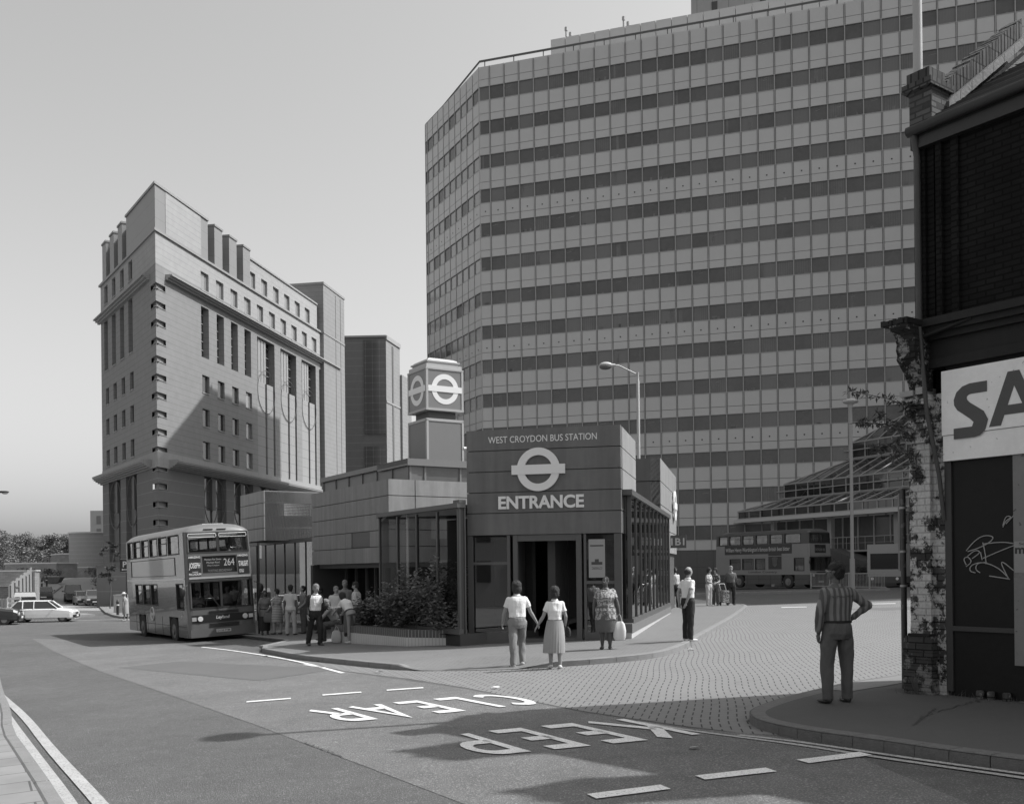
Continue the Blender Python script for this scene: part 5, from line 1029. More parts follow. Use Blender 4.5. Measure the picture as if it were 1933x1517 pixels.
# ================================================================ buildings and walls far left
bw_l = brickmat('wall_brick', .30, .25, .2, .45, .15, var=.1, bump=.2); cap_w = mat('white_coping', .6, .7)
def block(name, label, cat, pts, z0, z1, m, cap=.12, capm=cap_w, grow=.1):
    c = sum((Vector((p[0], p[1], 0)) for p in pts), Vector())/len(pts); t = thing(name, label, cat, (c.x, c.y, z0)); mb = MB(); mb.prism(pts, z0, z1); part('wall', mb, m, t)
    if cap: mb = MB(); mb.prism([(p[0]+(p[0]-c.x)/math.dist(p, c[:2])*grow, p[1]+(p[1]-c.y)/math.dist(p, c[:2])*grow) for p in pts], z1, z1+cap); part('coping', mb, capm, t)
    return t
dm = mat('drum_brick', .26, .85, .08, .6, .2, 5, line=(1, .62, .04, 1.35)); t = thing('brick_drum', 'round windowless brick drum beside the side road', 'drum building', (-62.5, 152, .5)); mb = MB(); mb.lathe([(4.2, -1), (4.2, 8.1)], (-62.3, 152, 0), 48, smooth=True); part('wall', mb, dm, t); mb = MB(); mb.lathe([(4.2, 8.1), (4.35, 8.1), (4.35, 8.3), (.1, 8.35)], (-62.3, 152, 0), 48, smooth=False); part('coping', mb, mat('drum_cap', .5, .7), t)
block('boundary_building', 'long low brick wall building with a white coping below the trees', 'wall', [(-68.5, 136), (-61.1, 135), (-60, 139), (-68, 141)], 0, 3.5, bw_l, .18)
block('plant_room', 'small flat-roofed brick plant room between the trees and the drum', 'outbuilding', [(-74.6, 163), (-71.0, 158), (-66.0, 157), (-68, 166)], 0, 5.2, bw_l, .2)
block('plant_room', 'low brick lean-to with a pale door at the foot of the drum', 'outbuilding', [(-64.0, 146), (-61.5, 146), (-61.2, 150), (-64, 150)], 0, 3.0, bw_l, .1)
block('brick_wall', 'dark brick boundary wall at the extreme left behind the fence', 'wall', [(-42, 76), (-37.0, 74.6), (-37.3, 76), (-42, 77.5)], -1, 1.0, bw_l, .08, mat('cap_dark', .12, .8))
block('stepped_wall', 'taller brick wall behind the timber fence with a stepped top', 'wall', [(-52, 93), (-44.1, 93), (-44.6, 95), (-52, 95)], -1, 2.3, bw_l, .1, cap_w)
block('stepped_wall', 'dark brick pier wall at the right end of the timber fence', 'wall', [(-49, 97), (-45.6, 96.5), (-45.8, 97.5), (-49, 98)], -1, 1.9, mat('pier_brick', .08, .9), .1, mat('cap_dark3', .1, .8))
block('planter_wall', 'dark brick retaining wall beside the sapling at the foot of the brick office', 'wall', [(-35.5, 86), (-31, 84), (-31, 99), (-34.8, 99)], -1.5, 2.6, d_low, .1, mat('cap_dark4', .14, .8))
t = thing('timber_fence', 'pale vertical board fence stepping down the bank at the left', 'fence', (-37, 84, -.8)); F_ = Fr((-35.5, 71), (-7.0, 18.0), True); mb = MB()
for i in range(24): zt = 1.0+.055*i-(.12 if i % 4 < 2 else 0); mb.fb(F_, i*.8, i*.8+.74, -1.2, zt+.35, -.05, .05)
part('boards', mb, mat('pale_timber', .27, .85, .15, 2, line=(0, .2, .03, .6)), t); mb = MB(); [mb.fb(F_, i*3.2, i*3.2+.1, -1.2, 1.2+i*.16, -.14, -.05) for i in range(7)]; part('posts', mb, bark, t)
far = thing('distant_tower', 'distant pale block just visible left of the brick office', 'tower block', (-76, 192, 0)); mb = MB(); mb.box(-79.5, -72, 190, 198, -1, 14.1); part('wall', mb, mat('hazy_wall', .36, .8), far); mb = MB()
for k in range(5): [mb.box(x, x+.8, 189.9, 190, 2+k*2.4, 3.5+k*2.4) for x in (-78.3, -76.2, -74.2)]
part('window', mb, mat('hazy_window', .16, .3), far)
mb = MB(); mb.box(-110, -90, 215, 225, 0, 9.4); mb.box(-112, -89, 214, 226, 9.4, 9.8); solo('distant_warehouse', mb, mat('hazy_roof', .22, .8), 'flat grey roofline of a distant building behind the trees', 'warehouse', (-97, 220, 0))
t = thing('skip', 'rusty builders skip with planks on the bank beside the bollards', 'skip', (-54.2, 118.8, gz(-54.2, 118.8)+.1), local=True); t.scale = (.62, .62, .5); mb = MB(); mb.hexa([(-1.2, -.8, .2), (1.2, -.8, .2), (1.2, .8, .2), (-1.2, .8, .2), (-1.9, -.9, 1.5), (1.9, -.9, 1.5), (1.9, .9, 1.5), (-1.9, .9, 1.5)]); part('body', mb, mat('skip_body', .1, .8, .3, 2), t); mb = MB(); [mb.ell((x, 0, 1.55), (.9, .7, .25), 10, 6) for x in (-.8, .6)]; part('rubble_load', mb, mat('rubble2', .25, .9, .4, 3), t)
# trees
def tree(name, label, x, y, h, r, n, ls, seed, m=lf2, group='trees beyond the low wall', cat='tree', zb=None, trunk=.3, base=.3, nl=70):
    rr = random.Random(seed); z = gz(x, y) if zb is None else zb; t = thing(name, label, cat, (x, y, z), group=group); mb = MB(); mb.tube([(x, y, z-.3), (x+.1, y, z+h*.3), (x+rr.uniform(-.3, .3), y, z+h*.6)], [trunk, trunk*.7, trunk*.3], 8)
    C_ = []
    for k in range(n):
        a = rr.uniform(0, 6.28); el = rr.uniform(-.5, 1); q = r*rr.uniform(.35, .95); c = Vector((x+q*math.cos(a)*math.cos(el), y+q*math.sin(a)*math.cos(el), z+h*base+(h*(1-base))*(.5+.45*math.sin(el*1.5)*rr.uniform(.7, 1)))); C_.append(c)
        if k % 3 == 0: mb.tube([(x, y, z+h*.35), ((x+c.x)/2, (y+c.y)/2, (z+h*.4+c.z)/2), tuple(c)], [trunk*.35, trunk*.2, trunk*.06], 5)
    part('trunk', mb, bark, t); mb = MB()
    for c in C_: q = r*rr.uniform(.16, .3); leaves(mb, c, (q, q, q*.8), nl, ls, rr, .7, .2)
    part('crown', mb, m, t); return t
for i, (x, y, h, r, l_) in enumerate(((-79, 150, 7.6, 5.5, 'nearest leafy tree filling the left edge of the view'), (-85, 172, 7.3, 5, 'broad tree behind the low coped wall, second from the left'), (-82, 182, 8.0, 4.5, 'middle tree of the belt with a bushy rounded top'), (-82, 194, 7.2, 5.5, 'tree to the right of the middle of the belt'), (-87, 205, 7.0, 5, 'last tree of the belt before the brick drum'), (-80, 196, 6.2, 4, 'tree whose lower crown touches the flat-roofed plant room'))):
    tree('broadleaf_tree', l_, x, y, h, r, 80, .36, 20+i, nl=150, base=.12)
tree('sapling', 'thin young tree in front of the brick office wall by the side road', -31.2, 78, 5.6, .8, 16, .2, 40, lf3, 'street saplings', 'sapling', trunk=.06, base=.25)
def bush(label, x, y, r, h, seed, m=lf3, group='bushes by the side road', ls=.22, n=10):
    rr = random.Random(seed); z = gz(x, y); t = thing('bush', label, 'bush', (x, y, z), group=group); mb = MB()
    for k in range(n): a = rr.uniform(0, 6.28); q = r*rr.uniform(0, .8); leaves(mb, (x+q*math.cos(a), y+q*math.sin(a), z+h*rr.uniform(.25, .8)), (r*.4, r*.4, h*.3), 70, ls, rr, .7, 0)
    part('foliage', mb, m, t); mb = MB(); mb.tube([(x, y, z-.1), (x, y, z+h*.6)], [.04, .02], 5); part('stem', mb, bark, t)
for i, (x, y, r, h, l_) in enumerate(((-27.5, 74, 1.0, 1.9, 'dark bush overhanging behind the rear of the near bus'), (-39.6, 96, .9, 1.5, 'dark hedge bush left of the sapling'), (-45.6, 112, 1.3, 1.6, 'dark low bush farther up along the retaining wall'), (-49.6, 121, 1.6, 1.7, 'dark low bush near the foot of the drum'), (-61.5, 128, 1.6, 1.3, 'rough grey-green bush before the low coped wall'), (-58.5, 127.5, 1.3, 1.2, 'bush at the right end before the low coped wall'))): bush(l_, x, y, r, h, 60+i)
for i, (x, y, r, h, l_) in enumerate(((27.6, 79.0, 1.4, 1.6, 'dark shrub nearest the side-on bus cab'), (29.0, 82, 1.8, 2.6, 'low dark shrub behind the guard rail'), (28.8, 82.5, 1.5, 2.0, 'rounded dark shrub between the far bus and the stair wall'))): bush(l_, x, y, r, h, 80+i, group='shrubs below the atrium stair')
# ---- surroundings on the photographer's side and to the left (they are mirrored in the station glass)
random.seed(30)
def terrace(name, label, x0, x1, y0, y1, h, m, front):
    t = thing(name, label, 'house', ((x0+x1)/2, (y0+y1)/2, 0), group='houses across the road'); mb = MB(); mb.box(x0, x1, y0, y1, -1.2, h); part('wall', mb, m, t); mb = MB(); mx = (x0+x1)/2; my = (y0+y1)/2
    if front == 'y': mb.hexa([(x0-.2, y0-.3, h), (x1+.2, y0-.3, h), (x1+.2, y1+.3, h), (x0-.2, y1+.3, h), (x0-.2, my, h+2.8), (x1+.2, my, h+2.8), (x1+.2, my+.05, h+2.8), (x0-.2, my+.05, h+2.8)])
    else: mb.hexa([(x0-.3, y0-.2, h), (x1+.3, y0-.2, h), (x1+.3, y1+.2, h), (x0-.3, y1+.2, h), (mx, y0-.2, h+3), (mx+.05, y0-.2, h+3), (mx+.05, y1+.2, h+3), (mx, y1+.2, h+3)])
    part('roof', mb, slate, t)
    for k in range(2):
        for j in range(3):
            if front == 'y': xx = x0+(x1-x0)*(.15+.3*j); mb = MB(); mb.box(xx, xx+1.2, y1, y1+.06, 1+3*k, 2.6+3*k)
            else: yy = y0+(y1-y0)*(.15+.3*j); mb = MB(); mb.box(x1, x1+.06, yy, yy+1.2, 1+3*k, 2.6+3*k)
            part('window', mb, win_dark, t)
pale_r = mat('pale_render', .42, .8, .08, 1)
terrace('terraced_house', 'pale rendered gabled shop house left of the frame, mirrored in the station glass', -49, -39, 54, 66, 5.4, pale_r, 'x')
terrace('terraced_house', 'sooty brick house left of the frame between the pale one and the bend', -44, -36, 37, 50, 5.5, sooty, 'x')
terrace('terraced_house', 'brick house left of the frame next to the pale one', -44, -36, 20, 34, 6.5, bw_l, 'x')
for i in range(4): terrace('terraced_house', ['first', 'second', 'third', 'fourth'][i]+' brick terraced house behind the photographer', -26+i*9, -17.3+i*9, -26, -17, 7.0, bw_l if i % 2 else pale_r, 'y')
for i, (x, y) in enumerate(((-35, 30), (-31, 38), (-30, 30), (-34, 18))): tree('broadleaf_tree', ['tree before the brick house left of the frame', 'tree before the sooty house left of the frame', 'street tree left of the frame near the road', 'tree at the bend left of the frame'][i], x, y, 8, 3.4, 30, .4, 50+i, group='street trees outside the view') 
# ================================================================ vehicles
tyre = mat('tyre', .025, .8, .1, 8); rim_m = mat('wheel_rim', .16, .5, .2, 6); chrome = mat('bright_trim', .6, .25, metal=.6); lampg = mat('lamp_glass', .65, .15, spec=.8); rubber = mat('window_rubber', .02, .6); seat_m = mat('bus_seat', .12, .8, .3, 9); busglass = glassmat('bus_glass', .55, 1.6, .02, amt=.06); inner = mat('bus_interior', .26, .7); bwhite = mat('bus_lettering', .62, .5); bblack = mat('advert_black', .02, .4)
def bus(name, label, loc, F, roll, pitch, scheme, scale=1.0):
    H0 = .27; t = thing(name, label, 'bus', loc, math.atan2(-F[0], F[1]), local=True); t.rotation_euler = (rad(pitch), rad(roll), math.atan2(-F[0], F[1])); t.scale = (scale,)*3
    body_m, skirt_m, top_m, roof_m = scheme['body'], scheme['skirt'], scheme['top'], scheme['roof']
    R = Fr((1.25, -4.78), (0, 1)); L = Fr((-1.25, 4.62), (0, -1)); FT = Fr((1.25, 4.78), (-1, 0)); BK = Fr((-1.25, -4.78), (1, 0))
    def wp(p):
        x, y, z = p; k = max(0, z-2.35)
        if y > 3.4: y -= k*.06*(y-3.4)/1.38
        if y < -4: y += k*.03
        return (x*(1-k*.014), y, z)
    up = [(.3, 1.3), (1.5, 2.7), (2.92, 4.1), (4.32, 5.5), (5.74, 6.98), (7.2, 8.75)]; lo = [(1.55, 2.68), (2.9, 4.05), (4.25, 5.25)]; cab = (8.12, 9.05)
    uh = [(a, b, 3.36, 4.06, .06) for a, b in up]; lh = [(a, b, 1.42, 2.24, .06) for a, b in lo]+[(cab[0], cab[1], 1.3, 2.24, .06)]
    arch = [(1.88, 3.16, .27, 1.0, .4), (6.88, 8.16, .27, 1.0, .4)]
    fu = [(.1, 1.22, 3.36, 4.08, .05), (1.26, 2.38, 3.36, 4.08, .05)]; fl = [(.1, 1.23, 1.32, 2.3, .05), (1.26, 2.4, 1.32, 2.3, .05)]; bb = [(.62, 1.9, 2.6, 3.22, .05)]
    luh = [(9.4-b, 9.4-a, 3.36, 4.06, .06) for a, b in up]; llh = [(9.4-b, 9.4-a, 1.42, 2.24, .06) for a, b in lo]; la = [(9.4-b-.0, 9.4-a, c, d, e) for a, b, c, d, e in arch]
    bands = [(H0, 1.0, skirt_m, 'lower_skirt'), (1.0, 3.3, body_m, 'body'), (3.3, 4.13, top_m, 'upper_body')]
    for z0, z1, m, nm in bands:
        mb = MB(); wall(mb, R, 0, 9.4, z0, z1, uh+lh+arch); wall(mb, L, 0, 9.4, z0, z1, luh+llh+la+([(.35, 1.45, .3, 2.3, .1)] if z0 < 3 else [])); wall(mb, FT, .16, 2.34, z0, z1, fu+fl+bb); wall(mb, BK, 0, 2.5, z0, z1, [(.4, 2.1, 3.4, 4.0, .05)])
        for cx, s in ((1.25, 1), (-1.25, -1)):
            q = [(cx-s*.16+s*.16*math.cos(rad(a)), 4.62+.16*math.sin(rad(a))) for a in range(0, 91, 15)]
            for (a, b), (c, d) in zip(q, q[1:]): mb.quad((a, b, z0), (c, d, z0), (c, d, z1), (a, b, z1))
        part(nm, mb.map(wp), m, t)
    # domed roof
    mb = MB(); ys = [-4.78, -4.74, -4.6, -4.3, -3, 0, 3, 4.1, 4.42, 4.62, 4.74, 4.78]; G_ = []
    for y in ys:
        e = max(0, abs(y)-4.3)/.48; fy = (1-e**2.2)**.5 if e < 1 else 0; row = []
        for k in range(17): u = -1+k/8; wdt = 1.25-(.16-math.sqrt(max(0, .16**2-max(0, y-4.62)**2)) if y > 4.62 else 0); row.append((u*wdt, y, 4.12+.30*(max(0, 1-abs(u)**3.2))**.6*fy))
        G_.append(row)
    vs = [p for r in G_ for p in r]; mb.add(vs, [(i*17+k, i*17+k+1, (i+1)*17+k+1, (i+1)*17+k) for i in range(len(ys)-1) for k in range(16)], True); part('roof', mb.map(wp), roof_m, t)
    mb = MB(); mb.box(-.55, .25, 3.1, 3.7, 4.38, 4.46); part('roof_hatch', mb, scheme.get('hatch', bwhite), t)
    mb = MB(); mb.box(-1.2, 1.2, -4.7, 4.5, .42, .5); mb.box(-1.2, 1.2, -4.7, 4.2, 2.4, 2.5); mb.box(-1.1, 1.1, -4.6, 4.5, .27, .42); fl_ = part('floor', mb, inner, t)
    mb = MB(); mb.box(-1.2, 1.2, -4.75, 4.3, 4.1, 4.12); mb.box(-1.18, 1.18, -4.7, 4.2, 2.36, 2.4); part('ceiling', mb, mat(name+'_ceiling', .5, .7), t)
    proto = None
    for i, y in enumerate([-3.9+.82*k for k in range(10)]):
        for x in (-.72, .72):
            for zf in ((2.5, .5) if (i < 7) else (2.5,)):
                if proto is None:
                    mb = MB(); mb.box(-.44, .44, -.2, .2, .38, .48); mb.box(-.44, .44, -.24, -.16, .42, .98); proto = part('seat', mb, seat_m, t); proto.location = (x, y, zf); mb = MB(); mb.tube([(-.4, -.2, .98), (-.4, -.2, 1.04), (.4, -.2, 1.04), (.4, -.2, .98)], .018, 6); g_ = part('grab_rail', mb, chrome, proto)
                else: c = copy_tree(proto, t); c.location = (x, y, zf)
    # glass and rubbers
    def pn(F_, h, nm='window', vent=False):
        mb = MB(); mb.quad(F_.p(h[0], h[2], -.05), F_.p(h[1], h[2], -.05), F_.p(h[1], h[3], -.05), F_.p(h[0], h[3], -.05)); o = part(nm, mb.map(wp), busglass, t)
        mb = MB(); a, b, c, d = h[:4]; k = .025
        for s0, s1, z0, z1 in ((a-k, a+k, c, d), (b-k, b+k, c, d), (a-k, b+k, c-k, c+k), (a-k, b+k, d-k, d+k)): mb.fb(F_, s0, s1, z0, z1, -.05, .012)
        if vent: mb.fb(F_, a, b, d-.26, d-.235, -.05, .0)
        part('surround', mb.map(wp), rubber, o); return o
    for i, h in enumerate(uh): pn(R, h, vent=i in (1, 2, 4))
    for i, h in enumerate(lh): pn(R, h, vent=i in (0, 1))
    for h in luh: pn(L, h)
    for h in llh: pn(L, h)
    for h in fu:
        o = pn(FT, h, 'upper_windscreen'); mb = MB(); a, b, c, d = h[:4]
        if scheme.get('vents'):
            mb.tube([FT.p(x, z, .02) for x, z in ((a+.05, d-.03), (b-.05, d-.03), (b-.03, d-.1), (b-.05, d-.16), (a+.05, d-.16), (a+.03, d-.1), (a+.05, d-.03))], .014, 6); part('vent_rim', mb.map(wp), bwhite, o)
    for h in fl: pn(FT, h, 'windscreen')
    mb = MB(); h = bb[0]; mb.fb(FT, h[0], h[1], h[2], h[3], -.09, -.05); bl = part('destination_box', mb.map(wp), bblack, t); mb = MB(); mb.quad(FT.p(h[0], h[2], -.012), FT.p(h[1], h[2], -.012), FT.p(h[1], h[3], -.012), FT.p(h[0], h[3], -.012)); part('glass_cover', mb.map(wp), glassmat(name+'_cover', .9, 1.45, .02), bl)
    # beading, bumper, grille, lights, wipers, mirrors
    mb = MB(); mb.fb(FT, .1, 2.4, 2.40, 2.47, 0, .03); mb.fb(R, .1, 9.3, 2.40, 2.45, 0, .02); part('beading', mb.map(wp), scheme.get('bead', chrome), t)
    mb = MB(); mb.fb(FT, .12, 2.38, .80, 1.08, .0, .015); mb.fb(FT, .16, 2.34, 1.14, 1.24, 0, .02) if False else None; gr = part('grille_band', mb, bblack, t)
    mb = MB(); [mb.fb(FT, .75, 1.85, z, z+.035, .012, .03) for z in (1.12, 1.17)]; [mb.fb(FT, .75, 1.85, z, z+.03, .0, .02) for z in (.62, .67, .72)]; part('grille_slat', mb, bblack, t)
    mb = MB(); mb.fb(FT, .05, 2.45, .27, .56, -.1, .035); mb.fb(R, 8.2, 9.4, .27, .56, -.1, .012); part('bumper', mb, skirt_m, t)
    for sgn in (0, 1):
        c = .42 if not sgn else 2.08; mb = MB(); cc = FT.p(c, .94, .03); mb.wheel(cc, (0, 1, 0), .095, .04, 20); part('headlight', mb, lampg, t); c2 = .2 if not sgn else 2.3; mb = MB(); mb.fb(FT, c2-.08, c2+.08, .87, 1.01, .01, .035); part('indicator', mb, mat(name+'_ind', .35, .3) if not sgn else lampg, t)
    for a0, a1, c in ((1.0, .72, 1.5), (1.55, 2.0, 1.2)):
        mb = MB(); mb.tube([FT.p(a0+.2*(1 if sgn else 1), 1.26, .04), FT.p(a1, 1.95, .05)], .014, 5); mb.tube([FT.p(a1-.06, 1.45, .05), FT.p(a1+.06, 2.2, .05)], .012, 5); part('wiper', mb.map(wp), bblack, t)
    for F_, s in ((FT, .02), (FT, 2.48)):
        mb = MB(); p = F_.p(s, 2.2, .05); q = F_.p(s+(-.22 if s < 1 else .22), 2.1, .2); mb.tube([p, q], .015, 6); mb.ell(q-Vector((0, 0, .15)), (.09, .04, .17), 10, 8); part('mirror', mb, bblack, t)
    mb = MB(); mb.fb(FT, .98, 1.52, .42, .53, .035, .045); pl = part('number_plate', mb, mat(name+'_plate', .5, .5), t); text(scheme['plate'], FT, 1.25, .475, .46, .075, bblack, pl, o=.047, ext=.001, bold=.01, name='plate_lettering')
    if scheme.get('driver', True):
        mb = MB(); c = Vector((.62, 4.05, 1.28)); mb.tube([c+Vector((.22*math.cos(k*.4), -.05*math.sin(k*.4), .2*math.sin(k*.4))) for k in range(17)], .016, 6); mb.tube([c, c+Vector((0, .3, -.4))], .03, 6); part('steering_wheel', mb, bblack, t); mb = MB(); mb.box(-1.1, 1.15, 4.3, 4.7, .9, 1.2); part('dashboard', mb, bblack, t)
    wh = None
    for x, y in ((1.12, -2.26), (1.12, 2.74), (-1.12, -2.26), (-1.12, 2.74)):
        mb = MB(); s = 1 if x > 0 else -1; mb.wheel((x, y, .5), (1, 0, 0), .51, .27, 28); w_ = part('wheel', mb, tyre, t); mb = MB(); mb.wheel((x+s*.13, y, .47), (1, 0, 0), .27, .02, 20); mb.wheel((x+s*.15, y, .47), (1, 0, 0), .13, .07, 14); part('rim', mb, rim_m, w_)
        for k in range(8): pass
    mb = MB(); [mb.fb(R, s-.01, s+.01, .27, 1.0, 0, .006) for s in (1.4, 3.4, 4.6, 5.8, 6.9, 8.15)]; mb.fb(R, .1, 9.3, .66, .675, 0, .006); part('panel_seams', mb, rubber, t)
    return t, R, L, FT, wp
def wtext(wp, *a, **k):
    o = text(*a, **k)
    for v in o.data.vertices: v.co = Vector(wp(v.co))
    return o
red = mat('bus_red', .125, .22, .06, .8, coat=.5, spec=.6); red2 = mat('bus_red_roof', .16, .35, .1, .6)
b1, R, L, FT, wp = bus('double_decker_bus', 'dark glossy double-decker numbered 264 pulling up at the left of the station', (-13.26, 41.2, -.76), (.545, -.839), 2.6, .5, dict(body=red, skirt=red, top=red, roof=red2, plate='D158 FYM', vents=True))
bx = [o for o in b1.children if o.name.startswith('destination_box')][0]
wtext(wp, '264', FT, 1.63, 2.98, .40, .26, bwhite, bx, o=-.045, ext=.001, bold=.0, name='route_number')
for i, (s_, w_) in enumerate((('Mitcham Fair Green', .62), ('Mitcham Road', .48), ('West Croydon', .44))): wtext(wp, s_, FT, 1.03, 3.1-.115*i, w_, .065, bwhite, bx, o=-.045, ext=.001, name='destination_line')
wtext(wp, 'TOOTING BROADWAY', FT, 1.27, 2.68, .9, .09, mat('blind_grey', .3, .6), bx, o=-.045, ext=.001, name='destination_name')
def advert(par, F_, s0, s1, z0, z1, words, lab):
    mb = MB(); mb.fb(F_, s0, s1, z0, z1, 0, .012); ad = part('advert_panel', mb.map(wp), bblack, par, lab)
    for w_, sc, zc_, ww, hh, sh in words: wtext(wp, w_, F_, sc, zc_, ww, hh, bwhite, ad, o=.014, ext=.001, bold=.02, shear=sh, name='advert_lettering')
advert(b1, FT, .1, .56, 2.52, 3.24, [('AMAZING', .33, 3.2, .44, .075, 0), ('JOSEPH', .33, 2.87, .42, .26, .2), ('LONDON', .34, 2.66, .2, .04, 0), ('PALLADIUM', .33, 2.58, .44, .08, 0)], 'black theatre advert with the word Joseph')
advert(b1, FT, 1.94, 2.36, 2.52, 3.24, [('AMAZING', 2.14, 3.2, .4, .075, 0), ('STARLIGHT', 2.15, 2.9, .36, .2, -.3), ('APOLLO', 2.06, 2.66, .18, .05, 0), ('VICTORIA', 2.06, 2.59, .18, .05, 0)], 'black theatre advert with slanting letters')
mb = MB()
mb.fb(R, .95, 8.1, 2.56, 2.58, 0, .02); mb.fb(R, .95, 8.1, 3.22, 3.24, 0, .02); mb.fb(R, .95, .97, 2.56, 3.24, 0, .02); mb.fb(R, 8.08, 8.1, 2.56, 3.24, 0, .02); part('advert_frame', mb.map(wp), rubber, b1)
def rd(par, F_, cs, cz, r, m):
    mb = MB(); mb.tube([F_.p(cs+r*math.cos(k*.2618), cz+r*math.sin(k*.2618), .006) for k in range(25)], r*.14, 5, caps=False); mb.fb(F_, cs-r*1.3, cs+r*1.3, cz-r*.2, cz+r*.2, 0, .012); part('side_roundel', mb, m, par)
rd(b1, R, 4.3, 1.05, .26, bwhite); text('H', R, 8.75, 1.05, .12, .17, bwhite, b1, o=.006, ext=.001, name='garage_code')
mb = MB(); mb.fb(FT, 1.0, 1.5, 2.4, 2.41, 0, .01); text('Leyland', FT, 1.25, .95, .5, .15, bwhite, b1, o=.018, ext=.002, bold=.01, name='maker_badge', shear=.2)
mb = MB(); [mb.fb(FT, a, b, 4.2, 4.225, -.03, .012) for a, b in ((.75, 1.1), (1.25, 1.6))]; part('roof_vent_slot', mb.map(wp), bblack, b1)
gb = mat('bus_pale_green', .20, .4, .08, 1); gd = mat('bus_dark_green', .06, .4, .08, 1)
b2, R2, L2, FT2, wp2 = bus('double_decker_bus', 'two-tone double-decker with a long beer advert, side on across the bus apron', (20.3, 78.7, .33), (.55, -.835), 0, 0, dict(body=gb, skirt=gd, top=gd, roof=gd, plate='B273 LPH', bead=gb, hatch=gd))
wp = wp2; mb = MB(); mb.fb(R2, 1.0, 7.9, 2.6, 3.3, 0, .012); ad = part('advert_panel', mb.map(wp2), bblack, b2)
wtext(wp2, "William Henry Worthington's famous British best bitter", R2, 4.4, 2.93, 6.6, .42, mat('advert_cream', .42, .6), ad, o=.014, ext=.001, bold=.01, name='advert_lettering')
mb = MB(); mb.fb(R2, 5.6, 6.9, 1.42, 2.6, 0, .012); ad2 = part('advert_flap', mb.map(wp2), bblack, b2, 'dark lower flap of the advert with a pale crest'); mb = MB(); mb.lathe([(.02, 0), (.22, .15), (.25, .45), (.3, .7), (.1, .75)], (0, 0, 0), 12, sy=.02); mb.map(lambda p: R2.p(6.25+p.x, 1.6+p.z, .016)); part('crest', mb, mat('crest_grey', .2, .6), ad2)
text('London Country', R2, 5.0, 1.2, 2.9, .2, bblack, b2, o=.006, ext=.001, bold=.01, name='operator_name')
bx2 = [o for o in b2.children if o.name.startswith('destination_box')][0]; wtext(wp2, 'CROYDON 408', FT2, 1.26, 2.85, 1.1, .2, mat('blind_green', .3, .6), bx2, o=-.045, ext=.001, name='destination_name')
# part of a third vehicle at the right
t = thing('single_decker_bus', 'pale single-decker bus front half hidden behind the peeling pilaster', 'bus', (28.6, 73.5, .42), rad(143), local=True); mb = MB()
prf = [(-1.2, 0), (1.2, 0)]
FT3 = Fr((1.2, 4.5), (-1, 0)); R3 = Fr((1.2, -4.5), (0, 1)); mb = MB(); wall(mb, FT3, 0, 2.4, .3, 2.9, [(.2, 2.2, 1.25, 2.35, .08)]); wall(mb, R3, 0, 9, .3, 2.9, [(a, a+1.5, 1.3, 2.2, .08) for a in (.4, 2.1, 3.8, 5.5, 7.2)]); mb.box(-1.2, 1.2, -4.5, 4.5, 2.9, 3.0); mb.quad((-1.2, 4.5, .3), (-1.2, -4.5, .3), (-1.2, -4.5, 2.9), (-1.2, 4.5, 2.9)); mb.quad((-1.2, -4.5, .3), (1.2, -4.5, .3), (1.2, -4.5, 2.9), (-1.2, -4.5, 2.9)); part('body', mb, mat('bus_cream', .28, .4, .05, 1), t)
mb = MB(); mb.box(-1.23, 1.23, -4.52, 4.53, .3, .75); part('skirt', mb, gd, t); mb = MB(); mb.fb(FT3, .2, 2.2, 1.25, 2.35, -.12, -.08); part('windscreen', mb, d_dark, t)
for a in (.4, 2.1, 3.8, 5.5, 7.2): mb = MB(); mb.fb(R3, a, a+1.5, 1.3, 2.2, -.12, -.08); part('window', mb, d_dark, t)
for x in (-.85, .85): mb = MB(); mb.wheel((x, 4.55, .6), (0, 1, 0), .1, .05); part('headlight', mb, lampg, t)
for x, y in ((1.05, -2.5), (1.05, 2.6), (-1.05, -2.5), (-1.05, 2.6)): mb = MB(); mb.wheel((x, y, .45), (1, 0, 0), .45, .25); part('wheel', mb, tyre, t)
mb = MB(); mb.box(-.5, .5, 4.0, 4.3, 3.0, 3.12); part('roof_vent', mb, bblack, t)
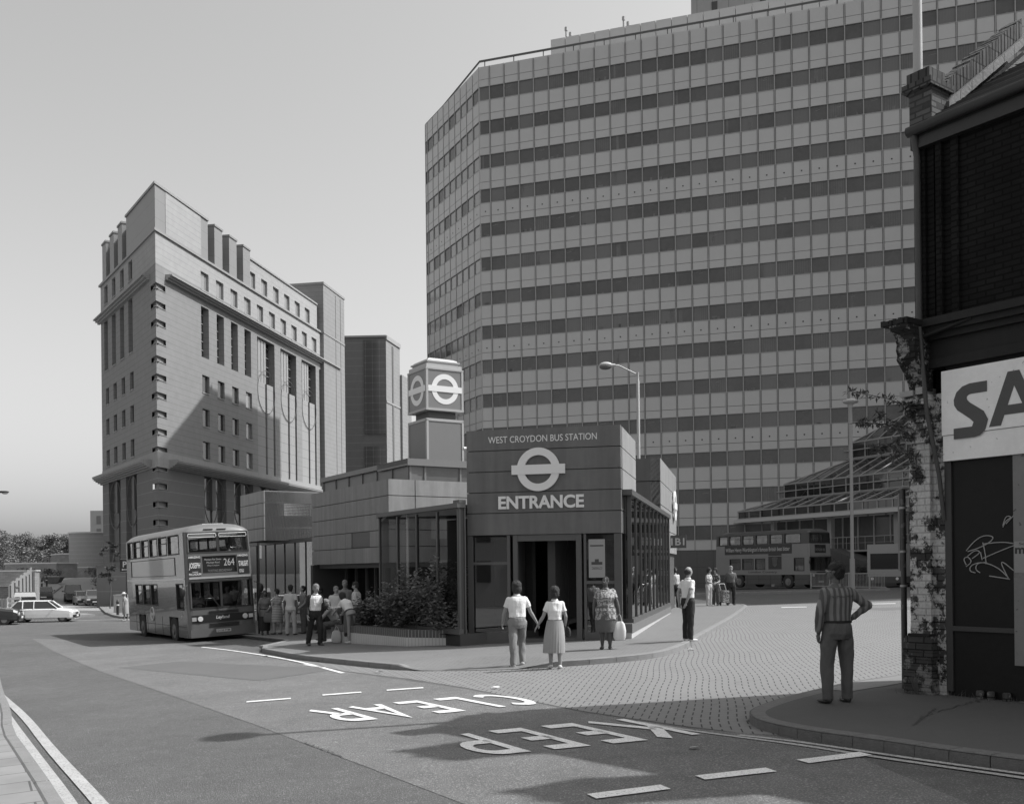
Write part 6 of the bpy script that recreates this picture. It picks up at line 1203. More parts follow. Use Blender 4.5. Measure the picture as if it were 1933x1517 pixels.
# ---- cars
def car(name, label, loc, F, paint, prof, cabin, W=1.6, L_=3.9, estate=False, plate='', dark_lights=False, cat='car', glass=None, scale=1, group=None):
    """prof: (y, z_top) of the lower body; cabin: y of windscreen base, roof front, roof rear, rear window base, roof height"""
    t = thing(name, label, cat, loc, math.atan2(-F[0], F[1]), local=True, group=group); t.scale = (scale,)*3; mb = MB(); hw = W/2; R_ = []
    for y, z in prof:
        e = 1-(max(0, abs(y)-L_*.42)/(L_*.08))**2*.12; zb = .2
        R_.append([(hw*e*sx, y, zz) for sx, zz in ((-.9, zb), (-1, zb+.1), (-1, .52), (-.985, z-.12), (-.86, z), (.86, z), (.985, z-.12), (1, .52), (1, zb+.1), (.9, zb))])
    mb.rings(R_, smooth=False); part('body', mb, paint, t); wb, rf, rr_, rw, H_ = cabin; belt = max(z for y, z in prof)-.04; h2 = hw*.78; h1 = hw*.93
    def P(y, z, s): k = (z-belt)/(H_-belt); return (s*(h1+(h2-h1)*k), y, z)
    g = glass or d_dark
    rp_ = [(rf, H_), (rr_, H_)]; mb = MB(); mb.hexa([P(rf, H_-.05, -1), P(rf, H_-.05, 1), P(rr_, H_-.05, 1), P(rr_, H_-.05, -1), (-h2*.93, rf-.1, H_+.02), (h2*.93, rf-.1, H_+.02), (h2*.93, rr_+.12, H_+.02), (-h2*.93, rr_+.12, H_+.02)]); part('roof', mb, paint, t)
    mb = MB()
    for s in (-1, 1):
        for (y0, y1) in ((wb, rf), (rw, rr_)): mb.tube([P(y0, belt, s), P(y1, H_-.03, s)], .035, 5)
        ym = (wb+rw)/2; mb.tube([P(ym, belt, s), P(ym, H_-.03, s)], .035, 5)
        if estate: mb.tube([P(rw+.75, belt, s), P(rw+.75, H_-.03, s)], .04, 5)
    part('pillars', mb, paint, t); i_ = .02
    mb = MB(); mb.quad(P(wb, belt, -1), P(wb, belt, 1), P(rf, H_-.04, 1), P(rf, H_-.04, -1)); part('windscreen', mb, g, t)
    mb = MB(); mb.quad(P(rw, belt, 1), P(rw, belt, -1), P(rr_, H_-.04, -1), P(rr_, H_-.04, 1)); part('rear_window', mb, g, t)
    for s in (-1, 1): mb = MB(); mb.quad(P(wb, belt, s), P(rw, belt, s), P(rr_, H_-.04, s), P(rf, H_-.04, s)); part('side_window', mb, g, t)
    zf = prof[-1][1]; zr = prof[0][1]
    mb = MB(); mb.box(-hw*.93, hw*.93, L_/2-.05, L_/2+.06, .3, .46); part('front_bumper', mb, rubber if not dark_lights else bblack, t); mb = MB(); mb.box(-hw*.93, hw*.93, -L_/2-.06, -L_/2+.05, .3, .48); part('rear_bumper', mb, bblack, t)
    for s in (-1, 1):
        mb = MB(); mb.box(s*hw*.72-.14, s*hw*.72+.14, L_/2-.03, L_/2+.025, .52, .66); part('headlight', mb, lampg, t); mb = MB(); mb.box(s*hw*.78-.1, s*hw*.78+.1, -L_/2-.025, -L_/2+.03, .6, .78); part('tail_light', mb, mat('tail_light', .1, .3) if 'tail_light' not in bpy.data.materials else bpy.data.materials['tail_light'], t)
        mb = MB(); mb.ell((s*(hw+.08), wb-.15, belt+.08), (.09, .04, .06), 8, 6); part('mirror', mb, bblack, t)
    mb = MB(); mb.box(-.4, .4, L_/2, L_/2+.02, .5, .62); part('grille', mb, bblack, t)
    for yy, s, nm in ((L_/2+.07, 1, 'front'), (-L_/2-.07, -1, 'rear')):
        mb = MB(); mb.box(-.26, .26, yy-.012, yy+.0, .34, .45); part('number_plate', mb, whitep, t)
    for x in (-hw*.88, hw*.88):
        for y in (-L_*.31, L_*.32): mb = MB(); mb.wheel((x, y, .28), (1, 0, 0), .285, .17, 18); w_ = part('wheel', mb, tyre, t); mb = MB(); mb.wheel((x*1.1, y, .28), (1, 0, 0), .17, .03, 14); part('rim', mb, rim_m, w_)
    return t
hatch = [(-1.95, .78), (-1.85, .9), (-.9, .93), (.7, .93), (1.7, .82), (1.9, .74), (1.95, .6)]
est = [(-2.1, .8), (-2.0, .92), (-.9, .94), (.8, .92), (1.9, .82), (2.05, .74), (2.1, .6)]
cw = mat('car_white', .72, .25, coat=.5); cdk = mat('car_dark', .035, .25, coat=.6); cmid = mat('car_grey', .13, .3, coat=.5); cb = mat('car_brown', .07, .3, coat=.5)
car('estate_car', 'white estate car driving past in front of the jeep at the left', (-26.6, 57.2, gz(-26.6, 57.2)), (.98, .2), cw, hatch, (.95, .35, -1.45, -1.88, 1.38), W=1.62, L_=3.9, estate=True, scale=.88)
car('hatchback', 'dark hatchback leaving the frame at the extreme left edge of the road', (-28.6, 54.2, gz(-28.6, 54.2)), (.96, .28), cdk, hatch, (.8, .25, -1.2, -1.85, 1.36))
car('parked_car', 'dark hatchback parked on the hill seen from behind beside the fence', (-48.0, 103.2, gz(-48, 103.2)), (-.40, .92), cb, hatch, (.8, .25, -1.2, -1.9, 1.34), group='cars parked up the side road', scale=1.08)
car('parked_van', 'dark car-derived van with two rear windows parked in the middle of the hill', (-44.8, 102.6, gz(-44.8, 102.6)), (-.42, .91), cdk, est, (.8, .2, -1.95, -2.02, 1.62), group='cars parked up the side road', cat='van', scale=1.05)
mb = MB()
car('parked_car', 'small grey hatchback parked facing down the hill with bright headlamps', (-39.0, 94.0, gz(-39, 94)), (.42, -.90), cmid, hatch, (.85, .3, -1.3, -1.85, 1.38), group='cars parked up the side road', scale=1.06)
car('parked_car', 'pale hatchback half hidden behind the grey one on the hill', (-41.6, 97.6, gz(-41.6, 97.6)), (.5, -.87), mat('car_silver', .3, .3), hatch, (.85, .3, -1.3, -1.85, 1.36), group='cars parked up the side road')
# off-roader with white canvas top
t = thing('jeep', 'boxy off-road vehicle with a white top parked on the corner behind the white estate', 'jeep', (-30.2, 62.4, gz(-30.2, 62.4)+.12), math.atan2(.45, .89)+math.pi, local=True); t.scale = (.78, .78, .76)
mb = MB(); mb.box(-.8, .8, -1.9, .6, .5, 1.05); mb.box(-.55, .55, .6, 1.75, .5, 1.08); mb.box(-.82, -.5, .85, 1.6, .75, .95); mb.box(.5, .82, .85, 1.6, .75, .95); part('body', mb, mat('jeep_green', .1, .5, .1, 2), t)
mb = MB(); mb.hexa([(-.8, -1.9, 1.5), (.8, -1.9, 1.5), (.8, .45, 1.5), (-.8, .45, 1.5), (-.72, -1.85, 1.95), (.72, -1.85, 1.95), (.72, .4, 1.95), (-.72, .4, 1.95)]); part('canvas_top', mb, whitep, t); mb = MB(); [mb.box(-.76, .76, y, y+.04, 1.93, 1.98) for y in (-1.3, -.7, -.1)]; part('top_strap', mb, bblack, t)
mb = MB(); mb.box(-.78, .78, -1.88, .5, 1.05, 1.5); part('side_window', mb, mat('canvas_window', .25, .3), t); mb = MB(); mb.box(-.75, .75, .46, .52, 1.08, 1.6); part('windscreen', mb, d_dark, t)
for s in (-1, 1): mb = MB(); mb.wheel((s*.3, 1.77, .85), (0, 1, 0), .1, .04, 14); part('headlight', mb, lampg, t)
for x in (-.68, .68):
    for y in (-1.3, 1.2): mb = MB(); mb.wheel((x, y, .38), (1, 0, 0), .38, .2, 18); w_ = part('wheel', mb, tyre, t); mb = MB(); mb.wheel((x*1.12, y, .38), (1, 0, 0), .2, .04, 14); part('rim', mb, whitep, w_)
mb = MB(); mb.wheel((0, -2.0, 1.0), (0, 1, 0), .36, .18, 18); part('spare_wheel', mb, tyre, t); mb = MB(); mb.box(-.8, .8, 1.75, 1.9, .45, .6); part('bumper', mb, bblack, t); mb = MB(); mb.box(-.25, .25, 1.9, 1.92, .55, .68); part('number_plate', mb, whitep, t)
# ================================================================ people
skin_l = mat('skin_light', .26, .55, .05, 6); skin_d = mat('skin_dark', .09, .5, .05, 6); skin_b = mat('skin_brown', .075, .45, .05, 6); hair_d = mat('hair_black', .010, .6, .4, 40, 1, 90); hair_g = mat('hair_grey', .22, .8, .35, 40, 1, 90); hair_b = mat('hair_brown', .032, .8, .4, 40, 1, 90)
eye_w = mat('eye_white', .55, .3); eye_d = mat('eye_dark', .01, .3); lip = mat('lip', .14, .5); shoe_d = mat('shoe_dark', .03, .4, .2, 8); shoe_w = mat('shoe_white', .55, .5, .1, 8)
cl_white = mat('cloth_white', .72, .8, .05, 6, .3, 30); cl_cream = mat('cloth_cream', .5, .8, .05, 6, .3, 30); cl_dark = mat('cloth_dark', .018, .85, .2, 6, .3, 30); cl_grey = mat('cloth_grey', .10, .85, .15, 6, .3, 30); cl_mid = mat('cloth_mid', .2, .85, .12, 5, .3, 30); cl_jean = mat('cloth_jeans', .10, .85, .14, 5, .4, 60)
def objmat_stripes(nm, a, b, axis, pitch, width=.5, noisy=.02):
    m = mat(nm, a, .85, .05, 6, .3, 40); n = m.node_tree.nodes; L = m.node_tree.links; bs = n['Principled BSDF']
    tc = n.new('ShaderNodeTexCoord'); sx = n.new('ShaderNodeSeparateXYZ'); L.new(tc.outputs['Object'], sx.inputs[0]); mo = n.new('ShaderNodeMath'); mo.operation = 'PINGPONG'; L.new(sx.outputs[axis], mo.inputs[0]); mo.inputs[1].default_value = pitch/2
    rp = n.new('ShaderNodeMapRange'); rp.inputs[1].default_value = pitch/2*(width-.12); rp.inputs[2].default_value = pitch/2*(width+.12); rp.inputs[3].default_value = a; rp.inputs[4].default_value = b; L.new(mo.outputs[0], rp.inputs[0]); L.new(rp.outputs[0], bs.inputs['Base Color']); return m
def objmat_spots(nm, a, b, sc, thr=.5):
    m = mat(nm, a, .85, .05, 6, .3, 40); n = m.node_tree.nodes; L = m.node_tree.links; bs = n['Principled BSDF']; tc = n.new('ShaderNodeTexCoord'); nz = n.new('ShaderNodeTexNoise'); nz.inputs['Scale'].default_value = sc; nz.inputs['Detail'].default_value = 1; L.new(tc.outputs['Object'], nz.inputs[0])
    rp = n.new('ShaderNodeMapRange'); rp.inputs[1].default_value = thr-.02; rp.inputs[2].default_value = thr+.02; rp.inputs[3].default_value = a; rp.inputs[4].default_value = b; L.new(nz.outputs['Fac'], rp.inputs[0]); L.new(rp.outputs[0], bs.inputs['Base Color']); return m
def fuse(mb, vox, smooth=4, wr=0, seed=0, wscale=9):
    me = mb.mesh('tmp'); ob = bpy.data.objects.new('tmp', me); COL.objects.link(ob); md = ob.modifiers.new('r', 'REMESH'); md.mode = 'VOXEL'; md.voxel_size = vox; md.use_smooth_shade = True
    if smooth: s = ob.modifiers.new('s', 'SMOOTH'); s.iterations = smooth; s.factor = .5
    dg = bpy.context.evaluated_depsgraph_get(); r = bpy.data.meshes.new_from_object(ob.evaluated_get(dg)); bpy.data.objects.remove(ob)
    if wr:
        r.update(); nn = [v.normal.copy() for v in r.vertices]
        for v, n_ in zip(r.vertices, nn):
            c = v.co; d = noise.noise(Vector((c.x*wscale+seed, c.y*wscale, c.z*wscale*.7)))+.5*noise.noise(Vector((c.x*wscale*2.3, c.y*wscale*2.3+seed, c.z*wscale*1.1-c.x*14))); v.co = c+n_*d*wr
    for p in r.polygons: p.use_smooth = True
    r.update(); return r
def cone(mb, a, ra, b, rb, n=14, caps=True, flat=1.0, mid=None):
    a, b = Vector(a), Vector(b); P, Q = ([a, b], [ra, rb]) if mid is None else ([a, a.lerp(b, mid[0]), b], [ra, mid[1], rb]); mb.tube(P, Q, n)
    if caps: mb.ell(a, (ra,)*3, 10, 7); mb.ell(b, (rb,)*3, 10, 7)
def person(label, X, Y, Z, hd, H=1.75, fat=1.0, top=None, bottom=None, skin=skin_l, hair=hair_d, pose=None, group=None, vox=.011, hairstyle='short', sleeves='short', skirt=None, shoes=shoe_d, shirt_out=False, jacket=None, glasses=False, hat=None, beard=None, top_len=.93, sitting=False, female=False, belt=None, bag=None, dress=None, pleats=0):
    P = dict(lean=0, side=0, ul=((-.02, .02, -1), (.02, .0, -1)), ll=((-.0, -.03, -1), (.0, -.03, -1)), ua=((-.16, -.02, -1), (.16, -.02, -1)), fa=((-.05, .12, -1), (.05, .12, -1)), head=(0, 0), grip=.5, hipz=.93)
    P.update(pose or {}); k = H/1.75; t = thing('person', label, 'person', (X, Y, Z), rad(hd), group=group, local=True)
    hz = P['hipz']; hip = Vector((0, 0, hz)); ln = rad(P['lean']); sd_ = rad(P['side'])
    RT = Matrix.Rotation(-ln, 3, 'X') @ Matrix.Rotation(sd_, 3, 'Y')
    T = lambda x, y, z: hip+RT @ Vector((x, y, z-.93))
    HR = Matrix.Rotation(rad(P['head'][0]), 3, 'Z') @ Matrix.Rotation(rad(-P['head'][1]), 3, 'X') @ Matrix.Rotation(-ln*.4, 3, 'X')
    sh_w = .165 if female else .185; U, F_ = .285, .255; TL, SL = .42, .42
    S = [T(s*(sh_w-.012)*(1+.25*(fat-1)), -.01, 1.392) for s in (-1, 1)]; E_, W_ = [], []
    for i in (0, 1): e = S[i]+unit(P['ua'][i])*U; E_.append(e); W_.append(e+unit(P['fa'][i])*F_)
    HJ = [hip+Vector((s*.095, 0, -.02)) for s in (-1, 1)]; K_ = [HJ[i]+unit(P['ul'][i])*TL for i in (0, 1)]; A_ = [K_[i]+unit(P['ll'][i])*SL for i in (0, 1)]
    def torso(mb, g, z0=.84, z1=1.5, neck=True):
        pr = [(.84, .165, .115), (.93, .172, .12), (1.02, .155, .108), (1.12, .15, .105), (1.25, .17, .115), (1.36, .19, .11), (1.41, .178, .098), (1.445, .135, .08), (1.475, .085, .064), (1.5, .06, .055)]
        if female: pr = [(.84, .175, .12), (.93, .18, .125), (1.05, .14, .105), (1.12, .135, .1), (1.25, .155, .13), (1.36, .17, .1), (1.41, .158, .09), (1.445, .118, .075), (1.475, .075, .058), (1.5, .053, .05)]
        rg = []
        for z, rx, ry in pr:
            if z < z0-.001 or z > z1: continue
            f = fat if z < 1.38 else 1+(fat-1)*.4; fy = 1+(fat-1)*1.5 if z < 1.3 else f; rg.append([T((rx*f+g)*math.cos(a), (ry*fy+g)*math.sin(a)-.005, z) for a in [2*math.pi*i/24 for i in range(24)]])
        mb.rings(rg)
    mb = MB(); torso(mb, 0); nk = T(0, .01, 1.5); hc = T(0, .03, 1.64)
    if P.get('hc'): hc = hc+Vector(P['hc'])
    cone(mb, T(0, 0, 1.42), .058, hc-HR @ Vector((0, .01, .06)), .052)
    hp = lambda x, y, z: hc+HR @ Vector((x, y, z))
    mb.ell(hp(0, -.012, .028), (.078, .098, .092), 18, 12, HR); mb.ell(hp(0, .018, -.03), (.063, .078, .078), 16, 10, HR); mb.ell(hp(0, .05, -.078), (.034, .03, .028), 10, 7, HR) # skull, face, chin
    cone(mb, hp(0, .088, .012), .009, hp(0, .112, -.022), .016, 8); [mb.ell(hp(s*.078, -.006, -.005), (.012, .02, .032), 8, 7, HR) for s in (-1, 1)]
    mb.ell(hp(0, .085, -.052), (.026, .012, .007), 8, 5, HR); [mb.ell(hp(s*.03, .082, .026), (.024, .012, .007), 8, 5, HR) for s in (-1, 1)]
    af = 1+(fat-1)*.8
    for i, s in ((0, -1), (1, 1)):
        cone(mb, S[i], .05*af, E_[i], .038*af); cone(mb, E_[i], .038*af, W_[i], .026*af, mid=(.3, .04*af)); cone(mb, HJ[i], .088*af, K_[i], .055*af); cone(mb, K_[i], .054*af, A_[i], .037, mid=(.32, .058*af))
        # hand: palm, thumb, four fingers
        fd_ = unit(P['fa'][i]); hd_ = unit(P.get('hand', [None, None])[i] or fd_); inward = Vector((-s, 0, 0)); nrm = (inward-hd_*inward.dot(hd_)); nrm = nrm.normalized() if nrm.length > .1 else Vector((0, 1, 0)); sidev = hd_.cross(nrm).normalized()
        if sidev.y < 0: sidev = -sidev
        pc = W_[i]+hd_*.05; M3 = Matrix((sidev, nrm, hd_)).transposed(); mb.ell(pc, (.043, .017, .055), 10, 8, M3); g_ = P['grip']
        for j, (o, l_) in enumerate(((-.03, .062), (-.011, .075), (.009, .08), (.028, .072))):
            b0 = pc+sidev*o+hd_*.035; b1_ = b0+(hd_+nrm*g_*.5).normalized()*l_*.55; b2_ = b1_+(hd_*(1-g_)+nrm*g_*1.3).normalized()*l_*.5; rf = .0088 if vox < .009 else .0105; mb.tube([b0, b1_, b2_], [rf, rf, rf*.8], 7)
        th = pc+sidev*.035-hd_*.02; mb.tube([th, th+(sidev*.7+hd_*.6+nrm*.3).normalized()*.035, th+(sidev*.4+hd_*.9+nrm*.5).normalized()*.065], [.0115, .011, .009], 7)
        ft = A_[i]; fdir = Vector((s*.15, 1, 0)).normalized(); mb.ell(ft+fdir*.06+Vector((0, 0, -.045)), (.042, .115, .033), 12, 7, Matrix.Rotation(-s*.15, 3, 'Z')); cone(mb, ft, .037, ft+Vector((0, -.01, -.04)), .036)
    mb.xf(Matrix.Scale(k, 4)); me = fuse(mb, vox); o = link('body', me, skin, t); OFF[o.name] = Vector()
    def cloth(nm, mb, m, par=t, v=vox, wr=.006, sm=3, ws=9): mb.xf(Matrix.Scale(k, 4)); me = fuse(mb, v, sm, wr, X*3.1, ws); c = link(nm, me, m, par); OFF[c.name] = Vector(); return c
    # face
    for s in (-1, 1): mb = MB(); mb.ell(hp(s*.03, .081, .008), (.013, .008, .008), 10, 6, HR); mb.xf(Matrix.Scale(k, 4)); e = part('eye', mb, eye_w, t); mb = MB(); mb.ell(hp(s*.03, .087, .008), (.006, .004, .006), 8, 6, HR); mb.xf(Matrix.Scale(k, 4)); part('iris', mb, eye_d, e)
    mb = MB(); mb.ell(hp(0, .09, -.054), (.022, .008, .005), 10, 5, HR); mb.xf(Matrix.Scale(k, 4)); part('mouth', mb, lip, t)
    if top:
        mb = MB(); torso(mb, .022, .9 if shirt_out else 1.0, 1.46)
        if shirt_out: zb = top_len-.2; rg = [[T((.185*fat+.02)*math.cos(a)*q, (.14*fat+.02)*math.sin(a)*q, z) for a in [2*math.pi*i/20 for i in range(20)]] for z, q in ((1.0, .93), (zb, 1.02))]; mb.rings(rg)
        for i, s in ((0, -1), (1, 1)):
            m_ = S[i].lerp(E_[i], .6 if sleeves == 'short' else 1); mb.ell(S[i], (.06*af,)*3, 12, 8); mb.tube([S[i], m_], [.06*af, (.062 if sleeves == 'short' else .055)*af], 14)
            if sleeves == 'long': mb.ell(E_[i], (.055,)*3, 12, 8); mb.tube([E_[i], E_[i].lerp(W_[i], .92)], [.055, .04], 14)
            if sleeves == 'rolled': mb.ell(E_[i], (.056,)*3, 12, 8); mb.tube([E_[i], E_[i].lerp(W_[i], .62)], [.056, .06], 14)
        cloth('shirt' if not female else 'blouse', mb, top, wr=.012)
        mb = MB(); mb.tube([T(0, .0, 1.455), T(0, -.005, 1.50)], [.085, .066], 16); cloth('collar', mb, top, wr=0, sm=1)
    if jacket:
        mb = MB()
        for s in (-1, 1):
            rg = []
            for z, rx, ry in ((.78, .2, .14), (.93, .19, .14), (1.1, .175, .13), (1.3, .195, .14), (1.42, .16, .10), (1.47, .09, .075)):
                rg.append([T(s*(rx)*math.cos(a)-.0, (ry)*math.sin(a)-.005, z) for a in [-1.6+i*(2.75)/10 for i in range(11)]]+[T(s*(rx-.02)*math.cos(a), (ry-.02)*math.sin(a)-.005, z) for a in [1.15-i*(2.75)/10 for i in range(11)]])
            mb.rings(rg)
        for i in (0, 1): mb.ell(S[i], (.076,)*3, 12, 8); mb.tube([S[i], E_[i]], [.074, .06], 14); mb.ell(E_[i], (.06,)*3, 12, 8); mb.tube([E_[i], E_[i].lerp(W_[i], .9)], [.06, .048], 14)
        cloth('jacket', mb, jacket)
    if bottom:
        mb = MB(); rg = [[hip+Vector(((rx*fat)*math.cos(a), (ry*fat)*math.sin(a)-.008, z)) for a in [2*math.pi*i/22 for i in range(22)]] for z, rx, ry in ((.09, .168, .125), (.03, .182, .138), (-.06, .187, .142), (-.13, .16, .12))]; mb.rings(rg)
        for i in (0, 1): q = K_[i]; mb.ell(HJ[i], (.108*af,)*3, 12, 8); mb.tube([HJ[i], q], [.106*af, .08*af], 14); mb.ell(q, (.08*af,)*3, 12, 8); mb.tube([q, A_[i]+Vector((0, .0, -.03))], [.08*af, .068], 14)
        cloth('trousers', mb, bottom, wr=.013)
        if belt: mb = MB(); mb.rings([[hip+Vector(((rx*fat)*math.cos(a), (ry*fat)*math.sin(a)-.008, z)) for a in [2*math.pi*i/26 for i in range(26)]] for z, rx, ry in ((.075, .178, .135), (.105, .177, .134))]); mb.xf(Matrix.Scale(k, 4)); part('belt', mb, cl_dark, t)
    if skirt: # (length, hem radius)
        m_, ln_, hr = skirt; mb = MB(); n = 72; rg = []
        for j in range(9):
            q = j/8; rg.append([T(((.165+.012)*fat*(1-q)+hr*q+(.02*math.sin(q*3.14)))*math.cos(a)*(1+pleats*q*math.cos(a*22)), ((.125+.012)*fat*(1-q)+hr*.8*q+.02*math.sin(q*3.14))*math.sin(a)*(1+pleats*q*math.cos(a*22)), 1.04) + Vector((P.get('sway', 0)*q, P.get('fwd', 0)*q, -ln_*q)) for a in [2*math.pi*i/n for i in range(n)]])
        mb.rings(rg); mb.xf(Matrix.Scale(k, 4)); part('skirt', mb, m_, t)
    for i, s in ((0, -1), (1, 1)):
        ft = A_[i]; mb = MB(); Rm = Matrix.Rotation(-s*.15, 3, 'Z'); fdir = Vector((s*.15, 1, 0)).normalized(); mb.ell(ft+fdir*.065+Vector((0, 0, -.048)), (.05, .135, .032), 14, 8, Rm); mb.ell(ft+fdir*-.01+Vector((0, 0, -.03)), (.046, .06, .045), 12, 8, Rm); mb.xf(Matrix.Scale(k, 4)); part('shoe', mb, shoes, t)
    if hair:
        mb = MB()
        if hairstyle == 'short': mb.ell(hp(0, -.022, .047), (.09, .107, .093), 18, 12, HR); mb.ell(hp(0, -.05, -.01), (.085, .07, .09), 16, 10, HR)
        elif hairstyle == 'bald': mb.ell(hp(0, -.05, .005), (.09, .07, .075), 16, 10, HR)
        elif hairstyle == 'wavy': mb.ell(hp(0, -.024, .045), (.108, .118, .108), 18, 12, HR); mb.ell(hp(0, -.055, -.03), (.106, .085, .1), 16, 10, HR); [mb.ell(hp(s*.07, .0, .0), (.03, .045, .06), 10, 8, HR) for s in (-1, 1)]
        elif hairstyle == 'bun': mb.ell(hp(0, -.022, .04), (.084, .1, .09), 18, 12, HR); mb.ell(hp(0, -.12, .0), (.035, .035, .04), 10, 8, HR)
        cloth('hair', mb, hair, wr=.010, ws=26, sm=1, v=min(vox, .009))
    if beard: mb = MB(); mb.ell(hp(0, .055, -.075), (.05, .045, .04), 14, 8, HR); cloth('beard', mb, beard, wr=.003, ws=30)
    if glasses:
        mb = MB(); [mb.tube([hp(s*.034+.022*math.cos(a*.52), .1, .01+.017*math.sin(a*.52)) for a in range(13)], .0022, 5) for s in (-1, 1)]; [mb.tube([hp(s*.056, .1, .012), hp(s*.08, .0, .012)], .0022, 5) for s in (-1, 1)]; mb.xf(Matrix.Scale(k, 4)); part('glasses', mb, chrome, t)
    if hat: mb = MB(); mb.rings([[hp(r*math.cos(a), r*math.sin(a)-.01, z) for a in [2*math.pi*i/24 for i in range(24)]] for r, z in ((.17, .05), (.165, .065), (.1, .075), (.09, .13), (.05, .155), (.01, .16))]); mb.xf(Matrix.Scale(k, 4)); part('hat', mb, hat, t)
    W = [Matrix.Rotation(rad(hd), 3, 'Z') @ (w_*k)+Vector((X, Y, Z)) for w_ in W_]
    return t, W, (W_, E_, S, T, k)
def heldbag(label, pos, m, w=.3, h=.34, d=.1, rz=0, name='carrier_bag', lh=.16, seed=1, cat='bag'):
    mb = MB(); x, y, z = pos; rg = []
    for q, sx in ((0, .8), (.15, 1.05), (.5, 1.1), (.85, .9), (1, .55)): rg.append([(w/2*sx*math.cos(a)*(1+.05*math.sin(5*a+seed)), d/2*sx*math.sin(a)+.015*math.sin(3*a), -lh-h+h*q) for a in [2*math.pi*i/20 for i in range(20)]])
    mb.rings(rg); t = thing(name, label, cat, pos, rz, local=True); part('sack', mb, m, t); mb = MB(); mb.tube([(-w*.22, 0, -lh-.01), (-w*.12, 0, -.03), (0, 0, 0), (w*.12, 0, -.03), (w*.22, 0, -lh-.01)], .008, 5); part('handle', mb, m, t); return t
stripe = objmat_stripes('striped_shirt', .19, .08, 0, .068)
# foreground man, seen from behind, hands at hips
fgz = gz(4.05, 12.65)+.115
fg = person('man seen from behind in a striped shirt and jeans, hand on hip, at the corner', 4.1, 12.72, fgz, 14, 1.76, 1.05, stripe, cl_jean, skin_b, hair_d, dict(ul=((-.11, .03, -1), (.10, .02, -1)), ll=((.0, -.03, -1), (-.01, -.02, -1)), ua=((-.30, -.05, -1), (.82, -.28, -.70)), fa=((.06, .22, -1), (-.72, .25, -.62)), hand=(None, (-.6, .5, -.5)), head=(38, -2), grip=.8), vox=.007, sleeves='long', belt=True, glasses=True)
mb = MB(); mb.rings([[( (.165*math.cos(a)), (-.125+.012*0)-.012*math.cos(a*1)*0, 0) for a in (0, 1)]]*1) if False else None
# scalloped yoke seam across the back of his shirt
t_ = fg[0]; TT = fg[2][3]; kk = fg[2][4]; mb = MB(); pts = []
for i in range(41):
    a = math.pi*(1.14+.72*i/40); z = 1.33+.012*abs(math.sin(i/40*math.pi*4)); pts.append(TT((.208)*math.cos(a)*1.02, (.148)*math.sin(a)*1.02, z)*kk)
mb.tube(pts, .004, 5); part('yoke_seam', mb, cl_grey, t_)
# man in white T-shirt at the kerb
person('bald man in a white T-shirt and black trousers waiting at the kerb, looking right', 4.19, 24.0, gz(4.19, 24)+.115, -62, 1.75, 1.02, cl_white, cl_dark, skin_l, hair_b, dict(ul=((-.05, .05, -1), (.05, -.05, -1)), ua=((-.2, -.45, -1), (.2, -.45, -1)), fa=((.35, -.15, -.9), (-.35, -.15, -.9)), head=(8, -4)), hairstyle='bald', shoes=shoe_w, vox=.009)
# couple crossing, hand in hand
c1 = person('man in a white shirt and grey trousers striding away, holding a woman’s hand', .10, 20.85, gz(.1, 20.8)+.01, 8, 1.76, 1.0, cl_white, cl_mid, skin_l, hair_b, dict(ul=((-.03, -.25, -1), (.03, .38, -1)), ll=((0, -.12, -1), (0, -.25, -1)), ua=((-.3, .28, -1), (.42, .1, -1)), fa=((-.1, .5, -.9), (.55, .15, -.9)), lean=4, hipz=.905), vox=.009, shoes=shoe_w, hairstyle='wavy', shirt_out=False)
c2 = person('woman in a white top and long pale pleated skirt, hand in hand with the man', .84, 19.95, gz(.84, 19.95)+.01, 2, 1.60, .98, cl_white, None, skin_l, hair_b, dict(ul=((0, .1, -1), (0, -.12, -1)), ua=((-.38, -.02, -1), (.3, -.05, -1)), fa=((-.48, .25, -.8), (.0, .5, -.6)), sway=-.03), vox=.009, shoes=shoe_w, hairstyle='wavy', female=True, skirt=(mat('pleated_cloth', .30, .85, .08, 8), .70, .23), pleats=.05)
heldbag('small dark shoulder bag at the hip of the woman in the pleated skirt', tuple(c2[1][1]), cl_dark, .2, .2, .1, name='handbag', lh=.03)
# large woman in patterned dress with bag
floral = objmat_spots('patterned_dress', .14, .36, 22, .5)
c3 = person('large woman in a patterned dress walking past the entrance door', 2.11, 22.75, gz(2.1, 22.75)+.115, 172, 1.62, 1.38, floral, None, skin_b, hair_d, dict(ul=((0, .06, -1), (0, -.12, -1)), ua=((-.4, .05, -1), (.38, -.1, -1)), fa=((-.2, .1, -1), (.1, .15, -1)), head=(-20, 0)), vox=.009, female=True, hairstyle='bun', skirt=(cl_grey, .62, .25), shirt_out=True, top_len=.92)
heldbag('bulging white carrier bag held by the large woman in the patterned dress', (c3[1][0].x+.0, c3[1][0].y, c3[1][0].z-.03), mat('plastic_white', .6, .5), .27, .42, .16, seed=2)
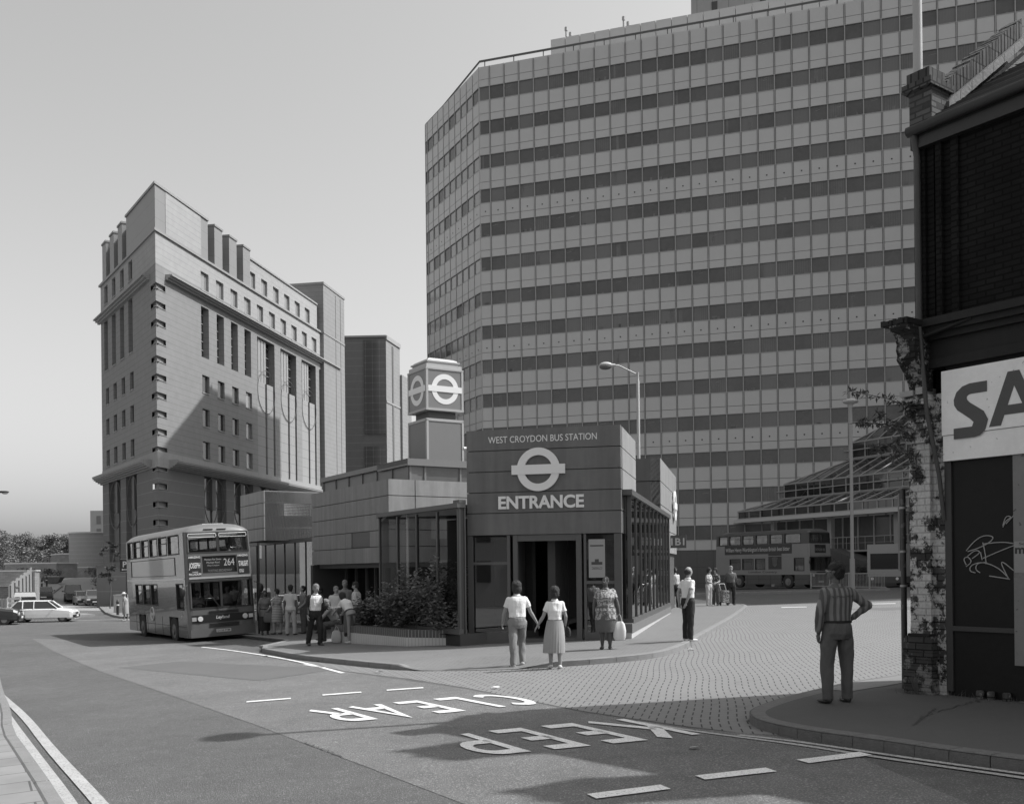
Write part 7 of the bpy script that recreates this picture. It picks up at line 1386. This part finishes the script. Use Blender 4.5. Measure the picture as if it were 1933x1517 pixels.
# group on the far pavement end
person('man in a white shirt and dark trousers leaning by the rear block of the station', 7.05, 43.6, gz(7.05, 43.6)+.115, 200, 1.72, 1, cl_cream, cl_dark, skin_b, hair_d, dict(ul=((-.04, .1, -1), (.04, -.02, -1)), ua=((-.15, -.05, -1), (.3, .2, -.9)), fa=((0, .3, -1), (-.5, .6, -.5))), shirt_out=False, sleeves='rolled')
person('woman in a floral blouse and pale trousers in the far group', 8.72, 44.6, gz(8.7, 44.6)+.115, 225, 1.66, 1.02, objmat_spots('floral_blouse', .15, .6, 30, .46), cl_cream, skin_l, hair_b, dict(ua=((-.15, .1, -1), (.2, .25, -.9)), fa=((0, .3, -1), (-.3, .7, -.3))), female=True, hairstyle='wavy', shoes=shoe_w)
person('woman in a dark patterned top turned to her companion in the far group', 9.05, 44.8, gz(9, 44.8)+.115, 150, 1.64, 1.05, objmat_spots('dark_floral', .03, .3, 26, .58), cl_grey, skin_l, hair_d, dict(ua=((-.2, .25, -.9), (.15, 0, -1)), fa=((.3, .8, -.2), (0, .25, -1))), female=True, hairstyle='wavy')
person('grey-haired man in a dark jumper at the right of the far group', 9.76, 44.9, gz(9.76, 44.9)+.115, 176, 1.72, 1.1, cl_grey, cl_dark, skin_l, hair_g, dict(ul=((-.08, 0, -1), (.08, 0, -1)), ua=((-.3, -.35, -1), (.3, -.35, -1)), fa=((.5, -.3, -.8), (-.5, -.3, -.8))), sleeves='long')
t = thing('shopping_trolley', 'wheeled tartan shopping trolley standing between the far group', 'shopping trolley', (9.38, 44.4, gz(9.4, 44.4)+.115), rad(15), local=True); mb = MB(); mb.box(-.16, .16, -.12, .12, .12, .62); mb.box(-.17, .17, -.15, .13, .58, .66); part('bag', mb, objmat_spots('tartan', .1, .3, 18, .5), t); mb = MB(); [mb.tube([(x, .13, .05), (x, .15, .7), (x, .3, .95)], .012, 6) for x in (-.13, .13)]; mb.tube([(-.13, .3, .95), (.13, .3, .95)], .014, 6); part('frame', mb, chrome, t)
for x in (-.17, .17): mb = MB(); mb.wheel((x, .1, .08), (1, 0, 0), .08, .03, 12); part('wheel', mb, tyre, t)
# people around the bus stop
g1 = 'people waiting at the bus stop'
gp = lambda x, y: gz(x, y)+.115
person('woman in a long loose tunic and headband standing by the front of the bus', -9.15, 37.2, gp(-9.15, 37.2), 200, 1.62, 1.12, mat('tunic', .13, .9, .2, 5), None, skin_b, hair_d, dict(ua=((-.3, .1, -1), (.3, .1, -1)), fa=((0, .5, -.9), (0, .35, -1))), group=g1, female=True, skirt=(cl_dark, .88, .2), shirt_out=True, hairstyle='bun')
c = person('woman in a horizontally striped dress passing behind the bus queue', -8.62, 36.9, gp(-8.6, 36.9), 60, 1.66, 1.12, objmat_stripes('hoop_dress', .4, .16, 2, .06), None, skin_l, hair_d, dict(ul=((0, .2, -1), (0, -.2, -1)), ua=((-.2, .3, -1), (.2, .3, -1)), fa=((0, .7, -.6), (0, .7, -.6))), group=g1, female=True, skirt=(objmat_stripes('hoop_skirt', .4, .16, 2, .06), .55, .24), shirt_out=True)
heldbag('dark bag carried by the woman in the striped dress', tuple(c[1][0]), cl_grey, .34, .36, .14, lh=.1, name='shopping_bag')
person('man in a cream shirt and cream trousers, seen from behind, in the bus queue', -7.93, 36.0, gp(-7.93, 36), -10, 1.78, .98, cl_cream, mat('cloth_beige', .36, .85, .08, 6, .3, 30), skin_d, hair_d, dict(ul=((-.08, 0, -1), (.1, .02, -1)), ua=((-.2, -.03, -1), (.2, -.03, -1)), fa=((0, .1, -1), (0, .1, -1))), group=g1, shirt_out=True, top_len=1.08)
person('man in a grey check shirt looking down in the bus queue', -7.62, 36.7, gp(-7.6, 36.7), 120, 1.72, 1, objmat_stripes('check_shirt', .24, .12, 0, .05), cl_grey, skin_l, hair_d, dict(ua=((-.15, .1, -1), (.15, .1, -1)), fa=((.1, .7, -.6), (-.1, .7, -.6)), head=(0, -25)), group=g1)
person('dark-haired person half hidden behind the man in the dark jacket', -6.9, 36.2, gp(-6.9, 36.2), 150, 1.62, 1, cl_dark, cl_dark, skin_d, hair_d, group=g1, sleeves='long')
c = person('grey-haired man striding past in a dark jacket over a white shirt with a newspaper', -5.75, 29.3, gp(-5.75, 29.3), -140, 1.80, 1.05, cl_white, cl_dark, skin_l, hair_g, dict(ul=((-.03, .32, -1), (.03, -.22, -1)), ll=((0, -.1, -1), (0, -.3, -1)), ua=((-.2, .05, -.9), (.25, -.15, -.9)), fa=((-.15, .9, -.15), (0, .2, -1)), lean=5, hipz=.91), jacket=cl_dark, vox=.01)
W = c[1][0]; t = solo('newspaper', (lambda m_: (m_.hexa([(-.2, 0, 0), (.2, 0, 0), (.2, .3, .02), (-.2, .3, .02), (-.2, 0, .012), (.2, 0, .012), (.2, .3, .032), (-.2, .3, .032)]), m_.hexa([(-.2, 0, .012), (.0, 0, .012), (.0, .3, .032), (-.2, .3, .032), (-.2, 0, .03), (.0, 0, .022), (.0, .3, .042), (-.2, .3, .05)]), m_)[2])(MB()), mat('newsprint', .5, .9, .3, 30), 'folded newspaper in the hand of the striding man in the dark jacket', 'newspaper', (W.x+.05, W.y-.05, W.z), rz=rad(-80), local=True)
person('person in a pale cardigan sitting hunched on the end of the tiled planter', -5.35, 30.6, gp(-5.35, 30.6)+.02-.0, 100, 1.66, 1.08, mat('cardigan', .26, .9, .12, 8), cl_grey, skin_l, hair_g, dict(hipz=.60, lean=28, ul=((-.08, 1, -.1), (.08, 1, -.25)), ll=((0, .15, -1), (0, -.05, -1)), ua=((-.1, .75, -.8), (.1, .75, -.8)), fa=((.1, .7, -.55), (-.1, .7, -.55)), head=(0, -10)), group='people by the planter', sleeves='long', hairstyle='wavy')
person('woman in a white blouse and dark skirt bending towards the seated person', -4.75, 29.55, gp(-4.75, 29.55), 45, 1.62, 1.05, cl_white, None, skin_l, hair_b, dict(lean=38, ul=((0, -.05, -1), (0, .05, -1)), ua=((-.1, .6, -.8), (.1, .6, -.8)), fa=((0, .8, -.5), (0, .8, -.5)), head=(0, -10)), group='people by the planter', female=True, hairstyle='wavy', skirt=(cl_grey, .72, .2), shoes=shoe_w)
person('elderly man in glasses and a pale shirt behind the seated person', -5.85, 33.4, gp(-5.85, 33.4), 200, 1.66, 1.1, cl_cream, cl_grey, skin_l, hair_g, dict(ua=((-.2, 0, -1), (.2, 0, -1)), fa=((0, .3, -1), (0, .3, -1))), group='people by the planter', glasses=True)
person('tall man in a dark top behind the man in glasses', -5.7, 34.3, gp(-5.7, 34.3), 180, 1.84, 1.05, cl_mid, cl_dark, skin_l, hair_g, group='people by the planter')
person('man in a pale striped shirt with his head raised, in profile before the station doors', -5.15, 33.2, gp(-5.15, 33.2), 85, 1.76, 1.08, objmat_stripes('fine_stripe', .55, .42, 0, .03), cl_dark, skin_l, hair_b, dict(ua=((-.15, 0, -1), (.15, -.05, -1)), fa=((0, .2, -1), (0, .2, -1)), head=(0, 14)), group='people by the planter', sleeves='rolled')
heldbag('white plastic carrier bag standing on the pavement at the feet of the seated person', (-5.23, 29.9, gp(-5.2, 29.9)+.50), mat('plastic_pale', .5, .4), .28, .36, .16, lh=.12, seed=4)
c = person('woman in a sun hat and pale dress crossing the side road behind the bus', -22.0, 57.3, gz(-22, 57.3)+.01, 100, 1.6, 1.1, mat('pale_dress', .3, .9, .1, 5), None, skin_l, hair_g, dict(ul=((0, .2, -1), (0, -.2, -1)), lean=8, ua=((-.15, .2, -1), (.15, -.2, -1))), female=True, hat=whitep, skirt=(bpy.data.materials['pale_dress'], .62, .24), shoes=shoe_w, vox=.012)
person('driver in a pale shirt at the wheel of the bus 264', *(b1.matrix_basis @ Vector((.62, 3.62, .72))), math.degrees(math.atan2(-.545, -.839)), 1.72, 1.05, cl_cream, cl_dark, skin_l, hair_b, dict(hipz=.42, ul=((-.1, 1, -.1), (.1, 1, -.1)), ll=((0, .3, -1), (0, .3, -1)), ua=((-.1, .55, -.6), (.1, .55, -.6)), fa=((.05, .9, .15), (-.05, .9, .15))), vox=.012)

for (lx, ly, lb_, tp) in ((-.75, 3.35, 'passenger in a pale top in the front upstairs seat of the bus 264', cl_cream), (.7, 1.7, 'passenger in dark clothes farther back upstairs in the bus 264', cl_mid)):
    person(lb_, *(b1.matrix_basis @ Vector((lx, ly, 2.5))), math.degrees(math.atan2(-.545, -.839)), 1.7, 1.05, tp, cl_dark, skin_l, hair_b, dict(hipz=.42, ul=((-.1, 1, -.1), (.1, 1, -.1)), ll=((0, .2, -1), (0, .2, -1)), ua=((-.1, .3, -.9), (.1, .3, -.9)), fa=((.1, .9, -.2), (-.1, .9, -.2))), vox=.013, group='bus passengers')
